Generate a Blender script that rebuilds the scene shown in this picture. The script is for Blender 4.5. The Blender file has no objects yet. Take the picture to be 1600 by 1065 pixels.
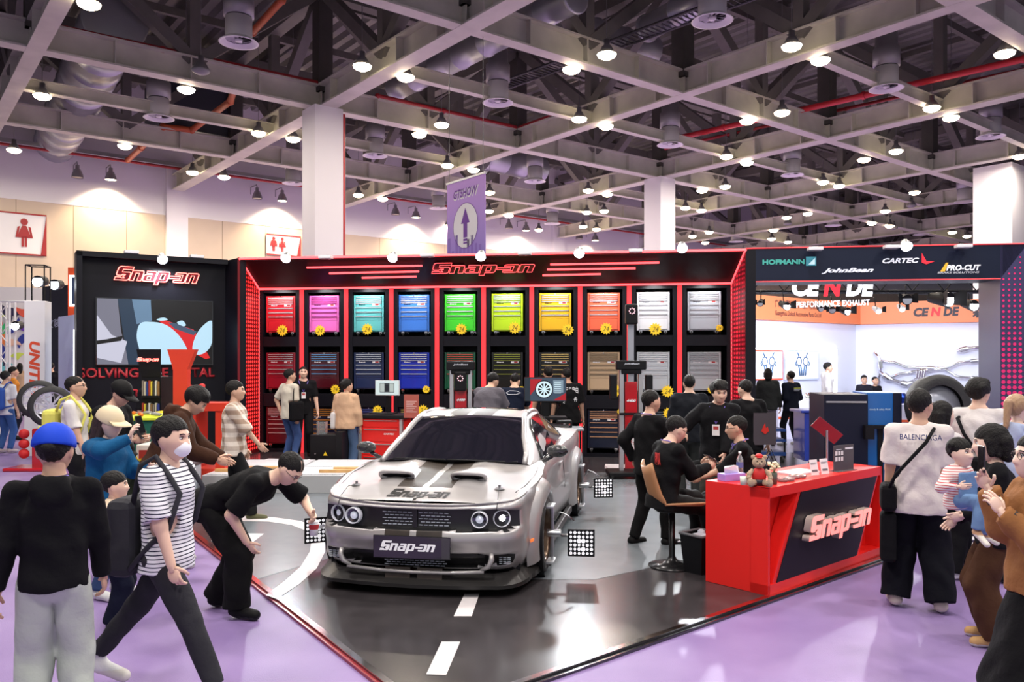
import bpy, bmesh, math, random
import numpy as np
from mathutils import Vector, Matrix
random.seed(7)
S = bpy.context.scene
COL = S.collection
R = math.radians
# ---------------------------------------------------------------- camera, light, exposure
F, HC, CY = 1270.0, 2.0, 563.0
cd = bpy.data.cameras.new('camera'); cam = bpy.data.objects.new('camera', cd); COL.objects.link(cam)
cam.location = (0, 0, HC); cam.rotation_euler = (R(90), 0, 0)
cd.sensor_width = 36; cd.lens = 36*F/1600; cd.shift_y = (CY-532.5)/1600; cd.clip_end = 400
S.camera = cam
S.view_settings.view_transform = 'Standard'; S.view_settings.look = 'None'
S.view_settings.gamma = 1; S.view_settings.use_curve_mapping = False
S.view_settings.exposure = 0.0
W = bpy.data.worlds.new('hall_ambient_fill'); S.world = W; W.use_nodes = True  # added ambient fill, reaching in through the hall's open sides
W.node_tree.nodes['Background'].inputs[0].default_value = (0.93, 0.95, 1.0, 1)
W.node_tree.nodes['Background'].inputs[1].default_value = 0.5
LAMP_W = 330.0        # one pendant
SPOT_W = 380.0        # one booth spotlight
def light(name, kind, loc, energy, color=(1, 1, 1), aim=None, size=.5, parent=None, **kw):
    key = (name, energy)
    ld = LD.get(key)
    if ld is None:
        ld = bpy.data.lights.new(name, kind); ld.energy = energy; ld.color = color
        if kind == 'AREA': ld.shape = 'DISK'; ld.size = size
        if kind == 'SPOT': ld.spot_size = R(kw.get('cone', 90)); ld.spot_blend = .6; ld.shadow_soft_size = size
        if kind == 'POINT': ld.shadow_soft_size = size
        LD[key] = ld
    o = bpy.data.objects.new(name, ld); COL.objects.link(o)
    if parent is not None: o.parent = parent; o.matrix_parent_inverse = parent.matrix_world.inverted()
    o.matrix_basis = Matrix.Translation(Vector(loc))
    if aim is not None:
        q = (Vector(aim)-Vector(loc)).to_track_quat('-Z', 'Y'); o.matrix_basis = Matrix.Translation(Vector(loc)) @ q.to_matrix().to_4x4()
    return o
LD = {}
# ---------------------------------------------------------------- geometry of the place
def px(x, y, Y):                                  # point seen at (x, y) of the photo at distance Y
    return Vector(((x-800)/F*Y, Y, HC-(y-CY)/F*Y))
def fl(x, y, z=0.0):                              # floor point
    Y = (HC-z)*F/(y-CY); return Vector(((x-800)/F*Y, Y, z))
def T(x, y=0, z=0): return Matrix.Translation(Vector((x, y, z)) if not isinstance(x, Vector) else x)
def RZ(d): return Matrix.Rotation(R(d), 4, 'Z')
def RX(d): return Matrix.Rotation(R(d), 4, 'X')
def RY(d): return Matrix.Rotation(R(d), 4, 'Y')
def frame2(p, q):                                 # frame at p, x towards q (horizontal), y away, z up
    d = (q-p); a = math.atan2(d.y, d.x); return Matrix.Translation((p.x, p.y, 0)) @ Matrix.Rotation(a, 4, 'Z')
FACE = RX(90)                                     # drawing plane (x right, y up) stood upright facing -y
# ---------------------------------------------------------------- materials
MAT = {}
def mat(name, c, rough=.5, metal=0, emit=0, ec=None, bump=0, bscale=60, coat=0, spec=.5, var=0, alpha=1, trans=0, detail=3, dist=.02):
    if name in MAT: return MAT[name]
    m = bpy.data.materials.new(name); m.use_nodes = True; nt = m.node_tree; b = nt.nodes['Principled BSDF']
    c4 = (c[0], c[1], c[2], 1)
    b.inputs['Base Color'].default_value = c4; b.inputs['Roughness'].default_value = rough; b.inputs['Metallic'].default_value = metal
    b.inputs['Coat Weight'].default_value = coat; b.inputs['Coat Roughness'].default_value = .08
    b.inputs['Specular IOR Level'].default_value = spec
    b.inputs['Alpha'].default_value = alpha; b.inputs['Transmission Weight'].default_value = trans
    if emit: b.inputs['Emission Color'].default_value = tuple((ec or c))+(1,); b.inputs['Emission Strength'].default_value = emit
    tc = nt.nodes.new('ShaderNodeTexCoord')
    n = nt.nodes.new('ShaderNodeTexNoise'); n.inputs['Scale'].default_value = bscale; n.inputs['Detail'].default_value = detail
    nt.links.new(tc.outputs['Object'], n.inputs['Vector'])
    if bump:
        bp = nt.nodes.new('ShaderNodeBump'); bp.inputs['Strength'].default_value = bump; bp.inputs['Distance'].default_value = dist
        nt.links.new(n.outputs['Fac'], bp.inputs['Height']); nt.links.new(bp.outputs['Normal'], b.inputs['Normal'])
    if var:
        mx = nt.nodes.new('ShaderNodeMix'); mx.data_type = 'RGBA'; mx.blend_type = 'MULTIPLY'; mx.inputs['Factor'].default_value = var
        mx.inputs['A'].default_value = c4
        rp = nt.nodes.new('ShaderNodeValToRGB'); rp.color_ramp.elements[0].position = .3; rp.color_ramp.elements[1].position = .7
        rp.color_ramp.elements[0].color = (.2, .2, .2, 1)
        nt.links.new(n.outputs['Fac'], rp.inputs['Fac']); nt.links.new(rp.outputs['Color'], mx.inputs['B'])
        nt.links.new(mx.outputs['Result'], b.inputs['Base Color'])
    MAT[name] = m; return m
def hexc(h):
    v = [int(h[i:i+2], 16)/255 for i in (0, 2, 4)]
    return tuple(x/12.92 if x < .04045 else ((x+.055)/1.055)**2.4 for x in v)
def hm(h, rough=.5, **k): return mat('paint_'+h+('_%g' % rough)+''.join('%s%g' % (a[:2], b) for a, b in sorted(k.items()) if not isinstance(b, tuple)), hexc(h), rough, **k)
# ---------------------------------------------------------------- mesh builder
class MB:
    def __init__(s): s.v = []; s.f = []; s.m = []; s.sm = []
    def add(s, vs, fs, mi=0, M=None, smooth=False):
        o = len(s.v)
        s.v += [tuple(M @ Vector(p)) for p in vs] if M is not None else [tuple(p) for p in vs]
        s.f += [tuple(i+o for i in f) for f in fs]; s.m += [mi]*len(fs); s.sm += [smooth]*len(fs); return s
    def box(s, x0, x1, y0, y1, z0, z1, mi=0, M=None, b=0):
        if b:
            bm = bmesh.new(); bmesh.ops.create_cube(bm, size=1)
            for v in bm.verts: v.co = Vector(((x0+x1)/2+v.co.x*(x1-x0), (y0+y1)/2+v.co.y*(y1-y0), (z0+z1)/2+v.co.z*(z1-z0)))
            bmesh.ops.bevel(bm, geom=bm.edges[:], offset=b, segments=2, affect='EDGES', profile=.5)
            bm.verts.index_update()
            s.add([v.co[:] for v in bm.verts], [[v.index for v in f.verts] for f in bm.faces], mi, M); bm.free(); return s
        vs = [(x, y, z) for x in (x0, x1) for y in (y0, y1) for z in (z0, z1)]
        return s.add(vs, [(0, 1, 3, 2), (4, 6, 7, 5), (0, 4, 5, 1), (2, 3, 7, 6), (0, 2, 6, 4), (1, 5, 7, 3)], mi, M)
    def cyl(s, p, q, r0, r1=None, n=16, mi=0, M=None, cap=True):
        r1 = r0 if r1 is None else r1; p = Vector(p); q = Vector(q); d = (q-p).normalized()
        a = d.orthogonal().normalized(); b = d.cross(a)
        vs = []
        for i in range(n):
            t = 2*math.pi*i/n; e = a*math.cos(t)+b*math.sin(t); vs += [p+e*r0, q+e*r1]
        s.add(vs, [(2*i, 2*((i+1) % n), 2*((i+1) % n)+1, 2*i+1) for i in range(n)], mi, M, True)
        if cap: s.add(vs, [tuple(2*i for i in range(n))[::-1], tuple(2*i+1 for i in range(n))], mi, M)
        return s
    def tube(s, pts, r, n=8, mi=0, M=None, rad=None):
        pts = [Vector(p) for p in pts]; N = len(pts); vs = []; fs = []; ref = None
        for i, p in enumerate(pts):
            d = (pts[min(i+1, N-1)]-pts[max(i-1, 0)]).normalized()
            if ref is None: a = d.orthogonal().normalized()
            else:
                a = ref-d*ref.dot(d); a = a.normalized() if a.length > 1e-4 else d.orthogonal().normalized()
            ref = a; b = d.cross(a); rr = rad[i] if rad else r
            for k in range(n):
                t = 2*math.pi*k/n; vs.append(p+(a*math.cos(t)+b*math.sin(t))*rr)
        for i in range(N-1):
            for k in range(n): fs.append((i*n+k, i*n+(k+1) % n, (i+1)*n+(k+1) % n, (i+1)*n+k))
        fs += [tuple(range(n))[::-1], tuple((N-1)*n+k for k in range(n))]
        return s.add(vs, fs, mi, M, True)
    def lathe(s, prof, n=24, mi=0, M=None, smooth=True):          # prof (r, z) about z
        vs = [(r*math.cos(2*math.pi*k/n), r*math.sin(2*math.pi*k/n), z) for r, z in prof for k in range(n)]
        fs = [(i*n+k, i*n+(k+1) % n, (i+1)*n+(k+1) % n, (i+1)*n+k) for i in range(len(prof)-1) for k in range(n)]
        return s.add(vs, fs, mi, M, smooth)
    def disc(s, c, r, n=24, mi=0, M=None, sx=1):
        c = Vector(c); return s.add([(c.x+r*sx*math.cos(2*math.pi*k/n), c.y+r*math.sin(2*math.pi*k/n), c.z) for k in range(n)], [tuple(range(n))], mi, M)
    def prism(s, poly, z0, z1, mi=0, M=None):                     # poly in xy, extruded in z
        n = len(poly); vs = [(x, y, z0) for x, y in poly]+[(x, y, z1) for x, y in poly]
        return s.add(vs, [tuple(range(n))[::-1], tuple(range(n, 2*n))]+[(i, (i+1) % n, n+(i+1) % n, n+i) for i in range(n)], mi, M)
    def ball(s, c, r, mi=0, M=None, n=14, m=9):
        r = r if hasattr(r, '__len__') else (r, r, r); vs = []; fs = []
        for i in range(m+1):
            a = math.pi*i/m
            for k in range(n):
                t = 2*math.pi*k/n; vs.append((c[0]+r[0]*math.sin(a)*math.cos(t), c[1]+r[1]*math.sin(a)*math.sin(t), c[2]+r[2]*math.cos(a)))
        for i in range(m):
            for k in range(n): fs.append((i*n+k, (i+1)*n+k, (i+1)*n+(k+1) % n, i*n+(k+1) % n))
        return s.add(vs, fs, mi, M, True)
    def mesh(s, name, mats):
        me = bpy.data.meshes.new(name); me.from_pydata(s.v, [], s.f)
        for m in (mats if isinstance(mats, (list, tuple)) else [mats]): me.materials.append(m)
        me.polygons.foreach_set('material_index', s.m); me.polygons.foreach_set('use_smooth', s.sm)
        me.update(); return me
    def build(s, name, mats, parent=None, M=None, fix=True):
        me = s.mesh(name, mats)
        if fix:
            bm = bmesh.new(); bm.from_mesh(me); bmesh.ops.recalc_face_normals(bm, faces=bm.faces[:]); bm.to_mesh(me); bm.free()
        return put(name, me, parent, M)
def put(name, me, parent=None, M=None):           # M is the matrix in the parent's space (world when there is none)
    o = bpy.data.objects.new(name, me); COL.objects.link(o)
    if parent is not None: o.parent = parent
    if M is not None: o.matrix_basis = M
    return o
def tag(o, label=None, cat=None, group=None, kind=None):
    if label: o['label'] = label
    if cat: o['category'] = cat
    if group: o['group'] = group
    if kind: o['kind'] = kind
    return o
def thing(name, label, cat, M, group=None):
    o = bpy.data.objects.new(name, None); COL.objects.link(o); o.matrix_basis = M; o.empty_display_size = .1
    return tag(o, label, cat, group)
def struct(name, mb, mats, parent=None, M=None):
    o = mb.build(name, mats, parent, M)
    if parent is None: o['kind'] = 'structure'
    return o
def copy_tree(o, M=None, label=None, group=None):
    c = o.copy(); COL.objects.link(c)
    for ch in list(o.children):
        d = ch.copy(); COL.objects.link(d); d.parent = c
        for g in list(ch.children):
            e = g.copy(); COL.objects.link(e); e.parent = d
    if M is not None: c.matrix_basis = M
    if label: c['label'] = label
    if group: c['group'] = group
    return c
# ---------------------------------------------------------------- lettering
TS = bpy.data.scenes.new('lettering')
def curve_mesh(cu, name):
    o = bpy.data.objects.new('tmp', cu); TS.collection.objects.link(o); TS.view_layers[0].update()
    dg = TS.view_layers[0].depsgraph
    me = bpy.data.meshes.new_from_object(o.evaluated_get(dg), depsgraph=dg); me.name = name
    bpy.data.objects.remove(o); bpy.data.curves.remove(cu); return me
def fit(me, w, h):
    n = len(me.vertices)
    if not n: return me
    a = np.empty(n*3); me.vertices.foreach_get('co', a); a = a.reshape(-1, 3)
    lo, hi = a[:, :2].min(0), a[:, :2].max(0); c = (lo+hi)/2; sz = np.maximum(hi-lo, 1e-6)
    sx = w/sz[0]; sy = (h/sz[1]) if h else sx
    a[:, 0] = (a[:, 0]-c[0])*sx; a[:, 1] = (a[:, 1]-c[1])*sy
    me.vertices.foreach_set('co', a.ravel()); me.update(); return me
def text_mesh(s, w, h=None, bold=0, shear=0, ext=0, space=1):
    cu = bpy.data.curves.new('t', 'FONT'); cu.body = s; cu.offset = bold; cu.shear = shear; cu.space_character = space
    cu.resolution_u = 3
    me = fit(curve_mesh(cu, 'lettering'), w, h)
    if ext:
        bm = bmesh.new(); bm.from_mesh(me)
        r = bmesh.ops.extrude_face_region(bm, geom=bm.faces[:])
        for g in r['geom']:
            if isinstance(g, bmesh.types.BMVert): g.co.z += ext
        bm.to_mesh(me); bm.free()
    return me
def text(s, m, M, w, h=None, parent=None, name='lettering', **k):     # centred on M; M: x right, y up, z to the reader
    me = text_mesh(s, w, h, **k); me.materials.append(m); return put(name, me, parent, M)
GL = {
 'S': (.0, [[(0,0),(.80,0),(.90,.03),(.94,.10),(.94,.50),(.90,.57),(.82,.60),(.34,.60),(.34,.79),(.98,.79),(.98,1.0),(.14,1.0),(.04,.96),(0,.86),(0,.44),(.04,.37),(.12,.34),(.36,.34),(.44,.42),(.62,.42),(.56,.34),(.50,.33),(.50,.24),(.56,.23),(.62,.15),(.44,.15),(.36,.22),(0,.22)]]),
 'n': (1.0, [[(0,0),(.27,0),(.27,.56),(.50,.56),(.50,0),(.78,0),(.78,.62),(.74,.71),(.66,.74),(0,.74)]]),
 'a': (1.86, [[(.10,0),(.80,0),(.80,.62),(.76,.71),(.68,.74),(.12,.74),(.12,.58),(.52,.58),(.52,.48),(.14,.48),(.04,.45),(0,.37),(0,.10),(.03,.03)], [(.26,.14),(.52,.14),(.52,.34),(.26,.34)]]),
 'p': (2.74, [[(0,-.25),(.28,-.25),(.28,0),(.70,0),(.78,.03),(.82,.12),(.82,.62),(.78,.71),(.70,.74),(0,.74)], [(.28,.16),(.54,.16),(.54,.58),(.28,.58)]]),
 'o': (3.98, [[(.10,0),(.70,0),(.78,.03),(.82,.12),(.82,.62),(.78,.71),(.70,.74),(.10,.74),(.02,.71),(0,.58),(.54,.58),(.54,.16),(0,.16),(.02,.03)], [(-.36,.28),(.40,.28),(.40,.46),(-.36,.46)]]),
 'N': (4.86, None)}
GL['N'] = (4.86, GL['n'][1])
def logo_mesh(w, outline=0, ext=0):                # the slanted red wrench-S word mark
    sc = w/6.0; cu = bpy.data.curves.new('l', 'CURVE'); cu.dimensions = '3D' if outline else '2D'
    for x0, polys in GL.values():
        for P in polys:
            sp = cu.splines.new('POLY'); sp.points.add(len(P)-1); sp.use_cyclic_u = True
            for i, (x, y) in enumerate(P): sp.points[i].co = ((x+x0+.36*y-3.0)*sc, (y-.4)*sc, 0, 1)
    if outline: cu.bevel_depth = outline; cu.bevel_resolution = 1
    else: cu.fill_mode = 'BOTH'; cu.extrude = ext
    return curve_mesh(cu, 'word_mark')
def logo(m, M, w, parent=None, outline=0, ext=0, name='word_mark'):
    me = logo_mesh(w, outline, ext); me.materials.append(m); return put(name, me, parent, M)
# shared materials
BLACK = mat('matt_black', (.005, .005, .007), .5, spec=.25); BLACKG = mat('gloss_black', (.006, .006, .008), .12, coat=1)
BOOTH = mat('booth_black', (.005, .005, .009), .4, bump=.03, bscale=8, spec=.25)
RED = mat('booth_red', (.80, .018, .014), .35, bump=.02, bscale=30); WHITE = mat('matt_white', (.8, .8, .82), .5)
STRIPE = mat('red_lit_strip', (.9, .03, .04), .4, emit=.55, ec=(1, .05, .06))
NEON = mat('red_neon', (1, .1, .1), .4, emit=3.2, ec=(1, .07, .08)); NEONW = mat('white_led', (1, 1, 1), .4, emit=5)
STEEL = mat('brushed_steel', (.55, .56, .58), .3, 1); CHROME = mat('chrome', (.8, .8, .82), .12, 1); RUBBER = mat('rubber', (.015, .015, .015), .7)
ALU = mat('aluminium', (.62, .63, .66), .35, .8); YEL = mat('sale_yellow', (.95, .66, .02), .5); GREY = hm('6b6b70')
# ================================================================ STRUCTURE: hall
HA = 38.2; HD = 9.2                                            # hall axes turned by HA; beams HD above the lens
C1 = Vector((-.757*HD, 3.248*HD, 0)); MOD = HD*1.0
HALL = T(C1) @ RZ(HA)                                          # local x = along the toilet wall, y = towards it
ZB = HC+HD
def hall_dome(i, j): return (i*MOD, j*MOD)
carpet = mat('lilac_carpet', (.40, .27, .62), .42, bump=.15, bscale=120, spec=.35)
nt = carpet.node_tree; b_ = nt.nodes['Principled BSDF']
n_ = nt.nodes.new('ShaderNodeTexNoise'); n_.inputs['Scale'].default_value = .8; n_.inputs['Detail'].default_value = 4
r_ = nt.nodes.new('ShaderNodeValToRGB'); r_.color_ramp.elements[0].color = (.22, .15, .35, 1); r_.color_ramp.elements[1].color = (.30, .215, .44, 1)
r_.color_ramp.elements[0].position = .35; r_.color_ramp.elements[1].position = .65
tc_ = nt.nodes.new('ShaderNodeTexCoord'); nt.links.new(tc_.outputs['Object'], n_.inputs['Vector'])
nt.links.new(n_.outputs['Fac'], r_.inputs['Fac']); nt.links.new(r_.outputs['Color'], b_.inputs['Base Color'])
struct('floor', MB().box(-60, 90, -25, 120, -.2, 0), carpet)
# walls
HWALL = mat('hall_white_paint', (.82, .80, .84), .6); BEIGE = mat('beige_panelling', (.66, .54, .42), .55, var=.12, bscale=.6); SEAM = hm('8d7c66')
yw = 2*MOD
w = MB().box(-70, 110, yw, yw+.4, 0, 17.2, 0).box(-70, 110, yw-.06, yw, 4.5, 9.9, 1)
for i in range(-28, 43): w.box(i*2.5-.012, i*2.5+.012, yw-.066, yw-.06, 4.5, 9.9, 2)
w.box(-70, 110, yw-.09, yw, 9.86, 9.93, 0)
wl = struct('wall_back', w, [HWALL, BEIGE, SEAM], M=HALL)
for i in range(-3, 5): MB().box(i*MOD-.55, i*MOD+.55, yw-.35, yw, 0, 12.5).build('pilaster', HWALL, wl)
struct('wall_right', MB().box(110, 110.4, -34, yw+.4, 0, 17.2), HWALL, M=HALL)
# ceiling deck, beams and trusses
DECK = mat('roof_deck_metal', (.26, .26, .24), .45, .3); BEAM = mat('beam_grey_paint', (.66, .65, .55), .5, var=.25, bscale=1.2); DARKB = mat('truss_grey_paint', (.17, .165, .145), .55, var=.2, bscale=2)
cb = MB(); zc = ZB+5.2; XA, XB, YA, YB = -52, 110, -34, 2*MOD
cb.box(XA, XB, YA, YB, zc+.25, zc+.4)
k = XA
while k < XB:
    cb.add([(k, YA, zc+.25), (k+.12, YA, zc), (k+.42, YA, zc), (k+.54, YA, zc+.25), (k, YB, zc+.25), (k+.12, YB, zc), (k+.42, YB, zc), (k+.54, YB, zc+.25)], [(0, 1, 5, 4), (1, 2, 6, 5), (2, 3, 7, 6)]); k += .66
ceil = struct('ceiling', cb, DECK, M=HALL)
def ibeam(L0, L1, c, ax, bw, hh, name='beam', m=BEAM, zb=ZB):
    g = MB()
    def bx(a0, a1, b0, b1, z0, z1):
        if ax == 0: g.box(a0, a1, b0, b1, z0, z1)
        else: g.box(b0, b1, a0, a1, z0, z1)
    bx(L0, L1, c-bw/2, c+bw/2, zb, zb+.06); bx(L0, L1, c-bw/2, c+bw/2, zb+hh-.06, zb+hh); bx(L0, L1, c-.03, c+.03, zb+.06, zb+hh-.06)
    a = L0+MOD/8
    while a < L1: bx(a-.02, a+.02, c-bw/2, c+bw/2, zb+.06, zb+hh-.06); a += MOD/4
    return g.build(name, m, ceil)
def truss(L0, L1, c, ax, dz=4.4):
    g = MB(); half = MOD/2
    def P(a, z): return (a, c, z) if ax == 0 else (c, a, z)
    def bar(p, q, wd):
        p = Vector(p); q = Vector(q); d = q-p; L = d.length; M = Matrix.Translation(p) @ d.to_track_quat('Z', 'Y').to_matrix().to_4x4()
        g.box(-wd/2, wd/2, -wd/2, wd/2, 0, L, 0, M)
    n0 = math.floor(L0/half); n1 = math.ceil(L1/half)
    for i in range(n0, n1):
        a = i*half
        bar(P(a, ZB+.6), P(a, ZB+dz), .55 if i % 2 == 0 else .35)
        if i % 2 == 0: bar(P(a, ZB+dz), P(a+half, ZB+.7), .38)
        else: bar(P(a, ZB+.7), P(a+half, ZB+dz), .38)
    bar(P(L0, ZB+dz), P(L1, ZB+dz), .5)
    return g.build('truss', DARKB, ceil)
for j in range(-3, 2):
    big = j % 2 == 0
    ibeam(-45, 100, j*MOD, 0, .5 if big else .45, .85); truss(-45, 100, j*MOD, 0)
for i in range(-3, 10):
    big = i % 2 == 0
    ibeam(-30, 2*MOD-.4, i*MOD, 1, .62 if big else .5, .85, zb=ZB-.005); truss(-30, 2*MOD-.5, i*MOD, 1)
# secondary purlins under the deck
g = MB()
for i in range(-6, 20): g.box(i*MOD/2+1.5-.12, i*MOD/2+1.5+.12, -30, 2*MOD, zc-.45, zc-.2)
for j in range(-7, 4): g.box(-45, 100, j*MOD/2+1.1-.1, j*MOD/2+1.1+.1, zc-.8, zc-.5)
g.build('purlin_grid', DARKB, ceil)
# cross braces in plan (the short ties)
for (i, j) in ((0, -1), (1, -2), (1, -1), (2, -2), (2, -1), (3, -2), (0, 0), (3, -1), (-1, 0), (2, 0), (4, -2)):
    g = MB(); y0 = j*MOD+MOD/2; g.box(i*MOD, (i+1)*MOD, y0-.15, y0+.15, ZB+.1, ZB+.14).box(i*MOD, (i+1)*MOD, y0-.02, y0+.02, ZB+.14, ZB+.5).box(i*MOD, (i+1)*MOD, y0-.15, y0+.15, ZB+.5, ZB+.53)
    g.build('tie_beam', BEAM, ceil)
# columns
def column(i, j, s=1.1):
    M = HALL @ T(i*MOD, j*MOD); g = MB().box(-s/2, s/2, -s/2, s/2, 0, ZB+.0)
    o = struct('column', g, HWALL, M=M); return o
for ij in ((0, 0), (2, 0)): column(*ij)
p = px(1562, 262, HD*F/301); o = struct('column', MB().box(-.85, .85, -.85, .85, 0, ZB), HWALL, M=T(p.x, p.y, 0) @ RZ(HA))
# fire pipe + detector box on the first column
q = HALL @ Vector((.7, -.3, 0))
REDP = mat('red_pipe_paint', (.42, .03, .035), .4)
tag(MB().cyl((q.x, q.y, 3), (q.x, q.y, ZB-.1), .06).build('fire_pipe', REDP), 'thin red fire pipe running down the white column left of the banner', 'pipe')
# lower far-hall beam edge (haze-free) and the second hall's pale beams
# ================================================================ ceiling plant
DUCT = mat('galvanised_duct', (.50, .52, .56), .38, .75, bump=.2, bscale=4); VWH = mat('vent_white', (.80, .80, .80), .45); VGR = mat('vent_grey', (.42, .42, .44), .45, .4)
def ribs(r, L, step=.45):
    pr = []; z = 0
    while z < L: pr += [(r, z), (r, z+step-.06), (r+.035, z+step-.04), (r+.035, z+step-.01)]; z += step
    return pr+[(r, z)]
def vent_proto():
    t = thing('ceiling_vent', 'x', 'air vent', T(0, 0, 0))
    MB().lathe([(.36, .75), (.43, .75), (.43, 1.35), (.36, 1.35), (.36, 2.6)], 24).build('duct_drop', VGR, t)
    MB().lathe([(.0, .72), (.38, .72), (.38, .16), (.40, .12)], 24).build('drum', VWH, t)
    MB().lathe([(.36, .16), (.40, .12), (.54, .02), (.56, .0), (.50, .0), (.38, .10), (.36, .10)], 32).build('flange', VWH, t)
    g = MB().lathe([(0, .04), (.10, .04), (.11, .10), (0, .10)], 16)
    for k in range(10):
        g.add([(.1, -.03, .09), (.37, -.07, .09), (.37, .07, .13), (.1, .03, .13)], [(0, 1, 2, 3)], 1, Matrix.Rotation(2*math.pi*k/10, 4, 'Z'))
    g.build('fan_blades', [VWH, VGR], t); MB().disc((0, 0, .155), .38).build('back_plate', BLACK, t)
    return t
vents = [(373, 66, 'beside the top left corner of the frame, largest drum'), (248, 184, 'below the wide grey duct at upper left'), (778, 160, 'above the purple banner, under the ribbed duct'), (586, 243, 'right of the tall white column, above wall'), (836, 283, 'just right of the purple banner'), (1047, 226, 'above the middle white column'), (1113, 32, 'at the top edge of the picture right of centre'), (1385, 138, 'above the logo header at upper right'), (1548, 213, 'above the square column at far right'), (1238, 273, 'above the logo header, third from the far right'), (458, 286, 'peeping left of the tall white column'), (685, 325, 'just left of the purple banner'), (863, 349, 'near the toilet wall right of the banner'), (1302, 352, 'small distant one above the logo header'), (1439, 366, 'small distant one left of the square column'), (1150, 377, 'tiny distant one beside the booth corner'), (1507, 315, 'partly behind the square column')]
vp = None
for x, y, where in vents:
    P = px(x, y, HD*F/(CY-y)); P.z = ZB-.02; M = T(P) @ RZ(random.uniform(0, 90))
    if vp is None: vp = vent_proto(); o = vp; o.matrix_basis = M
    else: o = copy_tree(vp, M)
    tag(o, ('round white ceiling air vent ' + where)[:110], 'air vent', 'round ceiling air vents')
# pendants
LGLOW = mat('lamp_glow', (1, .85, .6), .4, emit=22, ec=(1, .80, .55)); LGREY = mat('lamp_housing', (.30, .30, .31), .4, .6)
lamps = [(139,9),(66,152),(291,142),(195,230),(22,236),(404,210),(458,219),(301,271),(350,278),(566,106),(634,123),(690,197),(655,212),(905,188),(947,199),(893,111),(948,88),(1237,75),(1282,97),(1222,178),(1168,191),(1570,86),(1456,171),(1486,186),(1135,246),(1167,256),(1350,251),(1400,238),(1133,293),(1097,299),(1286,286),(1311,292),(1071,326),(1096,330),(1593,246),(699,260),(740,267),(560,306),(598,312),(919,299),(949,305),(765,302),(764,331),(795,338),(917,333),(944,331),(911,355),(932,359),(1108,364),(1082,370),(1206,374),(1209,361),(1229,341),(1262,335),(1362,350),(1390,354),(1383,331),(1429,302),(1488,364),(1511,370),(1231,379),(1102,380),(842,360),(700,354)]
def lamp_proto():
    t = thing('pendant_lamp', 'x', 'lamp', T(0, 0, 0))
    MB().lathe([(.25, .02), (.25, .10), (.14, .30), (.09, .34), (.09, .50), (0, .50)], 18).build('reflector', LGREY, t)
    MB().lathe([(0, -.09), (.15, -.07), (.26, -.01), (.29, .06), (.25, .08)], 18).build('lens', LGLOW, t)
    MB().cyl((0, 0, .5), (0, 0, 5.4), .012, n=5).build('stem', LGREY, t)
    return t
lp = None; words = ['warm glowing pendant lamp among the roof beams, lit bright', ]
def lampwhere(x, y):
    row = 'near the top edge' if y < 120 else 'in the upper beams' if y < 215 else 'in the middle beams' if y < 290 else 'in the distant low beams'
    colm = 'at far left' if x < 200 else 'left of white column' if x < 470 else 'between column and banner' if x < 700 else 'by the purple banner' if x < 850 else 'right of the banner' if x < 1010 else 'above the red header end' if x < 1170 else 'above the logo header' if x < 1400 else 'by the square column'
    return row, colm
for i, (x, y) in enumerate(lamps):
    P = px(x, y, (HD-.1)*F/(CY-y)); P.z = ZB-.1; M = T(P)
    if lp is None: lp = lamp_proto(); o = lp; o.matrix_basis = M
    else: o = copy_tree(lp, M)
    r1, c1 = lampwhere(x, y); gl = sorted(q for q in lamps if lampwhere(*q) == (r1, c1)); k_ = gl.index((x, y))
    nth = 'only' if len(gl) == 1 else ['first', 'second', 'third', 'fourth', 'fifth', 'sixth', 'seventh', 'eighth', 'ninth', 'tenth', 'eleventh'][k_]+' from left'
    tag(o, 'warm pendant lamp %s %s, %s' % (r1, c1, nth), 'lamp', 'pendant lamps %s, %s' % (r1, c1))
    if (i % 2 == 0 or P.y > 33) and P.y < 62: light('pendant_light', 'AREA', (P.x, P.y, P.z-.08), LAMP_W, (1, .88, .74), aim=(P.x, P.y, 0), size=.5)
for k, (a, b) in enumerate([(-7, 4), (-1, 3), (5, 4), (10, 7), (-9, 11), (-3, 12), (4, 12), (-2, -4), (6, -3), (12, 13)]):       # the row over and behind the photographer
    M = T(a, b, ZB+.2); o = copy_tree(lp, M); tag(o, 'warm pendant lamp over the aisle behind the photographer, %s' % ['first','second','third','fourth','fifth','sixth','seventh','eighth','ninth','tenth'][k], 'lamp', 'pendant lamps over the aisle')
    light('aisle_pendant_light', 'AREA', (a, b, ZB-.0), LAMP_W*1.6, (1, .93, .86), aim=(a, b, 0), size=1.0)
# unlit pendants
for x, y, d in ((314, 112, 'hanging from the big beam at upper left'), (1424, 322, 'left of the square column'), (1231, 350, 'above the logo header'),(1396,357,'low above the logo header')):
    P = px(x, y, (HD-.1)*F/(CY-y)); P.z = ZB-.1; o = copy_tree(lp, T(P)); tag(o, 'unlit grey pendant lamp '+d, 'lamp', 'unlit pendant lamps')
    for c in o.children:
        if c.name.startswith('lens'): c.data = c.data.copy(); c.data.materials[0] = hm('8a8a8c')
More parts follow.
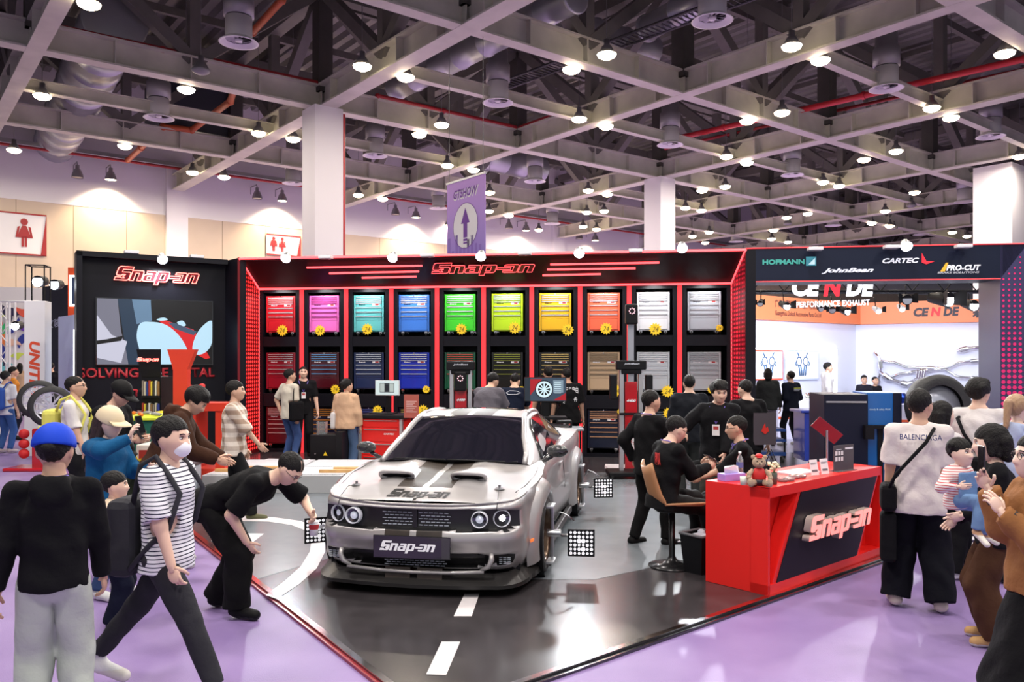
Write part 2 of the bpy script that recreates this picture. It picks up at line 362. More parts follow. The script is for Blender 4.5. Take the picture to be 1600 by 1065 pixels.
# wall washers on the white band of the toilet wall
wash = [(121, 268), (173, 272), (402, 302), (441, 306), (618, 328), (650, 333), (795, 350), (822, 354), (905, 367), (930, 370)]
def wall_pt(x, y, off=0):                          # photo point on the toilet wall
    d = Vector(((x-800)/F, 1, -(y-CY)/F)); n = (HALL.to_3x3() @ Vector((0, 1, 0))); o = HALL @ Vector((0, yw-off, 0))
    t = (o-Vector((0, 0, HC))).dot(n)/d.dot(n); return Vector((0, 0, HC))+d*t
for i, (x, y) in enumerate(wash):
    P = wall_pt(x, y, 1.0); t = thing('wall_lamp', 'grey bell shaped lamp on a bracket on the white wall band, %s' % (['first', 'second', 'third', 'fourth', 'fifth', 'sixth', 'seventh', 'eighth', 'ninth', 'tenth'][i]+' from the left'), 'lamp', T(P) @ RZ(HA), 'wall lamps above the beige panelling')
    MB().lathe([(.28, -.3), (.26, -.15), (.16, .1), (.1, .15), (.1, .32), (0, .32)], 16).build('reflector', LGREY, t)
    MB().disc((0, 0, -.28), .25).build('lens', LGLOW if i % 2 or i == 0 and False else hm('9a948c'), t)
    MB().tube([(0, 0, .3), (0, .1, .5), (0, 1, .5), (0, 1, .1)], .03).build('bracket', LGREY, t)
    if i % 2: light('wall_wash', 'SPOT', HALL @ Vector((HALL.inverted() @ P)+Vector((0, 0, -.35))), 1500, (1, .78, .5), aim=HALL @ ((HALL.inverted() @ P)+Vector((0, .9, -3))), size=.2, cone=120)
# cable trays along the wall top
tag(MB().box(-40, 50, yw-1.3, yw-.6, 12.3, 12.36).box(-40, 50, yw-1.3, yw-1.27, 12.36, 12.5).build('cable_tray', ALU, None, HALL), 'long silver cable tray running along the top of the toilet wall', 'cable tray')
tag(MB().cyl((-40, yw-1.7, 12.1), (50, yw-1.7, 12.1), .07).build('wall_pipe', REDP, None, HALL), 'long red pipe running along the top of the toilet wall', 'pipe')
# ducts (local hall coordinates)
def duct(p, q, r, label, m=DUCT):
    p = Vector(p); q = Vector(q); d = q-p; M = Matrix.Translation(p) @ d.to_track_quat('Z', 'Y').to_matrix().to_4x4()
    t = thing('air_duct', label, 'air duct', M)
    MB().lathe(ribs(r, d.length, 1.5), 28).build('pipe_run', m, t)
    MB().lathe([(0, -.02), (r, -.02), (r+.05, 0), (r+.05, .08), (r, .1)], 28).build('end_collar', m, t)
def up(x, y, dz=1.5): P = px(x, y, (HD+dz)*F/(CY-y)); return P
duct(up(180, 30, 1.7), up(90, 215, 1.7), .95, 'wide silver round air duct at the upper left corner')
duct(up(900, -5, 1.6), up(640, 128, 1.6), .45, 'ribbed silver air duct crossing under the roof left of centre')
duct(up(880, 40, 3), up(1010, 80, 3), .6, 'broad silver air duct lying right of the ribbed one')
duct(up(1010, 45, 1.6), up(1130, -20, 1.6), .4, 'grey spiral air duct near the top edge right of centre')
duct(up(755, 245, 2), up(830, 262, 2), .7, 'silver air duct above the right side of the purple banner')
# square plenum
P = up(295, 180, 2); tag(MB().box(-1.6, 1.6, -1.2, 1.2, -1, 1.2).box(-1.62, 1.62, -1.22, 1.22, -.3, -.26).build('plenum_box', hm('50545e', .4, metal=.4), None, T(P) @ RZ(HA)), 'dark grey square plenum box beside the orange pipe at upper left', 'air duct')
# fire mains
def pipe(pts, r, label, m=REDP, name='fire_pipe'):
    g = MB()
    for a, b in zip(pts[:-1], pts[1:]): g.cyl(a, b, r, n=10)
    for a in pts: g.ball(a, r*1.25, n=8, m=6)
    g2 = g
    for a, b in zip(pts[:-1], pts[1:]):
        d = (Vector(b)-Vector(a)); L = d.length
        for k in range(1, int(L/3)): c = Vector(a)+d*(k*3/L); g2.cyl(c-d.normalized()*.06, c+d.normalized()*.06, r*1.3, n=10)
    return tag(g.build(name, m), label, 'pipe')
pipe([up(90, 42, .9), up(520, 135, .9)], .09, 'long red fire pipe above the big beam at upper left')
pipe([up(590, 150, .9), up(810, 200, .9), up(860, 182, .9), up(1000, 160, 2)], .09, 'red fire pipe with valve between white column and ribbed duct')
pipe([up(1040, 220, .9), up(1600, 92, .9)], .12, 'thick bright red fire pipe crossing the upper right', mat('red_pipe_bright', (.62, .03, .04), .35))
pipe([up(1040, 232, 1.3), up(1600, 108, 1.3)], .07, 'thinner red pipe running below the thick one at upper right')
ORP = mat('orange_pipe', (.55, .12, .04), .4)
pipe([up(200, 250, .9), up(255, 198, .9), up(300, 203, .9), up(360, 158, .9), up(375, 110, 1)], .13, 'orange red stepped pipe under the beams at upper left', ORP)
pipe([up(395, 50, 2), up(440, 0, 2)], .12, 'orange red pipe piece near the top left vent', ORP)
pipe([up(890, 225, 1), up(1010, 255, 1), up(1030, 248, 1)], .07, 'red sprinkler pipe right of the purple banner')
pipe([up(1450, 255, 1), up(1600, 215, 1)], .22, 'broad red duct pipe above the square column', mat('red_pipe_bright', (.62, .03, .04), .35))
# cable ladder at the top
g = MB(); a = up(770, 140, 1.2); b = up(1230, -30, 1.2); d = (b-a).normalized(); s_ = Vector((-d.y, d.x, 0))
for o_ in (-.35, .35): g.cyl(a+s_*o_, b+s_*o_, .05, n=6)
for k in range(60): c = a+(b-a)*(k/60); g.cyl(c-s_*.35, c+s_*.35, .025, n=5)
tag(g.build('cable_ladder', hm('3a3a3e')), 'dark cable ladder slanting under the roof above the banner', 'cable tray')
# toilet signs
def pict(g, x, s, fem, mi=1):
    g.disc((x, s*1.55, 0), s*.22, 16, mi)
    if fem: g.add([(x-s*.12, s*1.3, 0), (x+s*.12, s*1.3, 0), (x+s*.42, s*.5, 0), (x-s*.42, s*.5, 0)], [(0, 1, 2, 3)], mi)
    else: g.add([(x-s*.28, s*1.3, 0), (x+s*.28, s*1.3, 0), (x+s*.28, s*.5, 0), (x-s*.28, s*.5, 0)], [(0, 1, 2, 3)], mi)
    for e in (-1, 1):
        g.add([(x+e*s*.02, s*.6, 0), (x+e*s*.16, s*.6, 0), (x+e*s*.16, -s*.1, 0), (x+e*s*.02, -s*.1, 0)], [(0, 1, 2, 3)], mi)
        g.add([(x+e*s*.24, s*1.25, 0), (x+e*s*.38, s*1.2, 0), (x+e*s*.5, s*.5, 0), (x+e*s*.38, s*.5, 0)], [(0, 1, 2, 3)], mi)
SRED = hm('a01c22', .5)
def sign(x0, x1, y0, y1, label, figs):
    a = wall_pt(x0, (y0+y1)/2, .1); b = wall_pt(x1, (y0+y1)/2, .1); wd = (b-a).length; c = (a+b)/2
    ht = (y1-y0)/F*c.y; M = T(c) @ RZ(HA) @ FACE
    t = thing('toilet_sign', label, 'sign', M)
    MB().box(-wd/2, wd/2, -ht/2, ht/2, 0, .06).build('board', WHITE, t)
    g = MB().box(-wd/2, wd/2, ht/2-.07, ht/2, .06, .09).box(-wd/2, wd/2, -ht/2, -ht/2+.07, .06, .09)
    g.prism([(wd/2-.25, -ht/2), (wd/2, -ht/2), (wd/2, ht/2)], .06, .09).build('red_border', SRED, t)
    for fx, fem in figs: g = MB(); pict(g, fx*wd, ht*.36, fem, 0); g.build('pictogram', SRED, t, T(0, -ht*.27, .095))
sign(-40, 72, 331, 397, 'large white toilet sign with red woman pictogram on the beige wall', [(-.3, False), (.18, True)])
sign(416, 469, 367, 400, 'smaller toilet sign with red man and woman left of the white column', [(-.3, False), (-.05, True)])
# banner
a = px(700, 288, 24.6); b = px(759, 270, 23.06); wd = (b-a).length; M = frame2(a, b) @ FACE
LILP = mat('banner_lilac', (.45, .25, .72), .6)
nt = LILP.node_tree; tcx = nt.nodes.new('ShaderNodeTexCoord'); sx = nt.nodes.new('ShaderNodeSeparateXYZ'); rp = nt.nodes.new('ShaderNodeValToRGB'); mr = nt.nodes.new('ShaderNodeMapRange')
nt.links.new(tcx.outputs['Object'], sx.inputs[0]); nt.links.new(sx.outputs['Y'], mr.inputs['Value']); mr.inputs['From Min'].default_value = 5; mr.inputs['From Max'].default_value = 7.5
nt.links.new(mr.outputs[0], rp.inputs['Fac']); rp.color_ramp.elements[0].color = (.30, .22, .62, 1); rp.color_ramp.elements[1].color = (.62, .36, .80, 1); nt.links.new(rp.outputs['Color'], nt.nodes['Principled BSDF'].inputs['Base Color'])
t = thing('hanging_banner', 'purple hanging banner with white oval and an upward arrow', 'banner', M)
zt = a.z; zb_ = 5.0; cx = wd/2
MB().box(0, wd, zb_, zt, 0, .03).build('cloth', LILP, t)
MB().box(-.03, wd+.03, zt-.03, zt+.03, -.02, .05).build('top_rail', ALU, t)
for e in (.1, wd-.1): MB().cyl((e, zt, .02), (e, ZB+.3, .02), .01, n=5).build('cable', GREY, t)
MB().disc((cx, 5.95, .033), .66, 32, 0, None, .95).build('oval', WHITE, t)
PUR = hm('6a2c9a')
MB().lathe([(.655, .0), (.675, .0)], 32, 0, T(cx, 5.95, .036) @ Matrix.Diagonal((.95, 1, 1, 1))).build('oval_outline', PUR, t)
MB().add([(cx, 6.48, .036), (cx-.22, 6.02, .036), (cx-.1, 6.02, .036), (cx-.1, 5.6, .036), (cx+.1, 5.6, .036), (cx+.1, 6.02, .036), (cx+.22, 6.02, .036)], [tuple(range(7))]).box(cx-.1, cx+.1, 5.5, 5.57, .034, .038).box(cx-.1, cx+.1, 5.42, 5.47, .034, .038).build('arrow', PUR, t)
text('GTSHOW', PUR, T(cx, 6.93, .036), 1.25, .26, t, bold=.03, shear=.25); text('GTSHOW', WHITE, T(cx+.02, 6.90, .033), 1.3, .3, t, bold=.05, shear=.25)
g = MB()
for k in range(9): g.box(.05+k*.2, .05+k*.2+.13, 5.0, 5.0+random.Random(k).uniform(.2, .75), .031, .033)
g.build('skyline', hm('8a6cc0'), t)
# ================================================================ STRUCTURE: booth
ZT = 4.1
def toppt(x, y, z=ZT): Y = (z-HC)*F/(CY-y); return Vector(((x-800)/F*Y, Y, 0))
P0 = toppt(375, 402); P1 = toppt(1165, 388); BW = frame2(P0, P1); BWi = BW.inverted()
L0 = toppt(118, 393); L1 = toppt(352, 407.5); LW = frame2(L0, L1); LWi = LW.inverted(); LLEN = (L1-L0).length
def onp(Fi, x, y, d=0):                            # (u, z) where the photo pixel meets the plane y=d of frame Fi (inverse given)
    o = Fi @ Vector((0, 0, HC)); v = Fi.to_3x3() @ Vector(((x-800)/F, 1, -(y-CY)/F)); t = (d-o.y)/v.y; p = o+v*t
    return p.x, p.z
def U(x, d=0, Fi=None): return onp(Fi or BWi, x, 500, d)[0]
def Z(x, y, d=0, Fi=None): return onp(Fi or BWi, x, y, d)[1]
UW = (P1-P0).length; D = 1.0
uA, uB = U(405, D), U(1143, D); uE = U(1181); uF = U(1563); uG = U(1660)
ZH = .5*(Z(405, 450, D)+Z(1143, 440, D))
# stage mat
E0 = fl(666.6, 1127); E1 = fl(395, 912); E2 = fl(1400, 870)
lf = (E1-E0).normalized(); rt = (E2-E0).normalized()
c_l = E0+lf*8.2; c_r = E0+rt*13.5
TH = .03
def flat(poly, z0, z1, g=None, mi=0): g = g or MB(); return g.prism([(p[0], p[1]) for p in poly], z0, z1, mi)
bl = BW @ Vector((-3.5, 2.4, 0)); br = BW @ Vector((uG+1, 2.4, 0))
ASPH = mat('asphalt_print', (.045, .040, .044), .22, bump=.04, bscale=5, var=.35, spec=.5)
ASPG = mat('grey_print_and_sheen', (.16, .18, .20), .25, bump=.03, bscale=5, var=.12, spec=.5); ROADW = mat('road_white', (.72, .68, .70), .3)
stage = struct('trim_1', flat([E0, c_r, br, bl, c_l], 0, TH), ASPH)
stage.name = 'floor_stage'
# grey area: print with the mat's reflection painted into its colour; markings are print
grey = [fl(1430, 850, TH), fl(1105, 868, TH), fl(930, 905, TH), fl(860, 905, TH), fl(700, 900, TH), fl(520, 870, TH), fl(400, 905, TH), fl(330, 845, TH), fl(345, 770, TH), fl(380, 738, TH), fl(1180, 738, TH), fl(1440, 760, TH)]
flat(grey, TH, TH+.002).build('road_area', ASPG, stage)
def mark(pts, name='road_marking', m=ROADW): flat([fl(x, y, TH) for x, y in pts], TH+.002, TH+.005).build(name, m, stage)
mark([(709, 963), (737, 963), (749, 928), (726, 928)]); mark([(666, 1054), (697, 1055), (719, 1003), (690, 1003)])
mark([(340, 850), (395, 847), (412, 834), (345, 833)])
out = [(415, 931), (455, 906), (488, 878), (505, 852), (508, 835), (490, 822), (455, 812), (400, 806), (330, 803)]
inn = [(433, 936), (478, 908), (505, 880), (515, 850), (512, 830), (495, 815), (460, 804), (400, 799), (330, 797)]
out = [(415, 930), (445, 908), (470, 885), (484, 862), (487, 843), (478, 829), (455, 820), (420, 815), (365, 814)]
inn = [(432, 936), (468, 912), (495, 888), (508, 862), (507, 840), (498, 826), (470, 814), (425, 808), (365, 806)]
g = MB(); n = len(out)
vs = [tuple(fl(x, y, TH)) for x, y in out]+[tuple(fl(x, y, TH)) for x, y in inn]
vs = [(a, b, TH+.004) for a, b, c in vs]; g.add(vs, [(i, i+1, n+i+1, n+i) for i in range(n-1)]); g.build('road_curve', ROADW, stage)
# edge trims of the stage (silver and dark red)
def edge(a, b, w, z0, z1, m, name):
    d = (b-a).normalized(); s = Vector((-d.y, d.x, 0))*w
    return flat([a, b, b+s, a+s], z0, z1).build(name, m, stage)
edge(E0, c_l, -.05, TH, TH+.006, CHROME, 'edge_strip'); edge(E0, c_l, .03, 0, .02, mat('dark_red_edge', (.25, .02, .03), .3), 'edge_lip')
edge(E0, c_r, .05, TH, TH+.006, CHROME, 'edge_strip'); edge(E0, c_r, -.04, 0, .02, BLACKG, 'edge_lip')
# zebra strips
g = MB(); k = 0; u = -1.0
zeb = []
while u < UW+.8:
    MB().box(u, u+.42, -.75, -.15, TH, TH+.006).build('zebra_bar', ROADW, stage, BW); u += .84
for k in range(14):
    a = 8.62+k*.30; xl = (1378-800)/F*8.62
    MB().box(3.45, 5.6, a, a+.15, TH+.002, TH+.007).build('zebra_bar', ROADW, stage)
# ---- main wall
main = struct('wall_front', MB().box(uA, uB, D+1.0, D+1.1, 0, ZT).box(0, UW, .02, D+1.1, ZT-.06, ZT).box(uA, uB, D+.02, D+1.0, 0, .06), BOOTH, M=BW)
# header canted panel
hd = thing('header_panel', 'canted black header with outlined red neon word mark and speed lines over the cabinet wall', 'sign', BW)
MB().add([(0, 0, ZT), (UW, 0, ZT), (uB, D, ZH), (uA, D, ZH), (0, .05, ZT), (UW, .05, ZT), (uB, D+.06, ZH), (uA, D+.06, ZH)], [(0, 1, 2, 3), (4, 7, 6, 5), (0, 4, 5, 1), (3, 2, 6, 7), (0, 3, 7, 4), (1, 5, 6, 2)]).build('panel', mat('header_black', (.006, .003, .006), .5, spec=.2), hd)
def hp(x, y):                                      # photo point on the canted plane (wall coordinates)
    o = BWi @ Vector((0, 0, HC)); v = BWi.to_3x3() @ Vector(((x-800)/F, 1, -(y-CY)/F))
    nn = Vector((0, ZT-ZH, D)).normalized(); t = (Vector((0, 0, ZT))-o).dot(nn)/v.dot(nn); return o+v*t
off = Vector((0, -(ZT-ZH), -D)).normalized()*.03
g = MB(); c4 = [Vector((0, 0, ZT)), Vector((UW, 0, ZT)), Vector((uB, D, ZH)), Vector((uA, D, ZH))]
for i in range(4): g.cyl(c4[i]+off, c4[(i+1) % 4]+off, .022, n=6)
g.build('neon_frame', NEON, hd)
for a, b in (((480, 415), (660, 412)), ((515, 424), (655, 421)), ((566, 431), (651, 429)), ((860, 410), (1030, 407)), ((855, 418), (993, 416)), ((848, 427), (939, 425))):
    MB().cyl(hp(*a)+off*1.5, hp(*b)+off*1.5, .02, n=6).build('neon_line', NEON, hd)
a = hp(673, 419); b = hp(840, 414); cc = (a+b)/2
th_ = math.atan2(D, ZT-ZH)                         # tilt of the panel
M = T(cc+off*1.5) @ RX(90-math.degrees(math.atan2(D, -(ZT-ZH))+0)*0) 
xa = Vector((1, 0, 0)); ya = Vector((0, -D, ZT-ZH)).normalized(); za = xa.cross(ya)
MH = Matrix(((xa.x, ya.x, za.x, 0), (xa.y, ya.y, za.y, 0), (xa.z, ya.z, za.z, 0), (0, 0, 0, 1)))
wl_ = (b-a).length
logo(NEON, T(cc+off*1.6) @ MH, wl_, hd, outline=.0065, name='neon_word_mark')
logo(mat('mark_dark_red', (.05, .006, .01), .5), T(cc+off*.9) @ MH, wl_, hd, name='word_mark_back')
# splayed LED side panels
def dots(M0, wd, h0, h1, nx, nz, m, parent, grad=False, skip=None, r=.025):
    g = MB()
    for i in range(nx):
        for j in range(nz):
            x = (i+.5)*wd/nx; z = h0+(j+.5)*(h1-h0)/nz
            if skip and skip(x, z): continue
            rr = r*(1-.75*j/nz) if grad else r
            g.add([(x-rr, -.012, z), (x, -.012, z-rr), (x+rr, -.012, z), (x, -.012, z+rr)] if not grad else [(x+rr*math.cos(t*math.pi/3), -.012, z+rr*math.sin(t*math.pi/3)) for t in range(6)], [tuple(range(4 if not grad else 6))])
    return tag(g.build('led_dots', m, parent, M0), kind='stuff')
LEDR = mat('led_red', (1, .05, .04), .4, emit=1.6, ec=(1, .03, .03)); LEDB = mat('led_panel_dark', (.16, .006, .01), .35)
def side_panel(a, b, label, led=LEDR):
    A = BW @ a; Bp = BW @ b; M = frame2(A, Bp) if A.x < Bp.x else frame2(A, Bp)
    wd = (Bp-A).length
    t = thing('led_side_panel', label, 'light panel', M)
    slope = (ZT-ZH)
    MB().add([(0, 0, .03), (wd, 0, .03), (wd, 0, ZH if a.y == 0 else ZT), (0, 0, ZT if a.y == 0 else ZH), (0, .05, .03), (wd, .05, .03), (wd, .05, ZH if a.y == 0 else ZT), (0, .05, ZT if a.y == 0 else ZH)], [(0, 1, 2, 3), (4, 7, 6, 5), (0, 4, 5, 1), (3, 2, 6, 7), (0, 3, 7, 4), (1, 5, 6, 2)]).build('panel', LEDB, t)
    dots(T(0, 0, 0), wd, .1, ZT, 9, 48, led, t, skip=lambda x, z: z > (ZT-slope*x/wd if a.y == 0 else ZH+slope*x/wd)-.03, r=.034)
side_panel(Vector((0, 0, 0)), Vector((uA, D, 0)), 'red glowing dotted side panel at the left end of the cabinet wall')
side_panel(Vector((uB, D, 0)), Vector((UW, 0, 0)), 'red glowing dotted side panel at the right end of the cabinet wall', mat('led_red_dim', (.9, .03, .06), .4, emit=.5, ec=(1, .03, .08)))
MB().cyl((uA, D-.01, .1), (uA, D-.01, ZH), .012, n=6).cyl((uB, D-.01, .1), (uB, D-.01, ZH), .012, n=6).build('neon_edge', NEON, main)
# bays
sx_ = [405, 471.7, 541, 611.7, 683, 756, 831, 906.5, 983, 1062, 1143]
us = [U(x, D) for x in sx_]
rows = [(Z(905, 524, D), Z(905, 452, D)), (Z(905, 617, D), Z(905, 540, D)), (.10, Z(905, 638, D))]
fr = MB(); pw = .045
zs = [0]; 
for k in range(10):
    a, b = us[k], us[k+1]; l = a+(pw if k else .0); r = b-(pw if k < 9 else 0)
    fr.box(l, l+.09, D, D+.95, .0, ZH).box(r-.09, r, D, D+.95, .0, ZH)                       # bay cheeks
    for (z0, z1) in ((rows[0][1], ZH), (rows[1][1], rows[0][0]), (rows[2][1], rows[1][0]), (0, rows[2][0])):
        fr.box(l+.09, r-.09, D+.01, D+.95, z0, z1)
fr.build('bay_frame', BOOTH, main)
for k in range(1, 10):
    MB().box(us[k]-pw, us[k]+pw, D-.02, D+.5, .03, ZH-.01).build('red_post', STRIPE, main)
# ---- roll cabinets
cols1 = ['c4202c', 'f070c8', '5fc0c2', '3a7ad8', '3ccc28', 'b4dc14', 'e8b818', 'ff6a48', 'dfe3ea', 'a8aeb8']
nm1 = ['bright red', 'bubblegum pink', 'pale turquoise', 'cornflower blue', 'apple green', 'lime yellow', 'golden yellow', 'coral orange', 'glossy white', 'silver grey']
cols2 = ['8a1026', '480816', '10224c', '0a2cb0', '0c5238', '10120f', '0c0d10', 'b49a7c', 'c6ccd4', 'b2b7bd']
nm2 = ['dark red', 'maroon with pale blue drawer pulls', 'navy blue', 'royal blue', 'bottle green with red drawer pulls', 'black with olive drawer pulls', 'black with gold drawer pulls', 'sand beige', 'polished silver', 'satin silver']
tr2 = ['b8b8bc', '6aa0d0', 'b8c0cc', 'c8d0dc', 'c05a4a', '8a9040', 'c8b070', '8a7860', 'e0e4e8', 'a0a4a8']
cols3 = ['5c0c18', '14122c', '120c40', '0d1330', None, None, '0c1018', '0c142c', '101828', None]
nm3 = ['dark red', 'black blue with orange drawer pulls', 'deep purple', 'dark navy with yellow drawer pulls', '', '', 'black with brass drawer pulls', 'dark navy with copper drawer pulls', 'dark slate', '']
tr3 = ['c0b0b0', 'd08a3a', '5060b0', 'c8b84a', '', '', 'b89a50', 'd09a78', '8090a0', '']
CW, CH, CD = .66, .78, .48
pulls = [.045, .095, .145, .26, .385, .505, .625]
def cab(k, row, c, trim, label):
    hgt = CH if row < 2 else .80
    m = mat('cabinet_'+c, hexc(c), .28 if c not in ('c6ccd4', 'b2b7bd') else .35, .0 if c not in ('c6ccd4', 'b2b7bd') else .35, coat=.4)
    u0, u1 = us[k], us[k+1]; uc = (u0+u1)/2-.02; z0 = rows[row][0]
    wd = min(CW, (u1-u0)-.26)
    M = BW @ T(uc, D+.06, z0); t = thing('roll_cabinet', label, 'tool cabinet', M, 'tool cabinets in the wall bays')
    cz = .10
    g = MB().box(-wd/2, wd/2, .02, CD, cz, cz+hgt, b=.008)
    g.box(-wd/2, -wd/2+.045, 0, .05, cz, cz+hgt, b=.006).box(wd/2-.045, wd/2, 0, .05, cz, cz+hgt, b=.006)
    g.build('body', m, t); MB().box(-wd/2+.045, wd/2-.045, .014, .0195, cz+.02, cz+hgt-.03).build('drawer_gap_shadow', BLACK, t)  # black sheet paints in the shadow between the drawers
    edges = [0.03, .08, .13, .20, .32, .44, .56, .98]
    ztop = cz+hgt
    hh = [(0.045, .095), (.10, .15), (.155, .205), (.21, .325), (.33, .445), (.45, .565), (.57, .685)]
    for (a, b) in hh+[(.69, .97)]:
        d = MB().box(-wd/2+.05, wd/2-.05, .0, .03, ztop-b*hgt, ztop-a*hgt+.0, b=.003).build('drawer', m, t)
        if b < .9 or row == 2: MB().box(-wd/2+.05, wd/2-.05, -.018, .0, ztop-a*hgt-.018, ztop-a*hgt-.002, 0).build('drawer_pull', hm(trim, .25, metal=.4), d)
    MB().cyl((0, -.008, ztop-.018), (0, .01, ztop-.018), .012, n=10).build('lock', CHROME, t)
    dark = sum(hexc(c)) < .9
    logo(hm('e8e8ee') if dark or row else BLACK, T(-wd*.22, -.004, ztop-.265*hgt) @ FACE, .15, t, name='badge')
    g = MB().box(wd*.12, wd*.36, -.004, 0, ztop-.29*hgt, ztop-.235*hgt, 0).box(wd*.22, wd*.33, -.006, -.003, ztop-.28*hgt, ztop-.245*hgt, 1).build('flag_plate', [WHITE, SRED], t)
    for sx in (-1, 1):
        for yy in (.07, CD-.07):
            g = MB().cyl((sx*(wd/2-.08)-.018, yy, .05), (sx*(wd/2-.08)+.018, yy, .05), .05, n=14, mi=0).box(sx*(wd/2-.08)-.028, sx*(wd/2-.08)+.028, yy-.035, yy+.025, .06, cz, 1)
            g.build('caster', [RUBBER, CHROME], t)
    return t, uc, wd
CABS = {}
for k in range(10):
    CABS[0, k] = cab(k, 0, cols1[k], 'c8ccd0' if k != 1 else 'b04890', nm1[k]+' roll cabinet in the top row of the display wall')
    CABS[1, k] = cab(k, 1, cols2[k], tr2[k], nm2[k]+' roll cabinet in the second row of the wall')
    if cols3[k]: CABS[2, k] = cab(k, 2, cols3[k], tr3[k], nm3[k]+' roll cabinet on the bottom row of the wall')
# sale stars
def star(x, y, wpx, label, d=D-.0, Fm=None, txt=True):
    u, z = onp(BWi, x, y, d); Yv = (BW @ Vector((u, d, 0))).y; r = wpx/2/F*Yv
    g = MB(); n = 13; vs = []
    for i in range(2*n): rr = r if i % 2 == 0 else r*.72; vs.append((rr*math.cos(math.pi*i/n), rr*math.sin(math.pi*i/n)))
    o = thing('price_star', label, 'price tag', BW @ T(u, d, z) @ FACE, 'yellow starburst tags')
    g.prism(vs, 0, .008).build('card', YEL, o); text('24', hm('6a5a10'), T(0, 0, .010), r*1.0, r*.8, o, name='scribble', shear=.3)
    return o
for i, (x, y, wp) in enumerate([(441, 516, 19), (500, 516, 18), (574, 514, 19), (721, 514, 19), (804, 512, 20), (887, 515, 20), (947, 513, 20), (1024, 514, 21), (1124, 512, 12)]):
    nn = [nm1[q] for q in (0, 1, 2, 4, 5, 6, 7, 8, 9)][i]; star(x, y, wp, 'yellow starburst price tag on the %s cabinet' % nn, D-.02)
for x, y, wp, l in ((524, 608, 16, 'the maroon cabinet'), (666, 608, 13, 'the royal blue cabinet'), (963, 610, 20, 'the sand beige cabinet'), (1043, 611, 20, 'the polished silver cabinet'), (1112, 608, 14, 'the satin silver cabinet'), (590, 641, 17, 'the deep purple cabinet, behind the computer'), (661, 641, 19, 'the dark navy cabinet left of the car roof'), (1045, 645, 19, 'the dark slate cabinet, between the standing men'), (970, 643, 12, 'the navy and copper cabinet'), (815, 608, 11, 'the black and olive cabinet')):
    star(x, y, wp, 'yellow starburst price tag on '+l, D-.02)
for k in range(10):
    uc_ = (us[k]+us[k+1])/2; MB().box(uc_-.2, uc_+.2, D+.005, D+.05, ZH-.015, ZH).build('added_bay_light', NEONW, main, BW)  # strip and light added to brighten the cabinets, no such lamps known here
    light('added_bay_light', 'AREA', BW @ Vector((uc_, D-.25, ZH-.08)), 9, (1, .98, .96), aim=BW @ Vector((uc_, D+.15, 1.6)), size=.4)
# ---- header spotlights and gear
def spot(x, y, label, glow=True, Y=None, big=1.0, aimp=None):
    u, z = onp(BWi, x, y, -.25); M = BW @ T(u, -.25, z)
    t = thing('clip_spotlight', label, 'spotlight', M)
    g = MB().lathe([(.0, .0), (.055, 0), (.075, .05), (.10, .16), (.105, .17), (.10, .17)], 16)
    g.build('head', ALU, t, RX(128)@T(0, 0, -.17))
    MB().disc((0, 0, 0), .092, 16).build('bulb', mat('spot_bulb', (1, 1, 1), .4, emit=20, ec=(.85, .92, 1)), t, RX(128) @ T(0, 0, .006))
    MB().tube([(0, .12, .12), (0, .18, .14), (0, .22, -.02), (0, .26, -.02)], .012).build('arm', ALU, t)
    return t, M.translation
for x, y, w in ((254, 405, 'over the left panel beside the outlined sign'),):
    u, z = onp(LWi, x, y, -.3); t = thing('clip_spotlight', 'small silver spotlight '+w, 'spotlight', LW @ T(u, -.3, z))
    MB().lathe([(.0, .0), (.055, 0), (.075, .05), (.10, .16), (.105, .17)], 16).build('head', ALU, t, RX(128)@T(0, 0, -.17))
    MB().disc((0, 0, 0), .092, 16).build('bulb', mat('spot_bulb', (1, 1, 1), .4, emit=20, ec=(.85, .92, 1)), t, RX(128) @ T(0, 0, .006))
    MB().tube([(0, .12, .12), (0, .2, .14), (0, .3, -.04)], .012).build('arm', ALU, t)
    light('panel_spot', 'SPOT', LW @ Vector((u, -.3, z-.02)), 260, (.85, .92, 1), aim=LW @ Vector((u, .1, 2.6)), size=.1, cone=120)
for x, y, l, e in ((446, 404, 'above the left end of the neon header', 1), (613, 403, 'above the left speed lines', 1), (751, 401, 'above the neon word mark', 1), (905, 396, 'above the right speed lines', 1), (1066, 388, 'brightest of the red header, near its right end', 2.2), (1417, 385, 'above the logo header at right', 1.3)):
    t, p = spot(x, y, 'small silver clip spotlight '+l)
    a = BW @ Vector((0, 0, 0)); tgt = Vector((p.x*.55+.2, 8.2, 0))
    light('booth_spot_%g' % e, 'SPOT', p+Vector((-.02, -.12, -.05)), SPOT_W*e, (.92, .96, 1), aim=tgt, size=.08, cone=75)
for x, y in ((205, 394), (307, 401), (510, 402), (668, 399), (820, 396), (993, 392), (1273, 389), (1392, 386), (1504, 385)):
    if x < 360: u, z = onp(LWi, x, y, -.15); M = LW @ T(u, -.15, z)
    else: u, z = onp(BWi, x, y, -.15); M = BW @ T(u, -.15, z)
    w_ = 'left panel' if x < 360 else 'neon header' if x < 1100 else 'logo header'
    t = thing('floodlight', 'flat white floodlight box on top of the %s, %s from left' % (w_, {205: 'first', 307: 'second', 510: 'first', 668: 'second', 820: 'third', 993: 'fourth', 1273: 'first', 1392: 'second', 1504: 'third'}[x]), 'floodlight', M, 'flat floodlights on the '+w_)
    MB().box(-.13, .13, -.12, .05, -.03, .03, b=.01).build('housing', WHITE, t); MB().box(-.1, .1, -.10, .03, -.034, -.03).build('lens', hm('b8b8c0'), t); MB().box(-.02, .02, .05, .2, -.02, .06).build('bracket', ALU, t)
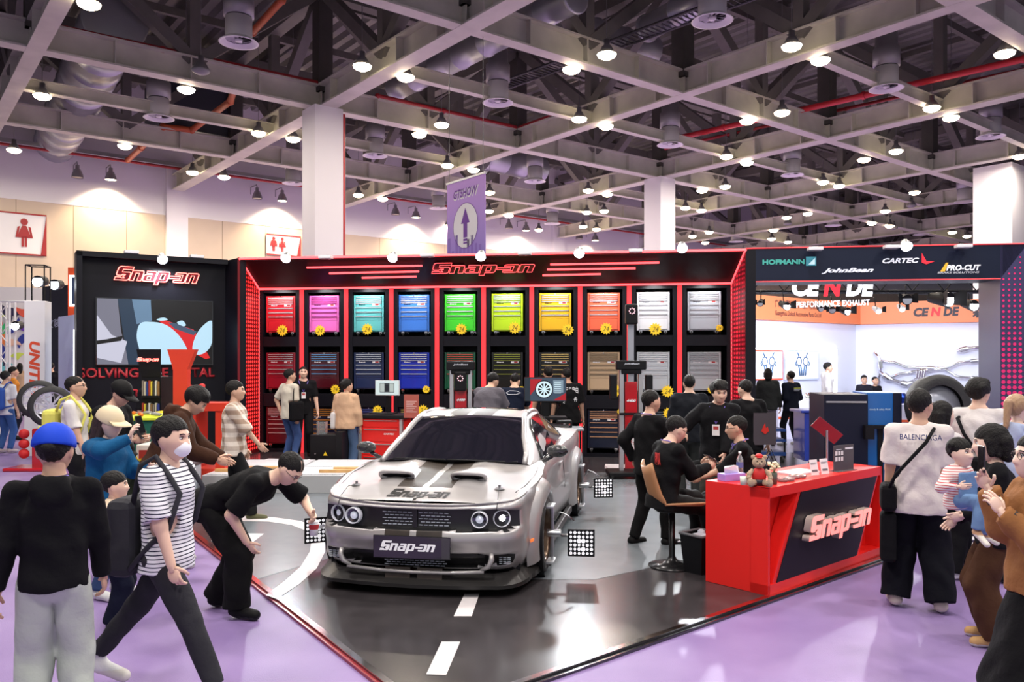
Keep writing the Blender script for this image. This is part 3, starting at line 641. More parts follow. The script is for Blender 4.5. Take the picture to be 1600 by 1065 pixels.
# ---- right part: black post, logo header, right pillar
zh = Z(1181, 440)
MB().box(UW, uE, 0, 1.2, 0, ZT).build('black_post', BOOTH, main)
NAVY = mat('header_navy', (.004, .009, .028), .5, spec=.3)
h2 = thing('logo_header', 'dark navy header carrying four small company marks over the opening', 'sign', BW)
u1 = U(1597, 0); MB().box(uE, uF, 0, .8, zh, ZT).build('panel', NAVY, h2)
MB().prism([(uF, zh), (u1+.1, ZT), (uF, ZT)], -.03, 0, 0, FACE).build('slanted_end', NAVY, h2)
MB().cyl((UW, -.01, ZT), (uG, -.01, ZT), .012, n=6).cyl((uE, -.01, zh), (uF, -.01, zh), .01, n=6).build('neon_edge', mat('red_neon_dim', (.8, .05, .06), .4, emit=1.0), h2)
def onh(x, y, d=-.012): u, z = onp(BWi, x, y, 0); return T(u, d, z) @ FACE
def wpx(w, y=420): return w/F*(BW @ Vector((uE+1.5, 0, 0))).y
text('HOFMANN', hm('3c9a90', emit=.3), onh(1224, 409), wpx(64), wpx(8), h2, bold=.05)
g = MB().box(-.09, .09, -.085, .085, 0, .006, 0).add([(-.05, -.06, .007), (.07, -.06, .007), (.07, .06, .007)], [(0, 1, 2)], 1); g.build('square_mark', [hm('3a8a9a', emit=.3), hm('bfe0e8', emit=.4)], h2, onh(1267, 408))
text('JohnBean', hm('d8dcea', emit=.4), onh(1324, 423), wpx(78), wpx(9), h2, bold=.04, shear=.45)
text('CARTEC', hm('dfe2ec', emit=.4), onh(1407, 407), wpx(54), wpx(8), h2, bold=.04, shear=.3)
MB().add([(-.1, .12, 0), (-.02, -.03, 0), (.12, -.04, 0), (-.02, -.09, 0), (-.1, -.06, 0)], [(0, 1, 2, 3, 4)]).build('red_corner_mark', hm('e02838', emit=.5), h2, onh(1449, 405))
text('PRO-CUT', hm('e8eaf0', emit=.4), onh(1505, 418), wpx(50), wpx(9), h2, bold=.04, shear=.25)
text('BRAKE SOLUTIONS', hm('c8cad4', emit=.2), onh(1497, 425.5), wpx(60), wpx(3), h2, bold=.02, shear=.2)
MB().add([(-.08, -.07, 0), (.0, -.07, 0), (.06, .09, 0), (.02, .09, 0)], [(0, 1, 2, 3)]).build('gold_stripe_mark', hm('e8b030', emit=.4), h2, onh(1476, 418))
pil = struct('wall_right_pillar', MB().box(uF, uG, 0, .9, 0, ZT), mat('pillar_navy', (.05, .045, .12), .35), M=BW)
pm = mat('dot_magenta', (.75, .02, .16), .45, emit=.12)
zslope = ZT-zh
dots(T(0, 0, 0), uG-uF, .2, ZT, 11, 40, pm, pil, grad=True, r=.052, skip=lambda x, z: z > ZT-.0-(1-x/(u1-uF+.1))*zslope-.05).matrix_basis = T(uF, 0, 0)
for v in pil.children: pass
# ---- left angled panel with the screen
lw = struct('wall_left_booth', MB().box(0, LLEN, 0, .35, 0, ZT).box(0, .10, -.25, 0, 0, ZT).box(0, LLEN, -.25, 0, ZT-.1, ZT), BOOTH, M=LW)
A = LW @ Vector((LLEN, 0, 0)); Bq = BW @ Vector((0, 0, 0)); M = frame2(A, Bq); MB().box(-.02, (Bq-A).length+.02, 0, .12, 0, ZT).build('return_panel', BOOTH, lw, LWi @ M)
def LP(x, y, d=-.01): u, z = onp(LWi, x, y, 0); return T(u, d, z) @ FACE
def lpx(w): return w/F*15.9
sg = thing('neon_wall_sign', 'small outlined red neon word mark above the big screen', 'sign', LW)
logo(mat('neon_pink', (1, .25, .22), .4, emit=4, ec=(1, .16, .13)), LP(247, 432, -.06), 1.62, sg, outline=.010, name='neon_word_mark')
logo(mat('mark_red', (.10, .01, .02), .5, spec=.2), LP(247, 432, -.03), 1.62, sg, ext=.01, name='word_mark_back')
LRED = mat('letter_red', (.45, .02, .03), .45)
s2 = thing('wall_slogan', 'dark red slogan lettering below the big screen', 'lettering', LW)
text('SOLVING THE TOTAL', LRED, LP(233, 582, -.015), 2.52, .2, s2, bold=.03, ext=.015); text('Since 1920', LRED, LP(245, 610, -.015), 1.45, .23, s2, bold=.03, ext=.015)
# screen
u0, z0 = onp(LWi, 151, 569, -.05); u1_, z1 = onp(LWi, 331, 472, -.05); sw, sh = u1_-u0, z1-z0
tv = thing('wall_screen', 'large wall screen showing a gloved hand holding a red tool', 'screen', LW @ T(u0, -.08, z0) @ FACE)
MB().box(-.02, sw+.02, -.02, sh+.02, -.08, 0).build('frame', BLACKG, tv)
def em(h, e=1.2): c = hexc(h); return mat('screen_'+h, tuple(x*.1 for x in c), .4, emit=e, ec=c)
g = MB().box(0, sw, 0, sh, 0, .002, 0)
def sp(pts, mi, z): g.add([(x*sw, y*sh, z) for x, y in pts], [tuple(range(len(pts)))], mi)
sp([(0, 0), (.28, 0), (.2, .5), (.17, 1), (0, 1)], 1, .003); sp([(0, .1), (.2, .02), (.25, .35), (.12, .45), (0, .75)], 2, .004); sp([(0, .3), (.2, .36), (.22, .44), (.08, .38), (0, .36)], 0, .005)
sp([(.17, 1), (.45, 1), (.46, .66), (.36, .6), (.34, 0), (.26, 0)], 3, .0035); sp([(.29, 1), (.45, 1), (.46, .68), (.33, .62)], 4, .005)
sp([(.52, .68), (.56, .7), (.83, .55), (.9, .35), (.98, .1), (.94, .08), (.8, .2), (.6, .55)], 5, .006); sp([(.6, .66), (.66, .65), (.86, .52), (.83, .46), (.66, .56)], 6, .007)
def blob(pts, mi, z):
    n = len(pts); q = []
    for i in range(n):
        p0, p1, p2, p3 = [pts[(i+k) % n] for k in (-1, 0, 1, 2)]
        for t in (0, .25, .5, .75): q.append(tuple(.5*((2*p1[j])+(p2[j]-p0[j])*t+(2*p0[j]-5*p1[j]+4*p2[j]-p3[j])*t*t+(3*p1[j]-p0[j]-3*p2[j]+p3[j])*t**3) for j in (0, 1)))
    sp([(max(0, min(1, a)), max(0, min(1, b))) for a, b in q], mi, z)
blob([(.36, .63), (.33, .45), (.35, .25), (.40, .02), (.78, .02), (.78, .2), (.7, .45), (.58, .62), (.45, .66)], 7, .008)
blob([(.998, .7), (.88, .55), (.82, .3), (.84, .16), (.93, .18), (.998, .35)], 7, .009); blob([(.5, .7), (.54, .68), (.6, .7), (.56, .73)], 7, .0065); blob([(.68, .66), (.72, .6), (.76, .62), (.73, .69)], 7, .0065)
g.build('picture', [em('06070a', .6), em('6a6a78'), em('b4b4c4'), em('1c3044'), em('5a7690'), em('d41c20', 1), em('3a4a60'), em('b8dcf0', 1)], tv)
text('汽车维修人员', em('ffffff', 1), T(sw*.42, sh*.07, .012), sw*.18, sh*.055, tv, name='caption')
# white light box and orange frame of the neighbour at the left edge
a = px(84, 600, 19.5); b = px(118, 600, 18.2)
M = frame2(a, b); t = thing('light_box_wall', 'white glowing booth wall edge at the left of the black panel', 'booth wall', M)
MB().box(0, (b-a).length+1.5, .1, .3, 0, 3.05).build('panel', mat('pale_blue_wall', (.62, .70, .95), .5), t); MB().box((b-a).length*.80, (b-a).length*.97, .05, .1, .3, 2.7).build('light_strip', NEONW, t)
a = px(106, 600, 21); t = thing('orange_light_frame', 'orange framed light box above the white booth wall', 'light box', T(a.x, a.y, 0))
MB().box(0, .8, 0, .3, 3.1, 4.4).build('frame', hm('f05828'), t); MB().box(.05, .5, -.02, 0, 3.4, 4.2).build('lamp_face', NEONW, t); MB().box(.12, .42, -.03, -.02, 3.45, 4.15).build('shade', hm('3a4a6a'), t)
# ================================================================ THE CAR
PAINT = mat('silver_paint', (.41, .395, .40), .38, .5, coat=.6, var=0); CSTR = mat('stripe_film', (.035, .024, .018), .55, .0, var=.6, bscale=14, detail=8)
GLASS = mat('tinted_glass', (.008, .008, .014), .04, coat=1, spec=.8); GRILL = mat('grille_black', (.010, .010, .011), .35)
CARM = T(-.83, 6.86, TH) @ RZ(-10.2)                             # x across, y to the rear, z up, nose at y=0
car = thing('muscle_car', 'silver two-door muscle car with dark twin stripes parked on the road mat', 'car', CARM)
HW = .955; CR = .36; LEN = 4.95
def outline(n_side=74):
    pts = []; nx = [0, .028, .07, .12, .17, .215, .25, .30, .36, .42, .48, .54, .60, .65]
    def fy(x): return .012*(x/.65)**2 * 6
    for x in nx: pts.append((x, fy(x)))
    x0, y0 = nx[-1], fy(nx[-1])
    for i in range(1, 9):                                        # corner
        t = i/8*math.pi/2; pts.append((x0+(HW-.035-x0)*math.sin(t), y0+(CR)*(1-math.cos(t))))
    y1 = pts[-1][1]; 
    for i in range(1, n_side): 
        y = y1+(LEN-.30-y1)*i/(n_side-1); pts.append((0, y))
    for i in range(1, 9):
        t = i/8*math.pi/2; pts.append((HW-.02-(.30)*(1-math.cos(t)), LEN-.30+.25*math.sin(t)))
    for x in (.5, .35, .2, 0): pts.append((x, LEN-.05+.02*(1-x)))
    return pts
def halfw(y):                                                    # plan width with hips over the rear wheel
    w = HW-.035+.035*min(1, max(0, (y-.4)/.4))
    w += .035*math.exp(-((y-.95)/.45)**2)-.02*math.exp(-((y-2.3)/.7)**2)+.05*math.exp(-((y-3.9)/.6)**2)
    return w
def ztop(y):
    k = [(0, .755), (.12, .783), (.5, .830), (1.0, .882), (1.4, .925), (2.0, .95), (2.8, .965), (3.4, .995), (3.9, 1.03), (4.5, 1.02), (4.95, 1.0)]
    for (a, b), (c, d) in zip(k[:-1], k[1:]):
        if y <= c: t = max(0, (y-a)/(c-a)); t = t*t*(3-2*t); return b+(d-b)*t
    return 1.0
OL = outline()
OP = [(halfw(y) if (x == 0 and 14 <= i < len(OL)-1) else x, y) for i, (x, y) in enumerate(OL)]
NR = 45
def wallrow(y, j, front):
    zt = ztop(y); zbm = .17 if front < .5 else .20
    t = j/(NR-1); return zt+(zbm-zt)*t
def inset(y, t, front):
    # vertical profile: tumblehome at the top, widest at .35, tucked at the sill ; front face: brow / bumper
    side = .045*(1-min(1, t/.16))**2 + .02*math.sin(min(1, t/.5)*math.pi) + .07*max(0, (t-.72)/.28)**1.6
    fr = .05*(1-min(1, t/.10))**2 + .03*math.exp(-((t-.16)/.06)**2)*0 - .035*math.exp(-((t-.52)/.14)**2) + .09*max(0, (t-.8)/.2)**1.5
    return side*(1-front)+fr*front
def normal2(i):
    a = OP[max(i-1, 0)]; b = OP[min(i+1, len(OP)-1)]; dx, dy = b[0]-a[0], b[1]-a[1]; L = math.hypot(dx, dy) or 1
    if i == 0: return (0, -1)
    if i == len(OP)-1: return (0, 1)
    return (dy/L, -dx/L)
AX = (.93, 3.88); WR = .355
def inwheel(y, z, r=.42): return any((y-a)**2+(z-.35)**2 < r*r for a in AX)
def rrect(x, z, cx, cz, hx, hz, r):
    qx = max(abs(x-cx)-hx+r, 0); qz = max(abs(z-cz)-hz+r, 0); return math.hypot(qx, qz) < r
def front_feature(x, z):
    ax = abs(x)
    if rrect(ax, z, .0, .628, .86, .086, .06): return 1            # main grille and lamps
    if rrect(ax, z, .0, .285, .62, .066, .05): return 1           # lower intake
    if rrect(ax, z, .76, .295, .075, .05, .035): return 1         # corner vents
    return 0
g = MB(); nI = len(OP)
# extra rows: use dense z rows in the front so openings read crisp
for side in (1, -1):
    V = []
    for i, (x, y) in enumerate(OP):
        nx_, ny_ = normal2(i); fr = max(0, min(1, 1-(y-.05)/.38)) if y < 2 else 0
        for j in range(NR):
            t = j/(NR-1); z = wallrow(y, j, fr); ins = inset(y, t, fr)
            dep = 0
            if y < .5 and front_feature(x, z): dep = .055
            V.append((side*(x-nx_*(ins+dep)), y-ny_*(ins+dep), z))
    fs = []; ms = []
    o = len(g.v); g.v += V
    for i in range(nI-1):
        for j in range(NR-1):
            q = [i*NR+j, (i+1)*NR+j, (i+1)*NR+j+1, i*NR+j+1]
            cx = sum(abs(V[k][0]) for k in q)/4; cy = sum(V[k][1] for k in q)/4; cz = sum(V[k][2] for k in q)/4
            if cy > .35 and cx > .8 and inwheel(cy, cz, .40): continue
            mi = 0
            ff = sum(front_feature((OP[k//NR][0]), V[k][2]) for k in q) if cy < .5 else 0
            if ff >= 2: mi = 2
            elif cy < .4 and cz < .60 and .028 <= abs(cx) <= .25 and OP[i+1][0] <= .2501: mi = 1
            g.f.append(tuple(o+k for k in (q if side < 0 else q[::-1]))); g.m.append(mi); g.sm.append(mi != 2)
    # keep the top edge
body_top = {}
# hood + cowl surface: from the wall top edge inwards
xs = [0, .028, .07, .12, .17, .215, .25, .30, .36, .42, .48, .54, .60, .66, .72, .78, .84, .90, 1.0]
def topz(x, y):                                                  # height over the local edge
    zt = ztop(y); w = halfw(max(y, .4)); 
    c = .045*(1-(x/w)**2)*min(1, y/.25)
    if y < 1.5:
        b = .030*math.exp(-((abs(x)-.36)/.13)**2)*max(0, min(1, (y-.30)/.3)) ; c += b
        c -= .012*math.exp(-(x/.12)**2)*min(1, y/.5)
    return zt+c-.0
def edge_at(y):                                                  # half width of the wall's top edge at y
    best = None
    for i in range(nI-1):
        (xa, ya), (xb, yb) = OP[i], OP[i+1]
        if ya <= y <= yb and yb > ya and i < nI-13: t = (y-ya)/(yb-ya); return xa+(xb-xa)*t
    return halfw(y)
def top_patch(y0, y1, n, zoff=0):
    ys = [y0+(y1-y0)*k/n for k in range(n+1)]
    for side in (1, -1):
        V = []
        for y in ys:
            e = edge_at(y)-.045
            for x in xs:
                xx = x*(e if x > .9 else 1) if x == 1.0 else min(x, e*.985)
                if x == 1.0: xx = e
                zz = topz(xx, y) if x != 1.0 else ztop(y)
                yy = y
                if y < .5 and x != 1.0: pass
                V.append((side*xx, yy, zz))
        o = len(g.v); g.v += V; m = len(xs)
        for i in range(n):
            for j in range(m-1):
                q = [i*m+j, (i+1)*m+j, (i+1)*m+j+1, i*m+j+1]; mi = 1 if (xs[j] >= .028 and xs[j+1] <= .2501 and ys[i] > .29) else 0
                g.f.append(tuple(o+k for k in (q if side > 0 else q[::-1]))); g.m.append(mi); g.sm.append(True)
top_patch(.055, 1.45, 26); top_patch(1.45, 4.93, 30)
body = g.build('body', [PAINT, CSTR, GRILL], car)
# hood lip bead bridging fascia and hood
g = MB(); 
pts = [(s*x, y+.0, ztop(y)-.004) for s in (-1,) for x, y in reversed(OP[:22])]+[(x, y, ztop(y)-.004) for x, y in OP[1:22]]
pts = [(x*.965, y+.028, z) for x, y, z in pts]; g.tube(pts, .012, 8); g.build('hood_lip', PAINT, car)
# ---- greenhouse
def gh(y):                                                       # (half width at belt, half width roof, roof z)
    pass
GY = [(1.32, .735, .955), (1.50, .72, 1.035), (1.75, .655, 1.165), (2.0, .615, 1.285), (2.15, .59, 1.345), (2.3, .58, 1.372), (2.6, .575, 1.388), (2.9, .57, 1.385), (3.15, .565, 1.362), (3.4, .56, 1.30), (3.7, .555, 1.20), (4.0, .56, 1.10), (4.3, .58, 1.03)]
xr = [0, .028, .07, .12, .17, .215, .25, .32, .40, .48, 1.0]
g = MB()
for side in (1, -1):
    V = []
    for (y, w, z) in GY:
        for x in xr:
            xx = w if x == 1.0 else min(x, w*.96); t = xx/w; zz = z+.03*(1-t*t)-.0
            yy = y-(.10*(1-t*t) if y < 2.2 else (-.06*(1-t*t) if y > 3.2 else 0)); V.append((side*xx, yy, zz))
    o = len(g.v); g.v += V; m = len(xr)
    for i in range(len(GY)-1):
        for j in range(m-1):
            q = [i*m+j, (i+1)*m+j, (i+1)*m+j+1, i*m+j+1]; ym = (GY[i][0]+GY[i+1][0])/2
            if ym < 2.15: mi = 2
            elif 3.15 < ym < 4.0 or (2.6 < ym < 3.15 and xr[j+1] <= .48): mi = 2
            elif xr[j] >= .028 and xr[j+1] <= .2501: mi = 1
            else: mi = 0
            g.f.append(tuple(o+k for k in (q if side > 0 else q[::-1]))); g.m.append(mi); g.sm.append(True)
roof = g.build('roof', [PAINT, CSTR, GLASS], car)
# sides of the cabin: glass wall with silver pillars
BELT = [(1.32, .80), (1.9, .86), (2.6, .87), (3.2, .87), (3.8, .84), (4.3, .76)]
def belt(y):
    for (a, b), (c, d) in zip(BELT[:-1], BELT[1:]):
        if y <= c: return b+(d-b)*(y-a)/(c-a)
    return .76
g = MB()
for side in (1, -1):
    V = []; ys = []
    for (y, w, z) in GY:
        bw_ = belt(y); zb2 = ztop(y)+.0
        for t in (0, .25, .5, .75, 1): V.append((side*(bw_+(w-bw_)*t+.02*math.sin(t*math.pi)), y, zb2+(z-zb2)*t))
    o = len(g.v); g.v += V; m = 5
    for i in range(len(GY)-1):
        for j in range(m-1):
            q = [i*m+j, i*m+j+1, (i+1)*m+j+1, (i+1)*m+j]; g.f.append(tuple(o+k for k in (q if side > 0 else q[::-1]))); g.m.append(0); g.sm.append(True)
g.build('cabin_side', PAINT, car)
for side in (1, -1):                                              # side glass proud of the panel
    poly = [(1.72, .02), (2.12, .80), (2.35, .88), (2.95, .88), (3.28, .74), (3.50, .40), (3.42, .12), (2.6, .05)]
    vs = []
    for y, t in poly:
        for (a, b), (c, d) in zip([(q[0], q) for q in GY[:-1]], [(q[0], q) for q in GY[1:]]):
            if a <= y <= c: f_ = (y-a)/(c-a); w = b[1]+(d[1]-b[1])*f_; z = b[2]+(d[2]-b[2])*f_
        bw_ = belt(y); zb2 = ztop(y); vs.append((side*(bw_+(w-bw_)*t+.02*math.sin(t*math.pi)+.012), y, zb2+.01+(z-zb2)*t))
    cen = tuple(sum(v[k] for v in vs)/len(vs) for k in range(3)); cen = (cen[0]+side*.018, cen[1], cen[2])
    MB().add(vs+[cen], [(i, (i+1) % len(vs), len(vs)) for i in range(len(vs))]).build('side_window', GLASS, car)
    MB().tube(vs+[vs[0]], .010, 6).build('window_seal', BLACKG, car)
    MB().tube([(side*q[1]*1.0, q[0], q[2]+.002) for q in GY[:6]], .028, 8).build('windscreen_pillar', PAINT, car)
    MB().tube([(side*q[1]*1.0, q[0], q[2]+.002) for q in GY[5:]], .022, 8, rad=[.03, .026, .024, .022, .022, .02, .02, .015]).build('roof_rail', PAINT, car)
    # mirror
    mr_ = thing('wing_mirror', None, None, CARM); mr_.parent = car; mr_.matrix_basis = T(side*.93, 1.62, 1.03)
    MB().ball((side*.09, 0, .02), (.11, .055, .065), n=16, m=10).build('mirror_shell', mat('glitter_black', (.012, .012, .014), .2, bump=.8, bscale=90, coat=1), mr_)
    MB().tube([(side*-.06, .02, -.09), (side*.04, 0, -.03)], .022).build('mirror_stalk', BLACKG, mr_)
# spoiler and deck
MB().box(-.80, .80, 4.72, 4.95, 1.045, 1.075, b=.012).box(-.7, -.66, 4.75, 4.85, .99, 1.05).box(.66, .7, 4.75, 4.85, .99, 1.05).build('rear_spoiler', BLACKG, car)
# wipers, cowl
MB().box(-.66, .66, 1.30, 1.40, .955, .972).build('cowl', BLACK, car)
MB().tube([(-.05, 1.22, .985), (-.35, 1.26, .985), (-.62, 1.32, .975)], .009, 6).build('wiper', BLACK, car); MB().tube([(.55, 1.24, .975), (.2, 1.22, .985), (-.02, 1.22, .985)], .009, 6).build('wiper', BLACK, car)
# hood scoops
for s in (-1, 1):
    yc, zc_ = .60, topz(.34, .60)
    t = MB(); ring = []
    for k in range(24): a = 2*math.pi*k/24; ring.append((s*.34+.155*math.copysign(abs(math.cos(a))**.6, math.cos(a)), yc-.02+.035*math.sin(a)*-1, zc_+.012+.036*math.copysign(abs(math.sin(a))**.8, math.sin(a))))
    t.add(ring, [tuple(range(24))]); t.build('scoop_opening', BLACK, car)
    MB().tube(ring+[ring[0]], .019, 8).build('scoop_rim', PAINT, car)
    # scoop hump behind the opening
    V = []; rows_ = 7; cols_ = 13
    for i in range(rows_):
        for j in range(cols_):
            a = math.pi*j/(cols_-1); tt = i/(rows_-1); ry = yc+tt*.42; h = .045*(1-tt)**1.4
            x = s*.34-.165*math.cos(a)*(1-.15*tt); V.append((x, ry, topz(abs(x), ry)+h*math.sin(a)**.7-.004))
    MB().add(V, [(i*cols_+j, (i+1)*cols_+j, (i+1)*cols_+j+1, i*cols_+j+1) for i in range(rows_-1) for j in range(cols_-1)], smooth=True).build('scoop_hump', PAINT, car)
    # hood pins and cable
    zz = topz(.66, .40); MB().lathe([(0, .012), (.03, .012), (.045, .002), (.05, 0)], 16, M=T(s*.66, .40, zz)).cyl((s*.66, .40, zz), (s*.66, .40, zz+.035), .012).build('hood_pin', GREY, car)
    MB().tube([(s*.66, .38, zz+.01), (s*.68, .25, zz+.012), (s*.70, .12, .79), (s*.70, .06, .72)], .003, 5).build('pin_cable', BLACK, car)
    # hood shut line
    MB().tube([(s*(edge_at(y)-.10), y, topz(edge_at(y)-.10, y)+.001) for y in (.35, .6, .9, 1.2, 1.38)], .004, 5).build('shut_line', BLACK, car)
# headlights
for s in (-1, 1):
    for xx, r, lit in ((.555, .070, False), (.725, .074, True)):
        yy = .075+(.10 if xx > .7 else .0)
        hl = thing('headlight', None, None, CARM); hl.parent = car; hl.matrix_basis = T(s*xx, yy-.012, .636) @ RX(90) @ RY(s*(18 if xx > .7 else 6))
        MB().lathe([(r-.007, -.02), (r-.007, .03), (r-.004, .034), (r, .03), (r+.002, -.02)], 32).build('halo_ring', mat('halo', (.6, .6, .66), .3, emit=.12, ec=(.85, .9, 1)), hl)
        MB().lathe([(0, -.01), (.03, 0), (r-.012, .01)], 24).build('reflector_bowl', mat('lamp_smoke', (.06, .065, .09), .08, .8, coat=1), hl)
        MB().ball((0, 0, .0), (.034, .034, .022)).build('projector_lens', mat('lens_bright', (.7, .75, .85), .05, .3, emit=.25) if not (s > 0 and lit) else mat('lens_lit', (1, 1, 1), .1, emit=4), hl)
# grille slats and mesh
gr = thing('grille', None, None, CARM); gr.parent = car; gr.matrix_basis = T(0, .045, .628)
g = MB()
for k in range(5):
    z = -.055+k*.026
    for cx in (-.16, .16):
        for q in range(6): g.box(cx-.13+q*.045+(k % 2)*.02, cx-.13+q*.045+.034+(k % 2)*.02, -.0, .01, z, z+.006, 0)
tag(g.build('grille_mesh', hm('aab2be', .4), gr), kind='stuff')
MB().box(-.02, .02, -.008, .02, -.08, .08).build('grille_post', GRILL, gr)
g = MB()
for k in range(6):
    z = .235+k*.019
    for q in range(12): g.box(-.27+q*.045+(k % 2)*.02, -.27+q*.045+.034+(k % 2)*.02, .035, .045, z, z+.005)
tag(g.build('lower_mesh', hm('aab2be', .4), car), kind='stuff')
for s in (-1, 1):
    g = MB()
    for k in range(4):
        for q in range(3): g.box(s*.76-.05+q*.035, s*.76-.05+q*.035+.026, .13, .14, .255+k*.017, .26+k*.017)
    g.build('vent_mesh', hm('aab2be', .4), car)
    # amber marker on the flank
    MB().box(-.004, .004, -.06, .06, -.014, .014, b=.003).build('side_marker', mat('amber', (1, .22, .03), .3, emit=.3), car, T(s*(.952), .44, .40) @ RZ(s*-14))
# splitter with turned up ends
g = MB(); P = []
for x, y in [(-x, y) for x, y in reversed(OP[:26])]+[(x, y) for x, y in OP[1:26]]: P.append((x, y))
n = len(P); V = []
for x, y in P:
    L = math.hypot(x, 1); e = min(1, max(0, (y-.15)/.5)); V += [(x*1.03, y-.09*(1-e), .105+.02*e), (x*1.03, y-.09*(1-e), .075), (x*.9, y+.15, .075), (x*.93, y+.06, .17+.05*e)]
f = []
for i in range(n-1):
    for k in range(4): f.append((i*4+k, (i+1)*4+k, (i+1)*4+(k+1) % 4, i*4+(k+1) % 4))
g.add(V, f, smooth=False).build('front_splitter', mat('satin_black', (.014, .013, .013), .38), car)
MB().box(-.86, .86, .30, 4.8, .16, .30).build('underbody', BLACK, car)
MB().box(-.99, -.93, 1.5, 3.35, .12, .20, b=.01).box(.93, .99, 1.5, 3.35, .12, .20, b=.01).build('side_skirt', mat('satin_black', (.014, .013, .013), .38), car)
# wheel arches (wide flares)
for s in (-1, 1):
    for ax in AX:
        V = []; ns = 26; prof = [(.40, -.10), (.395, .035), (.405, .052), (.43, .052), (.49, .02), (.53, -.03)]
        for i in range(ns+1):
            a = -.35+(math.pi+.70)*i/ns
            for r, o_ in prof:
                yy = ax+r*math.cos(a); zz = .345+r*math.sin(a); V.append((s*(halfw(yy)+o_), yy, zz))
        m = len(prof)
        keep = []
        for i in range(ns):
            for j in range(m-1):
                q = (i*m+j, (i+1)*m+j, (i+1)*m+j+1, i*m+j+1)
                if max(V[k][2] for k in q) > .16: keep.append(q)
        MB().add(V, keep, smooth=True).build('wheel_arch_flare', PAINT, car)
        MB().lathe([(.40, -.3), (.40, .03)], 30, M=T(s*(halfw(ax)-.0), ax, .345) @ RY(90*s)).build('arch_liner', BLACK, car)
        # wheel
        wh = thing('wheel', None, None, CARM); wh.parent = car; wh.matrix_basis = T(s*(halfw(ax)-.115), ax, WR) @ RY(90*s)
        MB().lathe([(.255, -.14), (.33, -.14), (.352, -.11), (.355, 0), (.352, .11), (.33, .14), (.262, .14), (.255, .12)], 40).build('tyre', mat('tyre_rubber', (.018, .018, .019), .6, bump=.3, bscale=40), wh)
        BRZ = mat('bronze_rim', (.10, .065, .045), .3, .8)
        g = MB().lathe([(.262, .13), (.25, .135), (.24, .11), (.24, -.1)], 40)
        for k in range(10):
            a = 2*math.pi*k/10; Mk = Matrix.Rotation(a, 4, 'Z'); g.box(-.012, .012, .04, .245, .04, .075, 0, Mk @ RZ(7)); g.box(-.012, .012, .04, .245, .04, .075, 0, Mk @ RZ(-7))
        g.cyl((0, 0, .03), (0, 0, .09), .055, n=20); g.build('rim', BRZ, wh)
        MB().lathe([(0, -.02), (.19, -.02), (.19, .0), (0, .0)], 30).build('brake_disc', STEEL, wh); MB().box(.06, .16, -.10, .10, -.01, .05, b=.01).build('brake_caliper', hm('5a1010', .3), wh)
# door lines and handle, right flank in view
for s in (-1, 1):
    def sidex(y, z): return s*(halfw(y)-inset(y, (ztop(y)-z)/(ztop(y)-.2), 0)+.001)
    for y in (1.62, 2.92): MB().tube([(sidex(y+.06*k_, z), y+.04*k_, z) for k_, z in ((0, .93), (.3, .7), (.1, .5), (0, .28))], .004, 5).build('door_line', BLACK, car)
    MB().box(-.012, .02, -.10, .10, -.015, .015, b=.006).build('door_handle', PAINT, car, T(sidex(2.7, .80), 2.7, .80))
# marks on hood and plate
zt_ = .80
def hz(x, y): return topz(abs(x), y)
p0 = Vector((0, .10, hz(.2, .10)+.004)); p1 = Vector((0, .24, hz(.2, .24)+.004)); ya = (p1-p0).normalized(); xa = Vector((1, 0, 0)); za = xa.cross(ya)
MM = Matrix(((xa.x, ya.x, za.x, 0), (xa.y, ya.y, za.y, (p0.y+p1.y)/2), (xa.z, ya.z, za.z, (p0.z+p1.z)/2+.006), (0, 0, 0, 1)))
lg = logo(BLACK, None, .56, car, name='hood_mark')
for v in lg.data.vertices: yy = .165+v.co.y*1.7; v.co = (v.co.x, yy, hz(v.co.x, yy)+.005)
# drape the hood mark over the crown
bpy_me = lg.data
pl = thing('number_plate', None, None, CARM); pl.parent = car; pl.matrix_basis = T(0.0, -.052, .412) @ FACE
MB().box(-.335, .335, -.10, .09, -.01, .012, b=.004).build('plate', BLACKG, pl); logo(mat('plate_white', (.85, .85, .9), .4, emit=.15), T(-.03, -.002, .014), .50, pl)
MB().box(.26, .33, -.09, .08, .012, .014).build('plate_film', mat('smoke_film', (.05, .05, .055), .1), pl)
# bumper crease and lower silver struts
MB().tube([(-.60, .03, .205), (-.3, -.01, .195), (0, -.015, .19), (.3, -.01, .195), (.60, .03, .205)], .016, 8).build('lower_lip', PAINT, car)
for s in (-1, 1):
    MB().tube([(s*.57, .03, .215), (s*.64, .03, .25), (s*.665, .03, .31), (s*.66, .05, .355)], .022, 8, rad=[.014, .022, .024, .018]).build('intake_strut', PAINT, car)
    MB().prism([(s*.03, 0), (s*.25, 0), (s*.25, .10), (s*.03, .10)], 0, .004, M=T(0, -.012, .125) @ RX(80)).build('chin_stripe', CSTR, car)
# ---- wheel alignment targets
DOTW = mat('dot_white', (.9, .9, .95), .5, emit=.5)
def target(hub, cpos, yaw, label):
    t = thing('wheel_target', label, 'alignment target', T(cpos) @ RZ(yaw) @ FACE)
    s = .125
    MB().box(-s, s, -s, s, -.02, 0, b=.005).build('board', BLACK, t)
    g = MB(); random.seed(3)
    for i in range(6):
        for j in range(6):
            r = .0125 if (i+j) % 3 else .015
            if (i, j) in ((2, 3), (3, 1), (3, 3)): r = .021
            g.disc(((i-2.5)*.038, (j-2.5)*.038, .002), r, 12)
    tag(g.build('white_dots', DOTW, t), kind='stuff')
    h = (T(cpos) @ RZ(yaw) @ FACE).inverted() @ Vector(hub)
    MB().tube([(0, 0, -.02), (0, -.0, -.06), (h.x*.6, h.y, h.z*.8), (h.x, h.y, h.z)], .016).build('arm', STEEL, t)
    return t
def carpt(x, y, z): return CARM @ Vector((x, y, z))
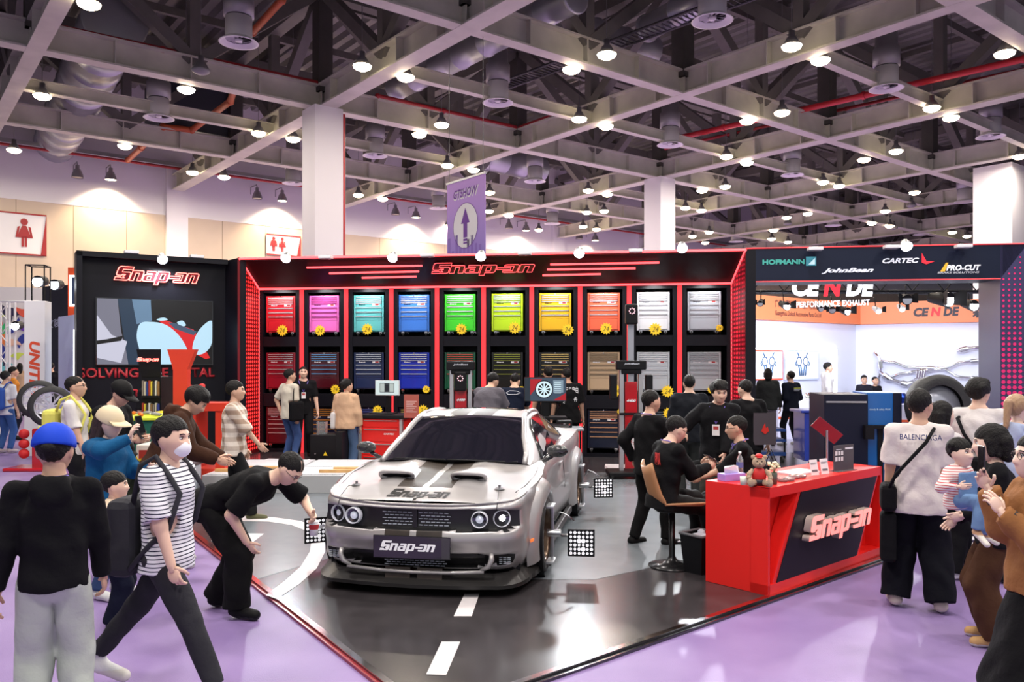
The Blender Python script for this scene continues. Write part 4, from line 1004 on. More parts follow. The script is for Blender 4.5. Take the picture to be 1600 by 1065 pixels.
def clamp(ax, s, label):
    c = carpt(s*(halfw(ax)+.07), ax, .36); t = thing('wheel_clamp', label, 'wheel clamp', T(c) @ RZ(-10.2))
    MB().box(-.012, .012, -.014, .014, -.27, .27, b=.003).cyl((-.05, 0, 0), (.08, 0, 0), .035).build('spine', STEEL, t)
    for zz in (-.27, .27): MB().box(-.05, .02, -.10, .10, zz*.95-.012, zz*.95+.012, b=.004).build('claw_bar', ALU, t); 
    MB().tube([(.02, 0, .12), (.07, 0, .2), (.14, 0, .17), (.2, .02, .12)], .008, 6).build('lever', STEEL, t)
    return c
c1_ = clamp(AX[0], 1, 'steel clamp on the front wheel at the right of the car'); target(c1_+Vector((.08, 0, -.02)), px(908, 848, 7.5), -6, 'black target board of white dots by the front right wheel')
c2_ = clamp(AX[1], 1, 'steel clamp on the rear wheel at the right of the car'); target(c2_+Vector((.08, 0, -.02)), px(943, 762, 10.45), 8, 'black dotted target board beside the rear wheel')
c3_ = clamp(AX[0], -1, 'steel clamp on the front wheel at the left of the car'); target(c3_-Vector((.08, 0, 0)), px(496, 828, 8.0), 24, 'black dotted target board sticking out left of the car')
# ================================================================ OBJECTS
# ---- reception counter
CA, CB, CC = fl(1115, 905, TH), fl(1200, 931, TH), fl(1378, 867, TH)
CM = frame2(CB, CC); CL = (CC-CB).length; CDp = (CM.inverted() @ CA).y; CDp = .62; CHt = .90
ct = thing('reception_counter', 'red reception counter with a slanted black front and lit word mark', 'counter', T(0, 0, TH) @ CM)
MB().box(0, CL, .16, CDp, .0, CHt, b=.004).box(0, CL, 0, .17, CHt-.085, CHt).box(0, CL, 0, .17, 0, .085).box(0, .03, 0, .17, 0, CHt).box(CL-.03, CL, 0, .17, 0, CHt).build('body', RED, ct)
def cp(x, y, d=0):
    o = (T(0, 0, TH) @ CM).inverted() @ Vector((0, 0, HC)); v = CM.inverted().to_3x3() @ Vector(((x-800)/F, 1, -(y-CY)/F)); t = (d-o.y)/v.y; p = o+v*t; return p.x, p.z
q = [cp(1211, 913), cp(1339, 872), cp(1371, 741), cp(1252, 766)]
zlo, zhi = .085, CHt-.085; q[0] = (q[0][0], zlo); q[1] = (q[1][0], zlo); q[2] = (q[2][0], zhi); q[3] = (q[3][0], zhi)
FPz = RX(90)
MB().prism([(q[0][0]-.03, zlo), (q[1][0]+.05, zlo), (q[2][0]+.04, zhi), (q[3][0]-.04, zhi)], -.15, -.01, 0, FPz).build('slant_frame', RED, ct)
MB().prism([(q[0][0]+.03, zlo+.0), q[1], q[2], (q[3][0]+.01, zhi)], -.012, -.002, 0, FPz).build('black_panel', mat('counter_black', (.008, .005, .010), .4, spec=.25), ct)
lx, lz = cp(1303, 815); a, _ = cp(1252, 820); b, _ = cp(1352, 805)
logo(mat('lit_letters', (1, .45, .40), .4, emit=1.0, ec=(1, .20, .17)), T(lx+.02, -.075, lz) @ FACE, b-a, ct, ext=.002, name='lit_word_mark')
logo(mat('letter_return', (.75, .6, .55), .3, .5), T(lx+.02, -.038, lz) @ FACE, b-a, ct, ext=.034, name='letter_returns')
TOPZ = CHt+TH
def onc(x, y):                                     # point on the counter top seen at the pixel
    p = fl(x, y, TOPZ); return p
# bear
p = onc(1186, 758); bear = thing('teddy_bear', 'cream teddy bear in red cap and shirt sitting on the counter', 'teddy bear', T(p) @ RZ(-12))
FUR = mat('bear_fur', (.72, .52, .36), .95, bump=1, bscale=220); BR = hm('c82020', .6)
MB().ball((0, .0, .085), (.062, .05, .075)).build('shirt', BR, bear); MB().ball((0, 0, .032), (.066, .055, .04)).build('shorts', hm('1a1a24'), bear)
g = MB().ball((0, -.005, .20), (.058, .052, .052)).ball((0, -.05, .187), (.026, .024, .02)); [g.ball((s*.047, 0, .243), (.021, .012, .021)) for s in (-1, 1)]; g.build('head', FUR, bear)
g = MB().ball((0, -.074, .193), (.009, .006, .006)); [g.ball((s*.02, -.052, .212), .0055) for s in (-1, 1)]; g.build('face', BLACKG, bear)
for s in (-1, 1):
    MB().tube([(s*.05, 0, .13), (s*.082, -.02, .10), (s*.088, -.045, .075)], .02, 10, rad=[.02, .022, .02]).ball((s*.088, -.045, .072), .023).build('arm', FUR, bear)
    MB().tube([(s*.035, -.02, .03), (s*.062, -.07, .028), (s*.075, -.10, .032)], .026, 10, rad=[.026, .027, .026]).ball((s*.077, -.108, .038), (.028, .02, .036)).build('leg', FUR, bear)
MB().ball((0, .0, .252), (.034, .034, .022)).box(-.022, .022, -.055, -.02, .240, .246, b=.002).build('cap', BR, bear)
# tissue box
p = onc(1143, 750); t = thing('tissue_box', 'lilac tissue box with a white tissue sticking out on the counter', 'tissue box', T(p) @ RZ(25)); MB().box(-.115, .115, -.055, .055, 0, .065, b=.004).build('box', hm('a48ce0'), t)
MB().add([(-.08, 0, .065), (.08, 0, .065), (.10, .03, .12), (.03, -.01, .135), (-.06, .02, .125), (-.10, -.02, .115)], [(0, 1, 2, 3, 4, 5)]).build('tissue', WHITE, t)
p = onc(1163, 757); t = thing('white_mug', 'small white cup beside the tissue box', 'cup', T(p)); MB().lathe([(0, 0), (.034, 0), (.038, .07), (.034, .07), (.03, .01), (0, .01)], 20).build('cup_wall', hm('d8dcd0'), t)
p = onc(1156, 738); t = thing('water_bottle', 'clear plastic water bottle behind the tissue box', 'bottle', T(p)); MB().lathe([(0, 0), (.03, 0), (.032, .02), (.032, .13), (.012, .17), (.012, .185)], 18).build('bottle_body', mat('clear_plastic', (.8, .88, .9), .08, trans=.85), t); MB().lathe([(.0325, .05), (.0325, .10)], 18).build('wrap', hm('5a70b0'), t); MB().lathe([(0, .20), (.014, .20), (.014, .183)], 12).build('bottle_top', WHITE, t)
p = onc(1209, 756); t = thing('flower_vase', 'small dark glass vase of cream dried flowers beside the bear', 'vase', T(p)); MB().lathe([(0, 0), (.028, 0), (.032, .09), (.028, .10), (.026, .02)], 18).build('vase', hm('5a6a60', .15), t)
for i in range(13):
    a = random.uniform(0, 6.28); r = random.uniform(.0, .055); zz = random.uniform(.13, .19)
    MB().tube([(0, 0, .04), (r*.5*math.cos(a), r*.5*math.sin(a), .1), (r*math.cos(a), r*math.sin(a), zz)], .0018, 4, 0).ball((r*math.cos(a), r*math.sin(a), zz), (.016, .016, .012), 1, n=8, m=6).build('flower', [hm('5a7040'), hm('e6dcb8')], t)
for i, (x, y) in enumerate(((1222, 752), (1240, 747), (1251, 746), (1233, 751))):
    p = onc(x, y); t = tag(MB().lathe([(.045, 0), (.055, .018), (.045, .03), (.03, .022), (.03, .008)], 24).ball((0, 0, .012), (.04, .04, .012), 1).build('candy_dish', [mat('clear_plastic', (.8, .88, .9), .08, trans=.85), hm('a03038')], None, T(p)), ['clear dish of red sweets nearest the vase', 'clear dish of red sweets second from the vase', 'clear dish of red sweets farthest from the vase', 'clear dish of red sweets in front of the other dishes'][i], 'dish')
p = onc(1246, 738); t = thing('brochure_pile', 'white brochure pile lying on the back of the counter', 'brochures', T(p) @ RZ(34)); MB().box(-.2, .2, -.11, .11, 0, .012).build('lower_sheets', hm('d0d4dc'), t); MB().box(-.19, .19, -.10, .10, .012, .016).build('top_sheet', WHITE, t, RZ(5))
for i, (x, y, l) in enumerate(((1274, 742, 'left white card stand on the counter'), (1290, 740, 'right white card stand on the counter'))):
    p = onc(x, y); t = thing('card_stand', l, 'card stand', T(p) @ RZ(28) @ RX(-12)); MB().box(-.05, .05, -.002, .002, 0, .145).build('card', WHITE, t); MB().box(-.04, .04, -.004, -.002, .11, .115).box(-.04, .02, -.004, -.002, .10, .104).box(-.035, .035, -.004, -.002, .03, .05).build('print', hm('707078'), t); MB().box(-.05, .05, .0, .07, 0, .004).build('foot', WHITE, t)
p = onc(1318, 735); t = thing('menu_stand', 'dark clear-plastic notice stand with icons on the counter', 'notice stand', T(p) @ RZ(33)); MB().box(-.155, .155, -.004, .004, 0, .25).build('sheet', hm('4c4850', .2), t); MB().box(-.155, .155, -.05, .05, 0, .006).build('foot', mat('clear_plastic', (.8, .88, .9), .08, trans=.85), t)
g = MB()
for i in range(3):
    for j in range(2): g.box(-.135+i*.045, -.105+i*.045, -.007, -.004, .10+j*.055, .14+j*.055)
g.build('icon', hm('e0e0e4'), t)
MB().box(-.12, -.04, -.006, -.004, .206, .214).build('heading_line', hm('c0c0c8'), t); MB().box(.02, .14, -.006, -.004, .206, .224).build('heading_bar', hm('e0e0e4'), t)
# stool
st = fl(1050, 884, TH); t = thing('bar_stool', 'tan shell bar stool on a black round base under the seated man', 'stool', T(st) @ RZ(-84))
MB().lathe([(0, 0), (.225, 0), (.225, .012), (.10, .03), (.045, .07), (.03, .1), (.03, .56), (0, .56)], 28).build('base', mat('stool_black', (.02, .02, .022), .25, .5), t); MB().tube([(.15*math.cos(a), .12+.1*math.sin(a), .20) for a in np.linspace(-.2, 3.3, 12)], .01, 6).build('foot_rest', CHROME, t)
TAN = mat('tan_leather', (.42, .20, .09), .4); V = []; nu, nv = 9, 13
for i in range(nv):
    s = i/(nv-1)
    for j in range(nu):
        x = (j/(nu-1)*2-1); yy = .26-.46*min(1, s/.6) if s < .6 else -.20-.10*(s-.6)/.4; zz = .56+.015*(1-s)+(0 if s < .5 else .40*((s-.5)/.5)**1.3)+.05*x*x; w = .21*(1-.25*max(0, s-.6)/.4) ; V.append((x*w, yy+.05*x*x*(1 if s > .5 else 0), zz))
fs = [(i*nu+j, i*nu+j+1, (i+1)*nu+j+1, (i+1)*nu+j) for i in range(nv-1) for j in range(nu-1)]
o = MB().add(V, fs, smooth=True).build('seat_shell', TAN, t); md = o.modifiers.new('thick', 'SOLIDIFY'); md.thickness = .02
# second stool for the right seated man (mostly hidden)
t = thing('counter_stool', 'low dark stool under the seated man behind the counter', 'stool', T(px(1165, 700, 8.6).x, 8.6, TH)); MB().lathe([(0, .47), (.17, .47), (.17, .52), (0, .53)], 24).build('seat', BLACK, t); MB().lathe([(0, 0), (.2, 0), (.03, .04), (.03, .47)], 24).build('base', CHROME, t)
# bin
p = fl(1099, 898, TH); t = thing('waste_bin', 'black waste bin with grey rim beside the red counter', 'bin', T(p.x, p.y+.12, TH) @ RZ(38)); MB().add([(-.11, -.10, 0), (.11, -.10, 0), (.11, .10, 0), (-.11, .10, 0), (-.14, -.13, .36), (.14, -.13, .36), (.14, .13, .36), (-.14, .13, .36)], [(0, 3, 2, 1), (0, 1, 5, 4), (1, 2, 6, 5), (2, 3, 7, 6), (3, 0, 4, 7)]).build('bin_wall', BLACK, t)
MB().tube([(-.14, -.13, .36), (.14, -.13, .36), (.14, .13, .36), (-.14, .13, .36), (-.14, -.13, .36)], .014, 6).build('rim', GREY, t); MB().ball((0, 0, .33), (.10, .09, .03)).ball((.04, .02, .36), (.03, .04, .03)).build('crumpled_paper', hm('c8ccd8'), t)
# ---- lift platform
t = thing('lift_platform', 'low white chequer-plate wheel alignment platform left of the car', 'platform', T(0, 0, TH))
PLT = mat('chequer_plate', (.72, .74, .78), .35, bump=1, bscale=55, var=.15); 
MB().box(-4.6, -1.9, 12.05, 13.9, .0, .27, b=.01).build('deck_body', mat('platform_grey', (.45, .46, .48), .4), t)
for k, (a, b) in enumerate(((-4.55, -3.35), (-3.3, -1.95))):
    MB().box(a, b, 12.1, 12.9, .27, .285, b=.003).build('deck_plate', PLT, t); MB().box(a, b, 12.98, 13.85, .27, .285, b=.003).build('deck_plate', PLT, t)
WOOD = mat('pale_wood', (.72, .42, .16), .5, var=.3, bscale=9)
for a, b, y in ((-4.5, -3.65, 12.3), (-4.3, -3.5, 12.6), (-2.9, -2.1, 12.2), (-2.75, -1.95, 12.5)): MB().box(a, b, y, y+.07, .285, .33, b=.004).build('wooden_batten', WOOD, t)
# platform continuing left as pale ramp
t = thing('display_plinth', 'white low plinth with grey top left of the lift platform', 'plinth', T(0, 0, TH)); MB().box(-5.3, -4.68, 11.8, 12.25, 0, .42, b=.01).build('base', hm('c0ccd8'), t); MB().box(-5.33, -4.66, 11.75, 12.3, .42, .46, b=.01).build('top', hm('50545c'), t)
# ---- red cart with computer
def P3(x, y, Y): return px(x, y, Y)
q = fl(600, 721, TH)
M = T((596-800)/F*14.6, 14.55, TH) @ RZ(-14); t = thing('diagnostic_cart', 'red drawer cart with black top beside the woman in beige hoodie', 'cart', M)
MB().box(-.38, .40, .0, .6, .05, .93, b=.01).build('body', RED, t); MB().box(-.43, -.37, -.02, .05, .03, .95).build('corner_post', ALU, t); MB().box(.36, .41, -.02, .05, .03, .95).build('corner_post', ALU, t)
for z0, z1 in ((.08, .26), (.28, .50), (.52, .76), (.78, .92)):
    d = MB().box(-.35, .34, -.015, .01, z0, z1, b=.004).build('drawer', RED, t); MB().box(-.32, .31, -.03, -.012, z1-.035, z1-.018).build('drawer_pull', STEEL, d)
MB().box(-.45, .47, -.05, .65, .93, 1.0, b=.015).build('top', BLACK, t); text('CARTEC', hm('f0f0f0'), T(.16, -.018, .66) @ FACE, .20, .03, t, bold=.04, shear=.2)
t2 = thing('computer_keyboard', 'black computer keyboard lying on the red drawer cart', 'keyboard', M @ T(-.05, .15, 1.0)); MB().box(-.22, .22, -.07, .07, 0, .02, b=.005).build('base', BLACK, t2)
g = MB(); [g.box(-.205+i*.03, -.182+i*.03, -.055+j*.028, -.034+j*.028, .02, .026) for i in range(14) for j in range(4)]; tag(g.build('keycaps', hm('2c2c30'), t2), kind='stuff')
t2 = thing('cart_monitor', 'white framed monitor showing car diagrams above the red cart', 'monitor', M @ T(.0, .35, 1.0)); s = 1
MB().box(-.04, .04, -.02, .04, 0, .62).box(-.14, .14, -.1, .1, 0, .02).build('stand', BLACK, t2); MB().box(-.235, .235, -.07, -.03, .33, .61, b=.008).build('bezel', hm('c8ccd0'), t2)
MB().box(-.225, .225, -.075, -.07, .35, .60, 0).box(-.14, .14, -.078, -.075, .39, .56, 1).box(-.13, -.05, -.081, -.078, .40, .55, 2).box(.05, .13, -.081, -.078, .40, .55, 2).box(-.03, .03, -.081, -.078, .42, .53, 3).build('picture', [em('d8e8e8', .9), em('40484c', .7), em('c0ccc8', .8), em('202830', .7)], t2)
M = T((516-800)/F*14.6, 14.3, TH) @ RZ(-6); t = thing('black_cabinet_box', 'black box cabinet with a yellow warning triangle before the wall', 'cabinet', M); MB().box(-.30, .18, 0, .5, .02, .66, b=.008).box(.18, .30, -.05, .4, 0, .72, b=.006).build('body', BLACK, t); MB().add([(-.06, -.002, .30), (.02, -.002, .30), (-.02, -.002, .37)], [(0, 1, 2)]).build('warning_triangle', YEL, t); MB().cyl((-.2, -.02, .33), (-.2, 0, .33), .012).build('knob', STEEL, t)
t = thing('clear_box', 'clear plastic leaflet box on the black cabinet', 'box', M @ T(-.12, .2, .66)); MB().box(-.1, .05, -.08, .08, 0, .22, b=.003).build('shell', mat('clear_plastic', (.8, .88, .9), .08, trans=.85), t)
M = T((643-800)/F*13.9, 13.9, 0) @ RZ(-6)
t = thing('notice_stand', 'red and white notice on a stand right of the red cart', 'notice stand', M); MB().box(-.13, .13, -.01, .0, 1.02, 1.42).build('sheet', hm('a85448'), t); g = MB(); [g.box(-.09, .09-.03*(k % 3), -.014, -.01, 1.30-k*.03, 1.308-k*.03) for k in range(7)]; g.build('text_lines', hm('e8d0cc'), t); MB().cyl((0, .02, TH), (0, .02, 1.1), .012).lathe([(0, TH), (.14, TH), (.14, TH+.012), (0, TH+.02)], 20).build('pole', BLACK, t)
# ---- alignment towers
def tower(x, Y, ytop, yhead, label, tall):
    z1 = HC-(ytop-CY)/F*Y; zh_ = HC-(yhead-CY)/F*Y; M = T((x-800)/F*Y, Y, TH); t = thing('aligner_tower', label, 'aligner tower', M)
    w = .16
    MB().box(-.10, .10, -.01, .06, .15, zh_-.30, b=.005).build('red_panel', mat('tower_red', (.45, .012, .02), .25, coat=.5), t)
    for s in (-1, 1): MB().box(s*w-.035, s*w+.035, -.03, .09, .06, zh_-.05, b=.005).build('silver_rail', ALU, t)
    MB().box(-.25, .25, -.08, .12, zh_-.10, zh_+.06, b=.02).box(-.17, .17, -.06, .1, zh_-.17, zh_-.09, b=.02).build('crossbar', BLACK, t)
    MB().box(-.20, .20, -.045, -.03, zh_-.86, zh_-.82).build('clamp_band', BLACK, t)
    text('JohnBean', hm('d0d4e0'), T(0, -.084, zh_-.0) @ FACE, .26, .035, t, bold=.02, shear=.3); text('4400', hm('e8e8ee'), T(0.0, -.014, zh_-.62) @ FACE, .16, .045, t, bold=.05, shear=.3)
    if tall: text('Commander', hm('e8e8ee'), T(.02, -.014, zh_-1.32) @ FACE @ RZ(90), .50, .075, t, bold=.03, shear=.2)
    if tall:
        MB().box(-.05, .05, .0, .08, zh_-.5, z1-.12, b=.005).build('mast', hm('b8bcc4', .3, metal=.6), t); hz0 = z1
    else: hz0 = zh_-.12
    g = MB().box(-.10, .10, -.12, .06, hz0-.34, hz0, b=.025).build('camera_head', BLACK, t)
    ring = MB(); [ring.ball((.045*math.cos(a), -.125, hz0-.12+.045*math.sin(a)), .009, n=8, m=5) for a in np.linspace(0, 5.5, 8)]; ring.build('led_ring', mat('led_pink', (1, .5, .6), .4, emit=2.5), t)
    if tall:
        for s in (-1, 1): MB().box(s*.30-.06, s*.30+.06, -.06, .08, zh_-.60, zh_-.18, b=.02).build('side_pad', BLACK, t)
    MB().box(-.4, .4, -.25, .3, .04, .12, b=.02).build('base', BLACK, t)
    for sx in (-.34, .34): MB().cyl((sx-.02, -.2, .05), (sx+.02, -.2, .05), .05).build('caster', RUBBER, t)
tower(720, 14.3, 566, 572, 'red aligner tower with 4400 mark behind the car, left one', False); tower(986, 13.7, 478, 571, 'tall red aligner tower with raised silver mast right of the car', True)
# monitor with the wheel picture
M = T((852-800)/F*13.5, 13.5, TH); t = thing('wheel_screen', 'large monitor showing a silver wheel on a red car behind the roof', 'monitor', M)
z1, z0 = HC-(589-CY)/F*13.5-TH, HC-(627-CY)/F*13.5-TH; w = 33/F*13.5
MB().box(-w, w, -.0, .05, z0, z1, b=.006).build('bezel', BLACKG, t); MB().box(-.06, .06, .03, .10, .1, z0+.1).box(-.35, .35, -.2, .35, 1.0, 1.04).box(-.3, .3, -.15, .3, .05, .12).build('stand', BLACK, t)
g = MB().box(-w+.012, w-.012, -.004, 0, z0+.012, z1-.012, 0).box(-w+.012, -w+.10, -.006, -.004, z0+.012, z1-.012, 3).box(w-.22, w-.05, -.007, -.004, z0+.15, z1-.05, 4); zc_ = (z0+z1)/2
g.add([(-w+.10, -.006, zc_-.10), (-w+.22, -.006, zc_+.05), (-w+.30, -.006, z1-.03), (-w+.10, -.006, z1-.03)], [(0, 1, 2, 3)], 1).add([(w-.22, -.0062, z0+.02), (w-.012, -.0062, z0+.02), (w-.012, -.0062, z0+.14)], [(0, 1, 2)], 1)
g.lathe([(.0, 0), (.15, 0)], 24, 5, T(-.02, -.008, zc_) @ RX(90)).lathe([(.10, 0.001), (.135, .001)], 24, 2, T(-.02, -.008, zc_) @ RX(90))
for k in range(10): g.box(-.009, .009, .0, .125, .001, .002, 2, T(-.02, -.009, zc_) @ RX(90) @ RZ(36*k))
for k in range(6): g.box(w-.20, w-.09, -.009, -.007, z1-.09-k*.035, z1-.08-k*.035, 2)
g.build('picture', [em('405468', .7), em('b01824', .9), em('d4ecf4', 1), em('283440', .7), em('8aa0b0', .8), em('0c1014', .5)], t)
t = thing('printer_cart', 'silver topped cart with cables behind the rear of the car', 'cart', T((880-800)/F*13.3, 13.0, TH)); MB().box(-.3, .3, -.2, .3, .86, .90, b=.01).box(-.28, .28, -.18, .28, .3, .33).build('shelf', hm('8a8e96', .3), t)
for sx in (-.28, .28):
    for sy in (-.18, .28): MB().cyl((sx, sy, 0), (sx, sy, .88), .015).build('leg', BLACK, t)
MB().box(-.12, .12, -.1, .12, .90, 1.02, b=.02).build('printer', BLACK, t); MB().box(.0, .08, -.19, -.17, .45, .85).build('red_plate', RED, t)
# ---- left displays
M = T(px(268, 600, 11.0).x, 11.0, TH); t = thing('literature_stand', 'tall red and black literature stand with flared top', 'display stand', M)
MB().prism([(.0, 0), (.19, 0), (.19, 1.85), (.30, 2.12), (-.08, 2.12), (.0, 1.85)], -.12, 0, 0, RX(90) @ T(0, 0, .0)).build('red_side', mat('stand_red', (.75, .05, .02), .4), t, T(.02, 0, 0))
MB().box(-.38, -.12, -.05, .35, 0, 1.75).add([(-.42, -.12, 2.12), (-.1, -.1, 2.12), (-.12, -.06, 1.75), (-.38, -.06, 1.75)], [(0, 1, 2, 3)]).build('black_rack', BLACK, t)
for z0 in (1.50, 1.2, .9): MB().box(-.37, -.13, -.10, -.05, z0-.03, z0).build('shelf', BLACK, t)
g2 = ['8a8078', 'c8c0b0', '2a3c8a', 'a83828', 'e0c840', '38383c', 'd8d4cc', '8a6840']
for r_, z0 in enumerate((1.50, 1.2)):
    for k in range(8): tag(MB().box(-.36+k*.029, -.34+k*.029, -.09, -.055, z0+.0, z0+.20-.01*(k % 3)).build('catalogue', hm(g2[(k+r_*3) % 8]), None, M), '%s catalogue on the %s shelf of the literature stand' % (['grey', 'cream', 'blue', 'rust red', 'yellow', 'charcoal', 'white', 'brown'][(k+r_*3) % 8], ['upper', 'lower'][r_]), 'catalogue', 'catalogues on the literature stand')
logo(mat('neon_pink', (1, .25, .22), .4, emit=4), T(-.26, -.125, 1.98) @ FACE, .30, t)
t = thing('red_display_block', 'red display block with square opening beside the dotted panel', 'display stand', T(px(318, 640, 12.4).x, 12.4, TH)); MB().box(-.25, .32, .0, .5, .0, .32).box(-.25, -.12, 0, .5, .32, 1.2).box(.18, .32, 0, .5, .32, 1.2).box(-.28, .35, -.02, .5, 1.2, 1.32).build('block', mat('stand_red', (.75, .05, .02), .4), t)
t = thing('red_gauge', 'small red tool standing on the red display block', 'tool', T(px(311, 625, 12.3).x-.05, 12.55, TH+1.32)); MB().lathe([(0, 0), (.05, 0), (.05, .02), (.02, .04), (.02, .15), (.045, .18), (.045, .28), (0, .3)], 14).build('tool_body', BR, t)
M = T(px(208, 645, 10.2).x, 10.0, 0) @ RZ(10); t = thing('tool_display_table', 'green draped display table crowded with tools under a yellow edge', 'display table', M)
MB().box(-.42, .62, 0, .6, 0, 1.26, b=.02).build('green_drape', mat('green_cloth', (.004, .10, .065), .8, bump=.4, bscale=8), t); MB().box(-.45, .65, -.03, .63, 1.26, 1.30, b=.01).build('yellow_top', mat('neon_yellow_green', (.65, .75, .04), .5), t)
tl = [('yellow', 'e8c81c'), ('red', 'c02020'), ('black', '1c1c20'), ('orange', 'e07020'), ('grey', '8a8a90')]
for k in range(12):
    nmk, c = tl[k % 5]; x = -.36+.17*(k % 6); y = .12+.30*(k//6); t = thing('hand_tool', '%s hand tool on the green draped table, %s row, %s from left' % (nmk, ['front', 'back'][k//6], ['first', 'second', 'third', 'fourth', 'fifth', 'sixth'][k % 6]), 'tool', M @ T(x, y, 1.30) @ RZ(37*k), 'hand tools on the green table')
    MB().tube([(-.07, 0, .025), (0, .0, .03), (.05, .02, .03)], .02, 8, rad=[.02, .024, .018]).build('grip', hm(c), t); MB().tube([(.05, .02, .03), (.12, .02, .03)], .01, 6).build('shaft', STEEL, t)
M = T(px(250, 745, 8.9).x-.15, 9.1, 0); t = thing('test_instrument', 'cream bench test instrument with dials below the green table', 'instrument', M); MB().box(-.2, .25, 0, .35, 0, .78).build('plinth', BLACK, t); MB().box(-.2, .25, -.02, .33, .78, 1.06, b=.015).build('case', hm('d8d0c4'), t); MB().box(-.16, .0, -.03, -.02, .82, 1.0).build('panel_face', hm('a03028'), t); [MB().cyl((.06+.07*k, -.035, .9), (.06+.07*k, -.02, .9), .02).build('dial', BLACK, t) for k in range(2)]
g = MB(); vs = [((.12 if i % 2 == 0 else .09)*math.cos(math.pi*i/14), (.12 if i % 2 == 0 else .09)*math.sin(math.pi*i/14)) for i in range(28)]
o = thing('price_star', 'yellow starburst price tag above the cream test instrument', 'price tag', T(px(210, 730, 8.95).x, 8.95, px(210, 729, 8.95).z) @ FACE, 'yellow starburst tags'); g.prism(vs, 0, .008).build('card', YEL, o); text('24', hm('6a5a10'), T(0, 0, .01), .10, .08, o, name='scribble')
# ---- tyre machines and wheels at the left
for i, (x, y, Y, r) in enumerate(((61, 624, 15.2, .36), (80, 635, 14.6, .37))):
    P = px(x, y, Y); t = thing('wheel_display', ['alloy car wheel mounted beside the white column', 'alloy car wheel in front, mounted on the red balancer'][i], 'wheel', T(P) @ RZ(25) @ RX(90))
    MB().lathe([(.27, -.1), (.34, -.1), (r, -.07), (r, .07), (.34, .1), (.27, .1)], 36).build('tyre', mat('tyre_rubber', (.018, .018, .019), .6), t)
    g = MB().lathe([(.27, .08), (.25, .09), (.25, -.08)], 36); [g.box(-.015, .015, .03, .26, .05, .08, 0, RZ(36*k)) for k in range(10)]; g.cyl((0, 0, .03), (0, 0, .09), .05); g.build('rim', hm('d0d0d8', .25, metal=.6), t)
P = px(70, 660, 14.9); t = thing('wheel_balancer', 'red wheel balancer machine under the display wheels', 'machine', T(P.x, 14.9, 0)); MB().box(-.25, .35, .0, .5, .0, .75, b=.03).build('body', mat('tower_red', (.45, .012, .02), .25), t); MB().box(-.6, .3, -.3, .3, .0, .06, b=.02).build('foot', mat('tower_red', (.45, .012, .02), .25), t); [MB().ball((-.35, -.05, .3+.18*k), .09).build('knob', BR, t) for k in range(3)]
P0_ = px(54, 690, 17.0); M = T(P0_.x, 17.0, 0) @ RZ(12); t = thing('white_totem', 'white totem column with orange vertical lettering at left', 'column sign', M); MB().box(-.2, .2, 0, .4, 0, 3.25, b=.01).build('shaft', WHITE, t); text('UNITE', hm('e0502c'), T(0, -.004, 1.9) @ FACE @ RZ(-90), 1.0, .2, t, bold=.04, shear=.2); text('优耐特', hm('e0502c'), T(-.02, -.004, 1.15) @ FACE @ RZ(-90), .42, .1, t)
for sx in (-.18, .18):
    for sy in (.02, .38): MB().cyl((sx, sy, 3.25), (sx, sy, 4.0), .015, n=6).build('top_post', BLACK, t)
MB().tube([(-.18, .02, 4.0), (.18, .02, 4.0), (.18, .38, 4.0), (-.18, .38, 4.0), (-.18, .02, 4.0)], .015, 6).build('top_ring', BLACK, t)
for x, y, Y, l in ((59, 440, 17.2, 'bright stage spotlight inside the frame on the white totem'), (24, 509, 22, 'bright stage spotlight on the white truss at far left'), (85, 445, 19, 'small spotlight right of the totem frame')):
    P = px(x, y, Y); t = thing('stage_light', l, 'spotlight', T(P)); MB().cyl((0, 0, 0), (0, .25, .04), .13, .10).build('can', BLACK, t); MB().lathe([(0, 0), (.11, 0)], 20, 0, RX(90)).build('bulb', mat('spot_bulb', (1, 1, 1), .4, emit=20, ec=(.85, .92, 1)), t, T(0, -.012, 0))
# mural
a = px(-160, 500, 34); b = px(72, 500, 36); M = frame2(a, b); L = (b-a).length; t = thing('mural_wall', 'colourful swirling graffiti booth wall at the far left', 'mural', M); MB().box(0, L, 0, .2, 0, 5.2).build('board', WHITE, t)
rnd = random.Random(5); mc = ['e8604a', '3cc878', '2c3c9a', 'f0c8b0', '7cd8e0', '6a3cb0', 'f08848', '2c2850', 'd8f060']
for k in range(42):
    cx, cz, rr = rnd.uniform(.6, L-.6), rnd.uniform(.8, 4.5), rnd.uniform(.35, .6); a0 = rnd.uniform(0, 6.3); aa = rnd.uniform(1.2, 3); pts = []
    for q in range(11): f_ = q/10; pts.append((cx+rr*math.cos(a0+aa*f_), cz+rr*math.sin(a0+aa*f_)))
    for q in range(10, -1, -1): f_ = q/10; ri = rr*(1-.75*math.sin(f_*math.pi)); pts.append((cx+ri*math.cos(a0+aa*f_), cz+ri*math.sin(a0+aa*f_)))
    MB().add([(x, -.01-.002*k, z) for x, z in pts], [tuple(range(len(pts)))]).build('swirl', hm(mc[k % 9]), t)
a = px(66, 500, 33); b = px(122, 500, 32); M = frame2(a, b); t = thing('dark_blue_wall', 'dark blue booth wall with pale characters right of the mural', 'booth wall', M); MB().box(0, (b-a).length+1, 0, .3, 0, 5.0).build('board', hm('1c2438'), t); text('改装', hm('b8c0d8'), T(.75, -.01, 3.5) @ FACE, .8, .36, t, bold=.02)
MB().add([(.2, -.02, 1.6), (.6, -.02, 2.1), (.45, -.02, 1.5), (1.1, -.02, 1.2), (.3, -.02, .9)], [(0, 1, 2, 3, 4)]).build('green_shape', hm('2a7a70'), t)
